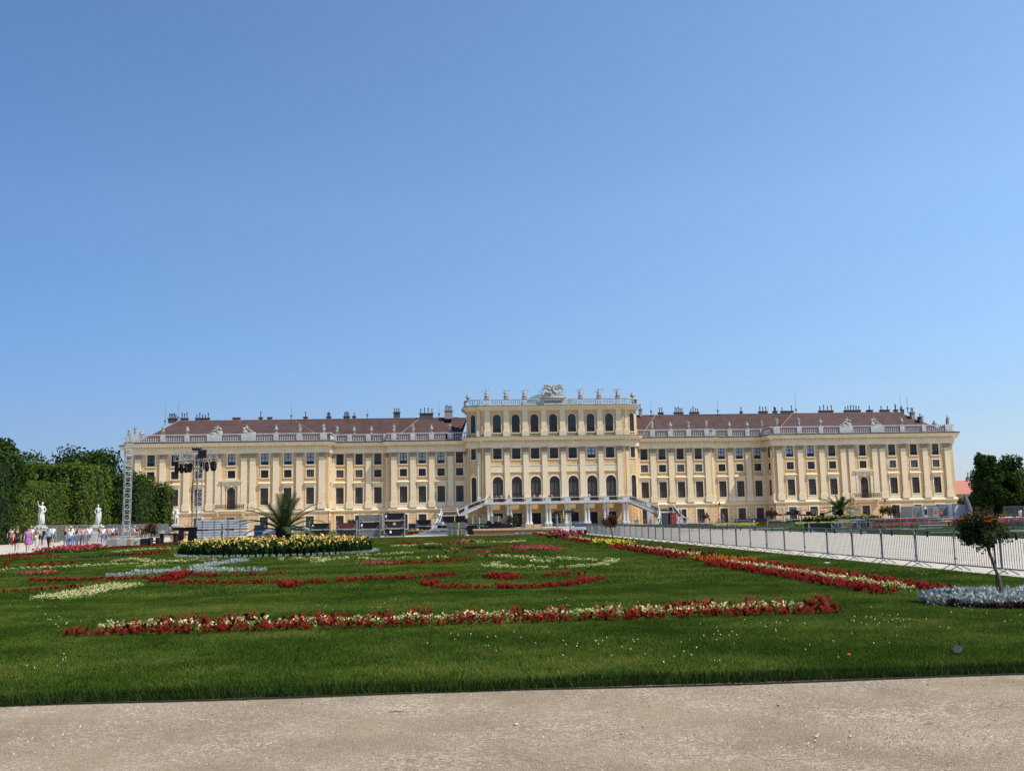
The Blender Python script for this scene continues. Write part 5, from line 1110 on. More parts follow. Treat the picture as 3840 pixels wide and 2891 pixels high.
# ---------------- flower beds
def plantmesh(bf,bl,p,kind,s,rr,coarse):
    """one bedding plant: bf blossoms, bl foliage"""
    x,y,z=p
    def leafs(b,n,r0,h0,h1,sz,sp=.6):
        for i in range(n):
            a=rr.uniform(0,6.28); rr_=r0*math.sqrt(rr.random()); q=Vector((x+math.cos(a)*rr_,y+math.sin(a)*rr_,z+rr.uniform(h0,h1))); v=Vector((math.cos(a)*sp,math.sin(a)*sp,rr.uniform(.2,1))).normalized(); u=v.cross(Vector((rr.gauss(0,1),rr.gauss(0,1),.2))).normalized(); k=sz*rr.uniform(.7,1.3)
            b.face([q,q+v*k*.5+u*k*.3,q+v*k,q+v*k*.5-u*k*.3])
    def narrow(b,n,s):
        for i in range(n):
            a=rr.uniform(0,6.28); r_=.09*s*math.sqrt(rr.random()); q=Vector((x+math.cos(a)*r_,y+math.sin(a)*r_,z+rr.uniform(0,.16*s))); v=Vector((math.cos(a)*.6,math.sin(a)*.6,rr.uniform(.3,1.1))).normalized(); u=v.cross(Vector((rr.gauss(0,1),rr.gauss(0,1),.2))).normalized(); k=.085*s*rr.uniform(.6,1.3); b.face([q,q+v*k*.6+u*k*.15,q+v*k,q+v*k*.6-u*k*.15])
    c=.5 if coarse else 1
    def N(n): return max(3,int(n*c))
    m=1.45 if coarse else 1
    if kind=='red':
        leafs(bl,N(14),.13*s,0,.16*s,.09*s*m); 
        for q in range(3 if coarse else 5):
            a=rr.uniform(0,6.28); r_=.11*s*rr.random(); X,Y_=x+math.cos(a)*r_,y+math.sin(a)*r_; h=rr.uniform(.15,.25)*s
            for i in range(N(13)):
                zz=z+h*(.35+.65*i/N(13)); aa=i*2.4; k=.05*s*m*(1.15-.6*i/N(13)); v=Vector((math.cos(aa),math.sin(aa),.6)).normalized(); u=v.cross(Vector((0,0,1))).normalized(); q0=Vector((X,Y_,zz)); bf.face([q0,q0+v*k*.6+u*k*.4,q0+v*k*1.2,q0+v*k*.6-u*k*.4])
    elif kind in('cream','pink','yel'):
        leafs(bl,N(14),.13*s,0,.12*s,.08*s*m); leafs(bf,N(22),.13*s,.10*s,.19*s,.055*s*m,.9)
    elif kind=='silver': narrow(bf,N(95),s*(1.2 if coarse else 1)); leafs(bl,N(4),.1*s,0,.05,.07*s)
    elif kind=='dred': leafs(bf,N(24),.13*s,0,.17*s,.09*s*m); leafs(bl,N(5),.1*s,0,.08*s,.07*s)
    elif kind=='daisy': leafs(bl,N(16),.14*s,0,.2*s,.09*s*m); leafs(bf,N(14),.14*s,.14*s,.24*s,.07*s*m,.8)
KM={'red':('redf','dred2'),'cream':('creamf','lime'),'pink':('pink','leafg'),'silver':('silver','leafg'),'yel':('yel','leafg'),'dred':('purple','leafg'),'orange':('orange','leafg')}
def bed_from_points(name,label,groups,cat='flower bed',soil=None,grp=None):
    t=thing(name,label,cat,(0,0,0),0,grp)
    if soil: soil.build('soil',M['soil'],t)
    for kind,pts,s,seed in groups:
        rr=random.Random(seed); bf,bl=MB(),MB()
        for (x,y) in pts:
            d=math.hypot(x-CPOS.x,y-CPOS.y); plantmesh(bf,bl,(x,y,.06),{'orange':'red'}.get(kind,kind),s*rr.uniform(.8,1.2),rr,d>34)
        bf.build({'red':'red_blossoms','cream':'cream_blossoms','pink':'pink_blossoms','silver':'silver_leaves','yel':'yellow_blossoms','dred':'dark_leaves','orange':'orange_blossoms'}[kind],M[KM[kind][0]],t); bl.build('foliage',M[KM[kind][1]],t)
    return t
def band(poly,width,step,rr,keep=1.0,lo=-.5,hi=.5):
    out=[]
    for (a,c) in zip(poly[:-1],poly[1:]):
        a=Vector(a); c=Vector(c); L=(c-a).length; d=(c-a)/max(L,.01); n=Vector((-d.y,d.x)); rows=max(1,int(width/step))
        k=max(1,int(L/step))
        for i in range(k):
            for j in range(rows):
                if rr.random()>keep: continue
                o=((j+.5)/rows-.5)*width if rows>1 else 0
                q=a+d*((i+.5)*L/k+rr.uniform(-.3,.3)*step)+n*(o+rr.uniform(-.25,.25)*step); out.append((q.x,q.y))
    return out
rr=random.Random(77)
# the long front bed: red salvia outside, cream begonias in the middle
A,B_=Vector((-28.85,-197.5)),Vector((-17.1,-197.05))
d=(B_-A).normalized(); n=Vector((-d.y,d.x)); soil=MB(); soil.face([(A.x,A.y-.12,.064),(B_.x,B_.y-.12,.064),(B_.x,B_.y+.95,.064),(A.x,A.y+.95,.064)])
red=[];cr_=[];back=[]
L=(B_-A).length; k=int(L/.21)
for i in range(k):
    q=A+d*((i+.5)*L/k); 
    red.append(tuple(q+n*rr.uniform(-.03,.10)+d*rr.uniform(-.05,.05))); 
    if 1<i and (math.sin(i*1.9)>-.25 or rr.random()<.3): back.append(tuple(q+n*rr.uniform(.60,.80)+d*rr.uniform(-.08,.08)))
    if rr.random()<.3: red.append(tuple(q+n*rr.uniform(.2,.45)))
    if 1<i<k-3:
        cr_.append(tuple(q+n*rr.uniform(.30,.44)+d*.1)); 
        if rr.random()<.5: cr_.append(tuple(q+n*rr.uniform(.40,.55)-d*.05))
bed_from_points('flower_bed','long foreground bed, two rows of red flowers with cream between',[('red',red,.78,1),('red',back,1.0,7),('cream',cr_,.88,2)],soil=soil)
# long bed along the right side of the lawn
def strip(label,Y0,Y1,parts,seed,soilw=None):
    rr=random.Random(seed); gr=[]
    for kind,x0,x1,s,st,kp in parts: gr.append((kind,band([((x0+x1)/2,Y0),((x0+x1)/2,Y1)],abs(x1-x0),st,rr,kp),s,seed))
    b=None
    if soilw: b=MB(); b.face([(soilw[0],Y0,.064),(soilw[1],Y0,.064),(soilw[1],Y1,.064),(soilw[0],Y1,.064)])
    bed_from_points('flower_bed',label,gr,soil=b)
W=-14.95
strip('nearest bed of the long right hand row, red with a cream stripe',-193.8,-181.2,[('red',-15.2,-14.7,.9,.25,1),('cream',-14.62,-14.18,.95,.24,1),('red',-14.1,-13.6,.9,.25,1)],51,(-15.25,-13.5))
strip('rust red pointed tail of flowers beyond the nearest end of the right hand row',-194.3,-193.4,[('red',-13.8,-13.35,.6,.2,.7)],52)
strip('patch of orange red flowers between two striped beds of the right hand row',-181.0,-176.6,[('orange',-14.7,-13.2,.9,.3,.7),('red',-14.7,-13.2,.8,.34,.4)],53,(-15,-13.05))
strip('middle striped bed of the right hand row, before the coppery round tree',-176.3,-161.5,[('red',-14.95,-14.3,1.0,.32,1),('cream',-14.25,-13.8,1.0,.3,1),('red',-13.75,-13.15,1.0,.32,1)],54,(-15,-13.05))
strip('cluster of bright yellow flowers at the foot of the coppery round tree',-161.2,-154,[('yel',-14.8,-13.2,1.5,.42,.9)],55)
strip('striped red and cream bed beyond the yellow cluster',-153.6,-139,[('red',-14.95,-14.3,1.1,.4,1),('cream',-14.25,-13.8,1.1,.4,1),('red',-13.75,-13.1,1.1,.4,1)],56)
strip('bushy pink red rose clump near the white legged bench',-138.6,-131,[('pink',-14.9,-12.8,2.4,.6,.8),('dred',-15.1,-12.6,2.4,.9,.8)],57)
strip('farthest red and cream bed of the right hand row',-130.6,-114,[('red',-14.95,-14.3,1.2,.5,1),('cream',-14.25,-13.8,1.2,.5,1),('red',-13.75,-13.1,1.2,.5,.8)],58)
strip('silver leaved strip at the far end of the right hand row',-114.5,-112.3,[('silver',-16.5,-13.6,1.1,.6,.8)],59)
# silver bed under the rose tree
rr=random.Random(60); pts=[];dk=[]
cx_,cy_=-13.95,-196.0
for i in range(300):
    a=rr.uniform(0,6.28); r_=math.sqrt(rr.random()); pts.append((cx_+math.cos(a)*r_*1.2,cy_+math.sin(a)*r_*1.15))
for i in range(60):
    a=rr.uniform(3.5,6.0); pts and dk.append((cx_+math.cos(a)*1.2,cy_+math.sin(a)*1.18))
b=MB(); b.face([(cx_+math.cos(k*.524)*1.27,cy_+math.sin(k*.524)*1.22,.066) for k in range(12)])
bed_from_points('flower_bed','round bed of silver leaved plants at the foot of the orange rose tree',[('silver',pts,.95,61),('dred',dk,.6,62)],soil=b)
# round canna bed with silver edging
def cannabed(px,Yc,Rx,Ry,n,label,seed,h=1.0,sc=1.0,edge=True):
    rr=random.Random(seed); x=GX(px,Yc); t=thing('flower_bed',label,'flower bed',(x,Yc,.06)); bf,bl,bs=MB(),MB(),MB()
    for i in range(n):
        a=rr.uniform(0,6.28); r_=math.sqrt(rr.uniform(.25,1)); X,Y_=math.cos(a)*r_*Rx*(1+.05*math.sin(a*5+r_*3)),math.sin(a)*r_*Ry*(1+.03*math.sin(a*5)); hh=h*rr.uniform(.6,1.12)*(1.08-.28*r_*r_)
        for j in range(9):
            aa=j*2.4+rr.random(); z0_=hh*.8*j/9; v=Vector((math.cos(aa)*.6,math.sin(aa)*.6,1)).normalized(); u=v.cross(Vector((0,0,1))).normalized(); k=.36*sc*rr.uniform(.7,1.2); q=Vector((X,Y_,z0_)); bl.face([q,q+v*k*.5+u*k*.22,q+v*k,q+v*k*.5-u*k*.22])
        for j in range(rr.choice((0,3,5,6))):
            q=Vector((X+rr.gauss(0,.06),Y_+rr.gauss(0,.06),hh+rr.uniform(-.08,.1))); v=Vector((rr.gauss(0,1),rr.gauss(0,1),rr.gauss(0,.6)+.3)).normalized(); u=v.cross(Vector((rr.gauss(0,1),rr.gauss(0,1),1))).normalized(); k=.12*sc*rr.uniform(.7,1.3); bf.face([q,q+v*k*.5+u*k*.4,q+v*k,q+v*k*.5-u*k*.4])
    b=MB(); b.face([(math.cos(k*.2618)*Rx*1.1,math.sin(k*.2618)*Ry*1.1,.006) for k in range(24)]); b.build('soil',M['soil'],t)
    bl.build('foliage',M['leafd'],t); bf.build('yellow_blossoms',M['cannaf'],t)
    if edge:
        bb=MB(); k_=int(2*math.pi*Rx/.3)
        for i in range(k_):
            a=i*2*math.pi/k_; plantmesh(bs,bb,(math.cos(a)*(Rx+.35),math.sin(a)*(Ry+.35),0),'silver',.8,rr,False)
        bs.build('silver_edging',M['silver'],t)
cannabed(1046,-159.6,4.75,4.75,1200,'round bed of tall pale yellow flowers around the large palm with silver edging',71,.82)
cannabed(3152,-55,6,6,500,'long low looking round bed of yellow flowers around the right palm',72,1.1,1.5)
# a small red head of flowers behind the canna bed
def dots(pts): return [(p.x,p.y) for p in pts]
KW={'red':.62,'cream':.55,'pink':.6,'silver':.55,'dred':.8,'yel':.6}
BEDS=[
('cream',[(190,2258),(475,2203)],1.25,1.0,'broad cream patch of flowers at the lower left of the lawn'),
('red',[(0,2228),(172,2217),(384,2203)],.3,1,'broken red row just above the cream patch at the lower left'),
('red',[(113,2185),(407,2181),(556,2174)],.5,1,'short straight red row above the cream patch at the left'),
('pink',[(72,2162),(208,2156)],1.6,1,'pinkish red oval patch near the left edge of the lawn'),
('cream',[(0,2145),(289,2133),(416,2124),(814,2106)],.5,1,'long thin cream line sweeping from the left edge towards the silver hook'),
('cream',[(420,2113),(493,2104),(560,2112),(700,2114)],.5,.9,'cream branch joining the long thin cream line from above'),
('cream',[(520,2133),(624,2122)],.4,.9,'short cream line under the long thin cream line'),
('silver',[(416,2168),(669,2146)],.55,1,'lone slanting silver row left of the silver hook'),
('silver',[(723,2142),(814,2120),(922,2107),None,(723,2147),(850,2147),(995,2145)],.55,1,'silver hook shaped row at the left of the round canna bed'),
('red',[(678,2153),(710,2162),(800,2170),(995,2162),(1070,2158)],.5,1,'red row hugging the lower side of the silver hook'),
('red',[(590,2188),(640,2180),(680,2160)],.8,1,'dense red clump with a tail, below the silver rows'),
('red',[(642,2194),(995,2194),(1126,2194),(1397,2180),(1578,2172),(1714,2162)],.5,.85,'longest thin red row crossing the middle of the lawn'),
('red',[(1062,2205),(1126,2205)],1.1,1,'dense red clump under the longest thin red row'),
('red',[(1580,2201),(1640,2199)],1.2,1,'dense red clump left of the lower red arc'),
('red',[(1640,2208),(1691,2212),(1885,2210),(1904,2214),(2026,2210),(2162,2197),(2243,2179)],.5,.9,'lower red arc curving up to its right end, centre of the lawn'),
('red',[(1845,2176),(1935,2172)],1.8,1,'large dense red clump inside the lower red arc'),
('red',[(1985,2170),(2060,2164),(2189,2170)],.35,.5,'sparse red row right of the large dense red clump'),
('dred',[(285,2097),(400,2092),(488,2088)],.7,.9,'dark purple red row at the left part of the lawn'),
('red',[(506,2085),(610,2073)],1.2,.9,'reddish patch continuing the dark purple row'),
('red',[(113,2129),(262,2118)],.9,.7,'faded red row at the left between the cream line and the border'),
('red',[(0,2124),(32,2124)],.8,.8,'red stub at the left edge of the view above the cream line'),
('red',[(0,2110),(45,2108)],.8,.8,'upper red stub at the left edge of the view'),
('red',[(59,2103),(140,2098),(271,2095)],.8,.6,'thin red row nearest the left border'),
('red',[(0,2092),(194,2077),(325,2065),(556,2050),(760,2040)],1.0,.9,'red border along the left edge of the lawn'),
('cream',[(429,2075),(588,2063),(678,2061)],.6,.6,'thin cream row inside the left border of the lawn'),
('cream',[(500,2082),(560,2079)],.5,.6,'short faint cream row left of the canna bed'),
('cream',[(1049,2104),(1180,2102),(1234,2106),(1190,2115)],.7,.9,'cream hook in front of the canna bed'),
('cream',[(1252,2102),(1442,2104),(1682,2097)],.5,.7,'lower of two dotted cream rows right of the cream hook'),
('cream',[(1352,2090),(1533,2079)],.6,.7,'upper dotted cream row right of the cream hook'),
('pink',[(1366,2119),(1478,2121)],1.3,1,'thick pink end of the pink red row in mid lawn'),
('red',[(1478,2120),(1772,2106)],.7,.9,'thin red continuation of the thick pink end'),
('pink',[(1672,2052),(1702,2051)],1.8,1,'leftmost small pink clump in the middle distance'),
('pink',[(1725,2046),(1768,2044)],2.0,1,'farthest small pink clump beside the dark row'),
('pink',[(1684,2083),(1714,2081)],1.4,1,'small pink clump just left above the brightest pink clump'),
('pink',[(1786,2100),(1824,2098)],1.5,1,'brightest pink clump in the middle of the lawn'),
('dred',[(1578,2061),(1655,2061)],1.2,.9,'left of two short dark rows in the far lawn'),
('dred',[(1732,2061),(1822,2061)],1.2,.9,'right of two short dark rows in the far lawn'),
('red',[(1506,2043),(1555,2041)],2.0,.7,'far red patch right of the canna bed'),
('cream',[(1474,2052),(1551,2052)],.8,.8,'cream row under the far red patch'),
('cream',[(1596,2046),(1669,2046)],.6,.6,'faint cream row between the far red patch and the pink clumps'),
('cream',[(1736,2034),(1813,2032)],1.2,.8,'cream patch nearest the stacked decks'),
('cream',[(1759,2041),(1900,2039),(1967,2033)],.7,.7,'long far cream loop right of the pink clumps'),
('red',[(1745,2077),(1900,2076),(1972,2072)],.8,.7,'red row right of the small pink clumps'),
('red',[(1832,2052),(1949,2050)],.8,.6,'faint far red row above the pink patch on the right'),
('pink',[(1980,2056),(2040,2066),(2095,2064)],2.6,.9,'pink patch by itself right of the centre line of the lawn'),
('cream',[(1836,2093),(1981,2100),(2116,2104),(2252,2109),(2302,2115),(2252,2129),(2116,2138),(1981,2138),(1890,2136),(1827,2129),(1872,2122)],.6,.75,'large oval outline of cream flowers in the right half of the lawn'),
('cream',[(1990,2113),(2062,2115)],.9,.9,'short cream dash inside the large cream oval'),
('red',[(1420,2024),(1632,2021),(1880,2017)],1.6,.7,'rust red border along the far edge of the lawn'),
('red',[(1600,2027),(1760,2025)],1.8,.6,'red patch just inside the far edge of the lawn'),
('pink',[(200,2078),(262,2072),(322,2064)],2.6,1,'large bushy pink clump on the left border by the walkers'),
('red',[(1290,2022),(1390,2020)],2.2,.9,'bright red heads behind the right end of the canna bed'),
]
for i,(kind,px,wd,kp,label) in enumerate(BEDS):
    rr=random.Random(200+i); polys=[[]]
    for q in px:
        if q is None: polys.append([])
        else: polys[-1].append(G(q[0],q[1],.06).xy)
    poly=polys[0]; D=(poly[0]-Vector((CPOS.x,CPOS.y))).length
    st=.13+.0021*D; s=.58+.0036*D
    if 'far edge' in label or 'behind the right end' in label: s*=.55
    if kind=='pink' and 'small pink clump' in label or 'brightest pink' in label: s*=2.1; wd=.7; st=.28
    if 'dense red clump' in label: s*=1.25
    if 'bushy' in label: s*=2.2; st*=1.5
    pts=[p for po in polys for p in band(po,wd*(.8 if D<60 else 1.0),st,rr,kp) if p[0]<-10.3]
    pass
    bed_from_points('flower_bed',label,[(kind,pts,s,300+i)])
# beds of the far parterres
def fb(kind,x0,x1,y0,y1,n,s,label,seed):
    rr=random.Random(seed); bed_from_points('flower_bed',label,[(kind,[(rr.uniform(x0,x1),rr.uniform(y0,y1)) for _ in range(n)],s,seed)])
fb('cream',-44,-40,-62,-56,70,2.2,'pale yellow far bed seen between the crate racks',401)
fb('cream',-28,-23,-82,-76,90,2.0,'pale yellow bed right of the tallest crate rack',402)
fb('red',-30,-20,-92,-89,120,1.4,'far red row behind the tallest crate rack',403)
fb('cream',-22.5,-17,-66,-62,90,1.6,'pale bed behind the flat pile of trusses',404)
fb('red',-18,-14,-66,-62,60,1.6,'red patch right of the pale bed behind the trusses',405)
fb('red',12,30,-60,-57,150,1.6,'red row in the right hand far lawn behind the barriers',406)
fb('yel',17,24,-66,-63,90,1.7,'yellow patch in the right hand far lawn',407)
fb('cream',13,18,-84,-80,60,1.6,'white flecked patch of flowers behind the single white barrier',408)
fb('cream',24,32,-84,-80,110,1.9,'yellow cream row below the right canna bed',409)
fb('pink',42,50.5,-70,-64,200,2.6,'pinkish row of tall flowers before the grey containers',410)
fb('pink',30,44,-104+2,-97.5+.5,160,1.5,'pink dotted row along the cross path on the right',411)
fb('pink',17,24,-118,-114,120,1.6,'pink row behind the nearest right hand barriers',412)
fb('pink',26,33,-124,-118,200,3.0,'dense pink red bed at the right edge of the view',413)
fb('yel',52.5,58,-64,-58,90,2.0,'yellow row left of the orange rose tree in the distance',414)
# ---------------- crowd control barriers
def barrier_proto(mt,L=2.24,H=1.08,nb=19,tagd=False,label=''):
    t=thing('crowd_barrier',label,'barrier'); b=MB(); z0=.16; r=.02; h=L/2
    b.tube([(-h,0,z0),(-h,0,H-.10),(-h+.03,0,H-.03),(-h+.10,0,H),(h-.10,0,H),(h-.03,0,H-.03),(h,0,H-.10),(h,0,z0),(-h,0,z0)],r,6); b.build('frame',M[mt],t)
    b=MB()
    for k in range(nb):
        x=-h+L*(k+1)/(nb+1); b.tube([(x,0,z0),(x,0,H)],.0085,4,False)
    b.build('bars',M[mt],t)
    for s in (-1,1):
        b=MB(); b.tube([(s*(h-.22),-.30,.01),(s*(h-.22),0,z0),(s*(h-.22),.30,.01)],.016,5); b.build('foot',M[mt],t)
    b=MB(); b.box(-h-.03,-h+.0,-.03,.03,.3,.36); b.box(-h-.03,-h+.0,-.03,.03,H-.22,H-.16); b.build('hook',M[mt],t)
    if tagd:
        b=MB(); b.box(.38,.50,-.028,-.022,H-.19,H+.02); b.build('tag',M['black'],t)
    return t
bp=barrier_proto('barr',tagd=True,label='steel crowd barrier in the long row along the right side of the lawn'); bp['group']='crowd barriers along the lawn'
rb=random.Random(3); y=-190.2-2.3*2+1.15; first=True
while y<-112:
    a=math.pi/2+rb.uniform(-.012,.012); x=-9.2+rb.uniform(-.02,.02)
    if first: bp.location=(x,y,0); bp.rotation_euler=(0,rb.uniform(-.01,.01),a); first=False
    else: dup(bp,loc=(x,y,0),rz=a)
    y+=2.3
b2=barrier_proto('alu',label='pale barrier'); used2=[False]
def bar2(px,Y,rz,label,grp=None,z=0):
    x=GX(px,Y)
    if not used2[0]: used2[0]=True; o=b2; o.location=(x,Y,z); o.rotation_euler=(0,0,rz); o['label']=label
    else: o=dup(b2,loc=(x,Y,z),rz=rz,label=label)
    if grp: o['group']=grp
    elif 'group' in o: del o['group']
    return o
FG='loose barriers across the central path'
bar2(2590,-116,.02,'pale barrier on the path, leftmost of the four standing singly beyond the fence',FG)
bar2(2680,-112,.02,'pale barrier second from the left of those standing beyond the fence',FG)
bar2(2775,-114,.0,'pale barrier third from the left, before the two dark crate racks',FG)
bar2(2926,-127,.0,'pale barrier standing alone in front of the white flecked bed',FG)
bar2(3198,-139.5,.04,'white topped barrier beside the dark flight cases on the path',FG)
for k,px in enumerate((3180,3255,3310,3365,3425,3490)): bar2(px,-131+(3.5 if k%2 else 0),.06,f'{ordn[k]} pale barrier in the staggered row right of the flight cases',FG)
bar2(3545,-146,.03,'nearest pale barrier left of the orange rose tree with a bright top rail',FG)
for k,px in enumerate((3440,3505,3560)): bar2(px,-112,.0,f'{ordn[k]} far barrier from the left before the grey containers',FG)
for k in range(3): bar2(3790+k*52,-146+k,.05,f'{ordn[k]} pale barrier right of the orange rose tree','barriers right of the rose tree')
for k,px in enumerate((2150,2188,2290,2335,2370,2420,2460)): bar2(px,-24 if k>1 else -60,0,f'{ordn[k]} far barrier from the left in front of the staircase columns','barriers in front of the terrace')
for k,px in enumerate((1995,2080,2150,2178)): bar2(px,-111.5,.02,f'{ordn[k]} barrier from the left in front of the pale wooden stage','barriers before the wooden stage')
for k,px in enumerate((298,330,366)): bar2(px,(-128,-126,-124)[k],.35,f'{ordn[k]} of three barriers from the left amid the walking crowd','barriers amid the crowd')
for k,px in enumerate((590,615,640)): bar2(px,-78,.1,f'{ordn[k]} barrier from the left behind the benches','barriers behind the benches')
# ---------------- temporary mesh fences
def meshfence(p0,p1,n,label,grp,h=1.95,mt='alu',cloth=False):
    p0,p1=Vector(p0),Vector(p1); d=(p1-p0)/n; L=d.length; a=math.atan2(d.y,d.x); proto=None
    for k in range(n):
        c=p0+d*(k+.5)
        if proto is None:
            t=thing('mesh_fence_panel',label,'fence',(c.x,c.y,0),a,grp); b=MB(); q=L/2-.03
            b.tube([(-q,0,.05),(-q,0,h),(q,0,h),(q,0,.05)],.03,5); b.tube([(-q,0,.25),(q,0,.25)],.02,5); b.build('frame',M[mt],t); b=MB()
            for i in range(34): x=-q+2*q*(i+.5)/34; b.box(x-.006,x+.006,-.006,.006,.25,h)
            for i in range(14): z=.25+(h-.25)*i/14; b.box(-q,q,-.005,.005,z-.005,z+.005)
            b.build('wire_mesh',M[mt if not cloth else 'iron'],t)
            for s in (-1,1): b=MB(); b.box(s*q-.12,s*q+.12,-.35,.35,0,.13); b.build('foot_block',M['conc'],t)
            proto=t
        else: dup(proto,loc=(c.x,c.y,0))
meshfence((-68.2,-101),(-67.6,-50.5),16,'tall wire mesh fence panel in the row between the crowd and the hedges','mesh fence panels left')
meshfence((66.5,-59),(76,-66),4,'wire mesh fence panel with dark hedge behind at the far right','mesh fence panels right',2.1)
# ---------------- truss towers
def truss(b,p0,p1,w_,n,r=.035,rd=.018,rot=0):
    p0,p1=Vector(p0),Vector(p1); d=(p1-p0); L=d.length; t=d/L; u=t.cross(Vector((0,0,1)) if abs(t.z)<.9 else Vector((math.cos(rot),math.sin(rot),0))).normalized(); v=t.cross(u)
    C=[(u*sx+v*sy)*w_/2 for sx,sy in ((-1,-1),(1,-1),(1,1),(-1,1))]
    for c in C: b.tube([p0+c,p1+c],r,6)
    for i in range(n+1):
        q=p0+d*i/n
        for k in range(4):
            b.tube([q+C[k],q+C[(k+1)%4]],rd,4,False)
            if i<n: q2=p0+d*(i+1)/n; a,c=(k,(k+1)%4) if i%2 else ((k+1)%4,k); b.tube([q+C[a],q2+C[c]],rd,4,False)
T1=(GX(472,-80),-80); t=thing('truss_tower','tall bare aluminium truss tower rising in front of the left hedges','tower',(T1[0],T1[1],0))
b=MB(); truss(b,(0,0,.4),(0,0,12.4),.82,17,.042,.024,.5); b.build('mast',M['aluw'],t); b=MB(); b.box(-.75,.75,-.75,.75,0,.1); truss(b,(-.9,-.9,.25),(.9,.9,.25),.3,3,.035,.02); b.build('base',M['aluw'],t); b=MB(); truss(b,(-.43,0,12.55),(.43,0,12.55),.3,2,.03,.02); b.build('head_block',M['aluw'],t)
Y=-60; x2=GX(722,Y)+.2; t=thing('lighting_tower','aluminium lighting tower carrying a short cross truss with black spotlights','tower',(x2,Y,0))
b=MB(); truss(b,(.75,-.2,.2),(.75,-.2,11.6),.66,16,.045,.028,.3); b.build('front_mast',M['aluw'],t); b=MB(); truss(b,(-.15,.5,.2),(-.15,.5,11.6),.6,16,.055,.034,.3); b.build('rear_mast',mat('tan_truss',(.32,.25,.19),.6),t)  # rear mast in tan, front mast in bright aluminium
b=MB(); truss(b,(-3.1,-.3,12.0),(3.1,.3,12.35),1.25,7,.05,.03); b.build('cross_truss',M['aluw'],t)
b=MB(); b.box(.55,1.75,-.85,-.60,11.75,13.0); b.build('black_cloth',M['black'],t); b=MB(); b.box(-.5,.45,-.5,.5,12.95,13.35); b.tube([(-.5,0,13.2),(.9,0,13.25)],.12,6); b.build('motor_box',M['case'],t)
b=MB()
for k in range(6): b.tube([(-.45,.5+.05*k,.3),(-.5-.03*k,.4,6),(-.3,.3,11.5)],.02,4)
b.build('cables',M['black'],t)
proto=None
for k,dx in enumerate((-2.75,-2.15,-1.3,-.65,1.1,1.65,2.3,2.85)):
    z=11.3+.06*dx
    if proto is None:
        s=thing('spotlight','black spotlight','lamp'); b=MB(); b.lathe([(.12,0),(.2,-.1),(.24,-.35),(.30,-.75),(.26,-1.0),(.18,-1.22)],10,(0,0,-.15)); b.build('housing',M['black'],s,True); b=MB(); b.tube([(-.33,0,-.5),(-.33,0,.05),(0,0,.15),(.33,0,.05),(.33,0,-.5)],.04,5); b.build('yoke',M['black'],s); proto=s
    else: s=dup(proto)
    s.scale=(1.2,1.2,1.2); s.location=(x2+dx,Y-.1+dx*.1,z); s.rotation_euler=(rb.uniform(-.2,.2),rb.uniform(-.15,.15),rb.uniform(-1,1)); s['label']=f"black spotlight under the cross truss, {ordn[k%4]} from the left on its {'left' if k<4 else 'right'} half"; s['group']='spotlights under the cross truss'
# ---------------- stacks, racks and stage material
def rack(px,Y,w,tiers,label,cols,depth=1.1,th=.72,rz=0,mt='alu',post=.25,lb=(),inner=None,px_is_x=False):
    x=px if px_is_x else GX(px,Y); t=thing('crate_rack',label,'rack',(x,Y,0),rz,'metal racks of crates')
    b=MB(); H=tiers*(th+.1)
    for sx in (-1,1):
        for y in (-depth/2,depth/2): b.box(sx*w/2-.035,sx*w/2+.035,y-.035,y+.035,0,H+post)
    for k in range(tiers):
        z=k*(th+.1)+.12
        for y in (-depth/2,depth/2): b.box(-w/2,w/2,y-.03,y+.03,z-.12,z)
        for sx in (-1,1): b.box(sx*w/2-.03,sx*w/2+.03,-depth/2,depth/2,z-.12,z); b.tube([(sx*(w/2-.02),-depth/2-.02,z+.42),(sx*(w/2-.42),-depth/2-.02,z-.04)],.026,4)
    b.build('frame',M[mt],t)
    for k in range(tiers):
        z=k*(th+.1)+.14; b=MB(); b.box(-w/2+.06,w/2-.06,-depth/2+.01,depth/2-.01,z-.02,z+th*(.9 if k<tiers-1 else .9)); o=b.build('crate',M[cols[k%len(cols)]],t)
    for (k,xx,ww,hh,c) in lb:
        z=k*(th+.1)+.14+th*.35; b=MB(); b.box(xx,xx+ww,-depth/2-.01,-depth/2+.005,z,z+hh); b.build('paper_label',M[c],t)
    return t
rack(1200,-93.5,2.35,2,'two tier metal rack of dark crates with a white label, just right of the palm',('case','black'),lb=((1,-.85,.16,.24,'white'),))
rack(1300,-96,2.35,2,'two tier metal rack with a maroon load behind the yellow bed',('case','maroon'))
rack(1387,-103.5,2.2,3,'three tier metal rack with a grey rolled load on top',('deck','black','deck'),lb=((1,-.9,.16,.24,'white'),))
rack(1480,-104.5,2.2,3,'tallest three tier metal rack with a wooden square on its middle crate',('black','case','black'),lb=((0,-.5,.2,.28,'white'),(1,-.15,.3,.26,'ply'),(2,-.95,.15,.24,'white')),th=.76)
rack(1589,-80,2.0,2,'black two tier rack behind and right of the tallest rack',('black','black'),th=.82,lb=((0,-.9,.25,.25,'white'),))
rack(1762,-72,2.2,2,'black two tier crate rack under the left staircase',('black','black'),th=.85,lb=((1,-.1,.25,.25,'white'),))
rack(1700,-66,2.6,2,'open brown two tier crate stack left of the black rack under the staircase',('case','case'),th=.95)
rack(1800,-68,.8,3,'narrow grey rack beside the black rack under the staircase',('case','case','case'),th=.62)
rack(2785,-52,2.4,1,'left of two dark crate racks standing between the ground floor windows',('case','case'),th=.9,post=.2)
rack(2847,-52,2.4,1,'right of two dark crate racks standing between the ground floor windows',('case','case'),th=.9,post=.2,lb=((0,-1.1,.2,.25,'white'),))
rack(3072,-126,2.3,1,'black flight case stand on the central path with a pale lid',('black',),th=.72,post=.02,depth=1.2)
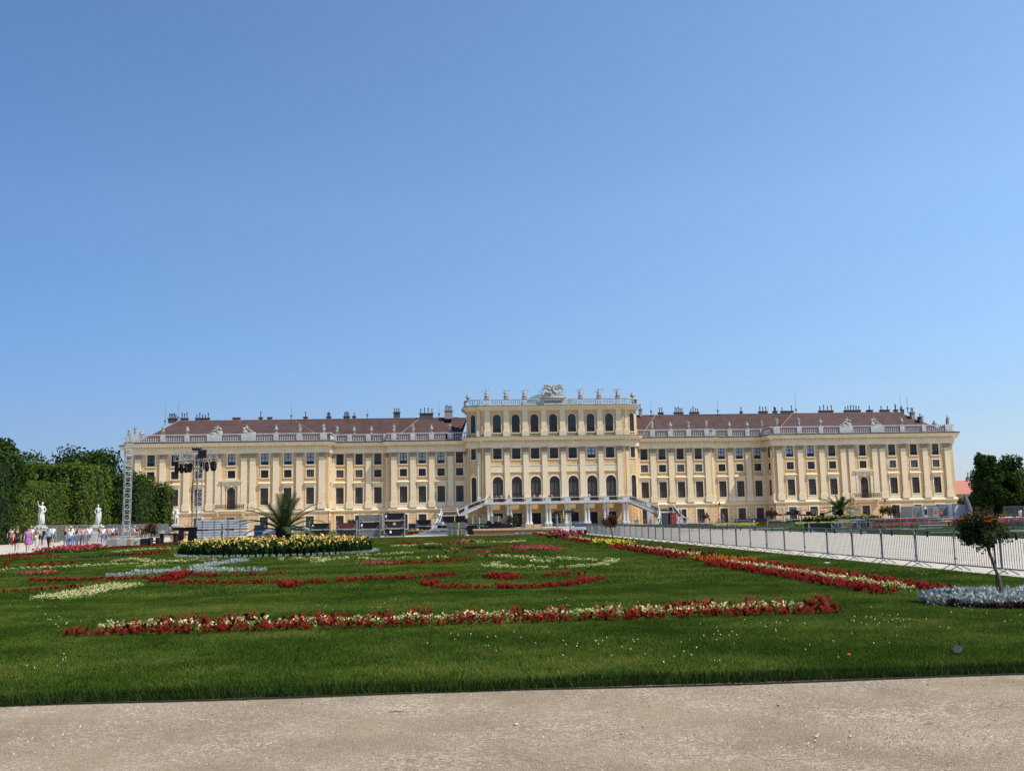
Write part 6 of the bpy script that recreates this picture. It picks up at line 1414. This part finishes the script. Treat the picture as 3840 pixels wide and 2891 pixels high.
rack(3130,-126.4,.95,1,'small dark case stand right of the long black one on the path',('black',),th=.62,post=.02)
rack(3232,-128,1.2,1,'brown edged case behind the white topped barrier',('case',),th=.7,post=.02)
def deckstack(px,Y,w,n,label,mt,depth=1.2,th=.16,z0=0,straps=(),gap=.05,uprights=True,x=None):
    x=GX(px,Y) if x is None else x; t=thing('deck_stack',label,'stack',(x,Y,z0),0,'stacked stage decks'); b=MB(); rr=random.Random(int(px+z0*10))
    for k in range(n):
        j=rr.uniform(-.04,.04); b.box(-w/2+j,w/2+j,-depth/2,depth/2,k*(th+gap)+.1,k*(th+gap)+.1+th)
    b.build('boards',M[mt],t); H=n*(th+gap)+.1
    b=MB()
    for k in range(n): b.box(-w/2+.1,w/2-.1,-depth/2+.08,depth/2-.08,k*(th+gap)+.1-gap,k*(th+gap)+.1)
    b.box(-w/2+.2,w/2-.2,-depth/2+.1,depth/2-.1,0,.05); b.build('spacers',M['black'],t)
    if uprights:
        for s in (-.5,.5): b=MB(); b.box(s*w*.5-.03,s*w*.5+.03,-depth/2-.06,-depth/2-.01,0,H+.05); b.build('upright',M['alu'],t)
    for sx in straps: b=MB(); b.box(sx-.035,sx+.035,-depth/2-.02,-depth/2-.012,.05,H+.012); b.box(sx-.035,sx+.035,-depth/2-.02,depth/2,H+.0,H+.012); b.build('strap',M['strap'],t)
    return t
for i,(px,z0,l) in enumerate(((788,0,'lower pale grey deck stack of the left pair before the palace'),(788,1.12,'upper pale grey deck stack of the left pair'),(884,0,'lower pale grey deck stack of the right pair, beside the yellow bed'),(884,1.14,'upper pale grey deck stack of the right pair'))): deckstack(px,-106,2.45,4 if z0==0 else 4,l,'deckl',1.2,.2,z0)
x=GX(712,-103); t=thing('covered_platform','platform wrapped in black cloth left of the pale grey deck stacks','platform',(x,-103,0)); b=MB(); b.box(-1.55,1.6,-1.2,1.2,0,1.42); rr=random.Random(1)
for k in range(24): b.box(-1.55+k*.131,-1.55+k*.131+.06,-1.2-rr.uniform(.02,.07),-1.2,0,1.40)
b.build('cloth',M['black'],t); b=MB(); b.box(-1.6,1.65,-1.27,1.25,1.421,1.47); b.build('top',M['case'],t)
def bench(px,py,w,h,label,top='ply',Y=None,leg='case',th=.22):
    p=G(px,py,0) if Y is None else Vector((GX(px,Y),Y,0)); t=thing('wooden_bench',label,'bench',p); b=MB(); b.box(-w/2,w/2,-.35,.35,h-th,h-.13); b.build('seat',M['case'],t)
    for s in (-1,1): b=MB(); b.box(s*w/2-.28 if s>0 else -w/2,w/2 if s>0 else -w/2+.28,-.3,.3,h-.129,h+.1); b.build('end_block',M[top],t); b=MB(); b.box(s*(w/2-.15)-.12,s*(w/2-.15)+.12,-.25,.25,0,h-th); b.build('leg',M[leg],t)
    return t
bench(632,2042,1.5,1.12,'bench with orange wooden blocks on top at the far corner of the lawn'); bench(670,2032,1.7,.95,'second bench with orange blocks, against the black covered platform',leg='ply'); bench(578,2048,.9,.6,'low dark stand left of the bench with orange blocks',top='case')
# painted low boxes at the left corner
p0=G(404,2051,0); t=thing('low_stage_box','long low box with white painted front, grey left end and black right end','box',((GX(485,p0.y)),p0.y,0))
p0=G(485,2050,0); t.location=p0
b=MB(); b.box(-.9,.95,-.25,.25,.1,.62); b.build('white_front',mat('dirty_white_board',(.5,.48,.4),.8,.2,3),t); b=MB(); b.box(-1.85,-.9,-.27,.27,.1,.64); b.build('grey_end',M['conc'],t); b=MB(); b.box(.95,1.55,-.27,.27,.1,.66); b.build('black_end',M['case'],t)
b=MB(); b.box(-.1,.18,-.262,-.252,.12,.6); b.build('orange_stain',mat('orange_rust_paint',(.55,.2,.1),.8,.3,5),t); b=MB(); b.prism([(.42,.2),(.62,.28),(.7,.45),(.5,.36)],-.262,-.252,lambda a,c,d:(a,d,c)); b.box(1.13,1.33,-.28,-.272,.3,.44); b.build('stickers',M['case'],t)
b=MB(); b.box(-1.3,-1.2,-.2,.2,0,.1); b.box(1.2,1.3,-.2,.2,0,.1); b.box(-.05,.05,-.2,.2,0,.1); b.build('feet',M['case'],t)
# pile of flat trusses and beams
p0=G(1668,2007,0); t=thing('beam_pile','flat pile of pale metal beams behind a low grey frame','pile',p0); rr=random.Random(6); 
for k,(x0,x1,y,z) in enumerate(((-3.6,1.2,0,.12),(-2.9,1.8,.3,.3),(-2.4,1.9,.6,.48),(.6,3.6,-.1,.2),(.4,3.3,.35,.36),(-1.8,1.4,.2,.62),(-1.2,2.2,.5,.7))):
    b=MB(); b.box(x0,x1,y-.14,y+.14,z-.07,z+.07); b.build('beam',M['aluw'],t)
t=thing('low_metal_frame','low grey metal frame standing before the flat pile of beams','frame',p0+Vector((.05,-.75,0))); b=MB()
for x in (-1.2,0,1.15): b.box(x-.04,x+.04,-.04,.04,0,.95 if x else .7)
b.box(-1.2,1.15,-.03,.03,.1,.18); b.box(-1.2,1.15,-.03,.03,.62,.7); b.tube([(-1.2,0,.65),(0,0,.14),(1.15,0,.65)],.03,4); b.build('frame',M['alu'],t)
# strapped deck stacks in the middle
deckstack(1712,-105,2.1,4,'lower left grey deck stack with a yellow strap in the middle group','deck',1.2,.11,0,(.15,),.04); deckstack(1712,-105,2.15,4,'upper left grey deck stack with a yellow strap','deck',1.2,.11,.72,(.25,),.04,False)
deckstack(1702,-104,2.6,4,'black deck stack on top of the strapped grey ones','black',1.2,.12,1.45,(.1,),.03,False)
deckstack(1790,-103,2.2,5,'lower black deck stack right of the strapped grey ones','black',1.2,.13,.0,(.2,),.03,False); deckstack(1790,-103,2.1,5,'grey deck stack with two yellow straps topping the lower black one','deck',1.2,.11,1.15,(-.5,.25),.03,False)
deckstack(1858,-101,1.2,5,'small grey strapped deck stack left of the loose shrub tree','deck',1.1,.1,1.3,(.35,-.4),.03,False); deckstack(1858,-101.2,1.5,6,'black base stack below the small grey strapped one','black',1.1,.15,0,(),.05,False)
deckstack(1898,-98,1.2,5,'grey deck stack with a bright strap behind the loose shrub tree','deck',1.1,.1,1.1,(.35,),.03,False); deckstack(1898,-98,1.4,6,'dark base stack behind the loose shrub tree','case',1.1,.14,0,(),.03,False)
deckstack(1990,-104,2.3,4,'brown low deck stack under the scaffold shelf','case',1.2,.13,0,(.3,),.04,False)
p0=G(1985,2004,0); t=thing('wooden_stage','long low stage of pale orange wooden planks before the columns','stage',(GX(1962,-106.5),-106.5,0)); b=MB(); b.box(-5.4,4.1,-.9,.9,.5,.68)
b.build('planks',M['ply'],t); b=MB(); 
for k in range(31): x=-5.3+k*.3; b.box(x,x+.02,-.92,-.9,.5,.68)
b.build('plank_gaps',M['bark'],t); b=MB(); b.box(-5.3,4.0,-.85,.85,.05,.5); b.build('substructure',mat('brown_wood',(.16,.09,.05),.8,.3,4),t)
t=thing('timber_crate','pale timber crate lying on the wooden stage','crate',(GX(2000,-105.6),-105.6,.68)); b=MB(); b.box(-.95,.95,-.4,.4,0,.38); b.build('panel',M['ply'],t); b=MB(); 
for x in (-.9,0,.85): b.box(x,x+.07,-.43,-.4,0,.4)
b.build('battens',M['chimw'],t)
x=GX(2115,-101); t=thing('scaffold_shelf','scaffold shelf with blue posts and a strapped load on top near the middle','shelf',(x,-101,0)); b=MB()
for px_ in (-.75,.75): b.box(px_-.05,px_+.05,-.55,-.45,0,2.1); b.box(px_-.05,px_+.05,.45,.55,0,2.1)
b.build('posts',M['blueb'] if False else M['alu'],t); b=MB(); b.box(-1.1,1.1,-.6,.6,2.1,2.2); b.box(-.95,1.2,-.5,.5,2.25,2.5); b.build('load',M['case'],t); b=MB(); b.box(-.8,.8,-.5,.5,.9,.98); b.build('shelf_board',M['deckl'],t); b=MB(); b.box(-.1,-.02,-.62,-.605,1.6,2.5); b.build('strap',M['strap'],t)
p0=G(2168,2006,0); t=thing('white_slatted_bench','white slatted board on three black legs by the start of the barrier row','bench',p0); b=MB(); b.box(-.78,.78,-.28,.28,.5,.78); b.build('board',M['white'],t); b=MB()
for k in range(18): x=-.76+k*.087; b.box(x,x+.02,-.29,-.28,.5,.78)
b.build('gaps',M['alu'],t)
for x in (-.7,.02,.7): b=MB(); b.prism([(x-.16,.5),(x+.16,.5),(x+.07,0),(x-.07,0)],-.25,.25,lambda a,c,d:(a,d,c)); b.build('leg',M['black'],t)
x=GX(2172,-90); t=thing('blue_bin','blue mesh bin behind the white slatted bench','bin',(x,-90,0)); b=MB(); b.box(-.55,.55,-.4,.4,.1,.95); b.build('body',M['blueb'],t); b=MB(); b.tube([(-.57,-.42,.1),(-.57,-.42,1.05),(.57,-.42,1.05),(.57,-.42,.1)],.03,5); b.build('rim',M['alu'],t)
# curved ramp behind the palm
x=GX(1080,-92); t=thing('curved_ramp','pale grey arched ramp lying behind the palm','ramp',(x,-92,0)); pts=[(-2.9+5.9*k/12,.55+.95*math.sin(math.pi*(k+1)/14)) for k in range(13)]
b=MB(); poly=[(a,c) for a,c in pts]+[(a,c-.38) for a,c in pts[::-1]]
for (a,c),(a2,c2) in zip(pts[:-1],pts[1:]): b.prism([(a,c),(a2,c2),(a2,c2-.36),(a,c-.36)],-.5,.5,lambda p,q,d:(p,d,q))
b.build('arched_beam',M['deckl'],t); b=MB()
for k in range(9): x=-2.6+k*.65; b.box(x-.03,x+.03,-.45,-.4,0,.95)
b.build('supports',M['alu'],t)
for k,(px,w_,h_,c,l) in enumerate(((1020,1.6,1.0,'deck','grey slatted crate left behind the palm'),(975,1.3,1.5,'blueb','dark blue case on a stand right of the pale deck stacks'),(1120,1.0,.9,'ply','wooden crate half hidden behind the palm'),(1160,.9,1.0,'case','dark crate at the left foot of the two tier racks'),(1550,1.3,1.3,'case','dark folded frames leaning right of the tallest rack'),(1660,1.4,1.0,'case','low dark case below the white lantern'),(1645,.9,1.2,'white','white seat like frame before the left staircase'),(1828,1.1,1.5,'black','black wheeled drum left of the strapped stacks'))):
    Y=-88 if px<1200 else -74; t=thing('equipment_case',l,'case',(GX(px,Y),Y,0)); b=MB(); b.box(-w_/2,w_/2,-.4,.4,.12,h_); b.build('body',M[c],t); b=MB()
    for sx in (-1,1): b.box(sx*w_/2-.03,sx*w_/2+.03,-.44,-.38,0,h_+.05)
    b.box(-w_/2,w_/2,-.44,-.4,h_*.5-.03,h_*.5+.03); b.box(-w_/2,w_/2,-.44,-.4,h_-.03,h_+.05); b.build('edge_frame',M['alu'],t); b=MB()
    for sx in (-1,1): b.tube([(sx*w_*.35,-.3,.06),(sx*w_*.35,-.24,.06)],.06,8)
    b.build('casters',M['black'],t)
for k in range(9):
    x=GX(1548,-73)+k*.16; b=MB(); b.tube([(0,0,0),(.5,.1,1.5)],.03,5); b.tube([(.12,0,0),(.62,.1,1.5)],.03,5); b.tube([(.3,.05,.75),(.42,.05,.75)],.02,4); tag(b.build('leaning_frame',M['alu'],None,False,(x,-73.6,0)),'thin metal frame leaning in the bundle right of the tallest rack','frame','metal frames leaning in a bundle')
# right hand equipment
def lift(px,Y,w,h,label,seed):
    rr=random.Random(seed); x=GX(px,Y); t=thing('stage_trolley',label,'trolley',(x,Y,0)); b=MB(); b.box(-w/2,w/2,-.7,.7,.25,.4); b.box(-w*.45,w*.45,-.6,.6,h*.55,h*.66); b.build('decks',M['iron'],t); b=MB()
    for sx in (-.48,.48):
        for y in (-.65,.65): b.box(sx*w-.04,sx*w+.04,y-.04,y+.04,.1,h)
    b.box(-w/2,w/2,-.7,-.64,h-.1,h); b.build('posts',M['alu'],t); b=MB()
    for k in range(7): q=rr.uniform(-w*.4,w*.3); z=rr.choice((.4,h*.66)); b.box(q,q+rr.uniform(.3,.8),-.5,.5,z,z+rr.uniform(.25,.5))
    b.build('folded_load',M['case'],t); b=MB(); b.tube([(-w*.4,-.72,.62),(w*.4,-.72,.62)],.17,8); b.build('roll',mat('blue_grey_tarpaulin_%d'%seed,(.09,.14,.18),.6,.2,3),t)
    for sx in (-.4,.4): b=MB(); b.tube([(sx*w,-.75,.14),(sx*w,-.66,.14)],.14,10); b.build('wheel',M['black'],t)
lift(2905,-50,2.6,2.5,'loaded stage trolley with a pale top bar, leftmost of the trolleys on the right',1); lift(2972,-50,2.7,2.6,'middle stage trolley with a blue grey roll in front',2); lift(3030,-52,2.6,2.3,'dark stage trolley left of the small blue one',3); lift(3074,-52,1.3,2.0,'small stage trolley at the left of the palm bed',4)
for px,Y,z,l in ((3112,-42,.1,'white water tank in a metal cage left of the right palm'),(3200,-42,.75,'white water tank in a cage raised on a base right of the right palm')):
    t=thing('water_tank',l,'tank',(GX(px,Y),Y,z)); b=MB(); b.box(-.52,.52,-.45,.45,.15,1.2); b.lathe([(.12,1.2),(.12,1.28)],10); b.build('tank',M['white'],t); b=MB()
    for k in range(6):
        xx=-.55+k*.22; b.box(xx-.015,xx+.015,-.5,-.47,.12,1.22); zz=.15+k*.21; b.box(-.56,.56,-.5,-.47,zz-.012,zz+.012)
    b.build('cage',M['alu'],t); b=MB(); b.box(-.6,.6,-.5,.5,-.1 if z<.5 else -.75,.1 if z<.5 else -.35); b.box(-.5,.5,-.4,.4,-.35,.13) if z>.5 else None; b.build('pallet',M['case'],t)
# grey sanitary containers
def container(px0,px1,label,door,Y=-28,h=2.75,m_='grey'):
    x0,x1=GX(px0,Y),GX(px1,Y); t=thing('sanitary_container',label,'container',((x0+x1)/2,Y,0)); w_=(x1-x0)/2; b=MB(); b.box(-w_,w_,0,5,.1,h); b.build('shell',M[m_],t); b=MB()
    for sx in (-1,1): b.box(sx*w_-.08,sx*w_+.08,-.04,.1,0,h+.03)
    b.box(-w_+.08,w_-.08,-.03,.1,h-.12,h+.02); b.build('corner_posts',M['alu'],t)
    if door is not None:
        b=MB(); b.box(door-.55,door-.5,-.05,.0,.2,2.25); b.box(door+.5,door+.55,-.05,.0,.2,2.25); b.box(door-.5,door+.5,-.05,0,2.2,2.25); b.build('door_frame',M['alu'],t); b=MB(); b.box(door-.45,door+.45,-.03,0,.2,2.18); o=b.build('door',M['deck'],t); b=MB(); b.box(door-.18,door+.18,-.04,-.03,1.75,1.95); b.build('sign',M['alu'],o); b=MB(); b.box(door-.4,door-.34,-.08,-.03,1.05,1.2); b.build('handle',M['iron'],o)
    return t,w_
container(3425,3466,'leftmost grey sanitary container with a half glazed door','' and 0 or -.45,h=2.6); 
t,w_=container(3468,3480,'narrow white booth with a dark window between the grey containers',None,Y=-29,h=2.7,m_='white'); b=MB(); b.box(-.25,.2,-.06,-.01,.95,2.0); b.build('window',M['glass'],t)
container(3481,3526,'middle grey sanitary container with a single door',-.7,h=2.75)
t,w_=container(3529,3574,'right grey sanitary container with dark red pictogram panels',-.6,h=2.8)
for k,z in enumerate((2.0,1.5,1.0,.55)):
    b=MB(); x0=w_-.75; b.box(x0-.17,x0+.2,-.05,-.035,z,z+.38); o=b.build('pictogram_panel',mat('panel_%d'%k,(.10,.02,.02) if k<3 else (.08,.08,.09),.6),t); b=MB(); b.box(x0-.1,x0+.12,-.06,-.05,z+.25,z+.31); b.box(x0-.1,x0-.03,-.06,-.05,z+.07,z+.25); b.box(x0+.0 if k%2 else x0+.06,x0+.13,-.06,-.05,z+.07,z+.13); b.build('symbol',M['white'],o)
container(3577,3640,'white container at the right end of the grey ones',None,Y=-30,h=2.9,m_='white')
# red portable units beside the right stairs
for k,(px,c) in enumerate(((2493,'iron'),(2506,'grey'),(2520,'red'))):
    Y=-24; t=thing('portable_cabin',('dark lattice sided portable cabin left of the red one','grey portable cabin between the dark and the red one','bright red portable cabin with ribbed sides beside the right stairs')[k],'cabin',(GX(px,Y),Y,0)); w_=.5 if k<2 else .85
    b=MB(); b.box(-w_,w_,-.5,.5,.05,2.2); b.build('body',M[c],t); b=MB(); b.box(-w_-.04,w_+.04,-.54,.54,2.2,2.3); b.build('roof',M[c],t); b=MB()
    for i in range(5): xx=-w_+.1+i*(2*w_-.2)/4; b.box(xx-.03,xx+.03,-.54,-.5,.1,2.15)
    b.build('ribs',M[('alu','iron','conc')[k]],t)
# distant house behind the right corner
x=165; t=thing('distant_house','far house with a salmon red roof seen between the palace and the trees','house',(155,120,0)); b=MB(); b.box(-25,30,0,14,0,7.5); b.build('wall',M['chimw'],t); b=MB(); b.face([(-26,-1,7.3),(31,-1,7.3),(31,7,12.2),(-26,7,12.2)]); b.face([(31,15,7.3),(-26,15,7.3),(-26,7,12.2),(31,7,12.2)]); r_=b.build('roof',mat('salmon_roof_tile',(.42,.16,.11),.85,.15,2),t)
for dx in (-5,-.5,9): b=MB(); b.box(dx-1.1,dx+1.1,6.3,7.7,11.5,13.4); b.tube([(dx-.5,7,13.3),(dx-.5,7,14.4)],.2,6); b.tube([(dx+.4,7,13.3),(dx+.4,7,14.7)],.2,6); b.build('chimney',M['chimw'],r_)
b=MB(); 
for k in range(8):
    b.box(-22+k*6.2,-20.6+k*6.2,-.06,0,3.5,5.6)
b.build('window_row',M['glass'],t)
# pale weathered tree stump like sculpture behind the rose tree crown
x=GX(3628,-100); t=thing('pale_netting_post','pale grey pointed wrapped shape standing behind the orange rose tree','post',(x,-100,0)); b=MB(); b.tube([(.5,0,0),(.35,0,1.8),(.15,0,2.7),(-.1,0,3.5)],[.4,.34,.27,.08],8); b.build('wrapping',mat('pale_grey_netting',(.13,.13,.145),.9,.6,4),t); b=MB(); b.tube([(.5,0,0),(-.1,-.3,3.55)],.03,5); b.build('pole',M['alu'],t)
print('objects',len(bpy.data.objects))
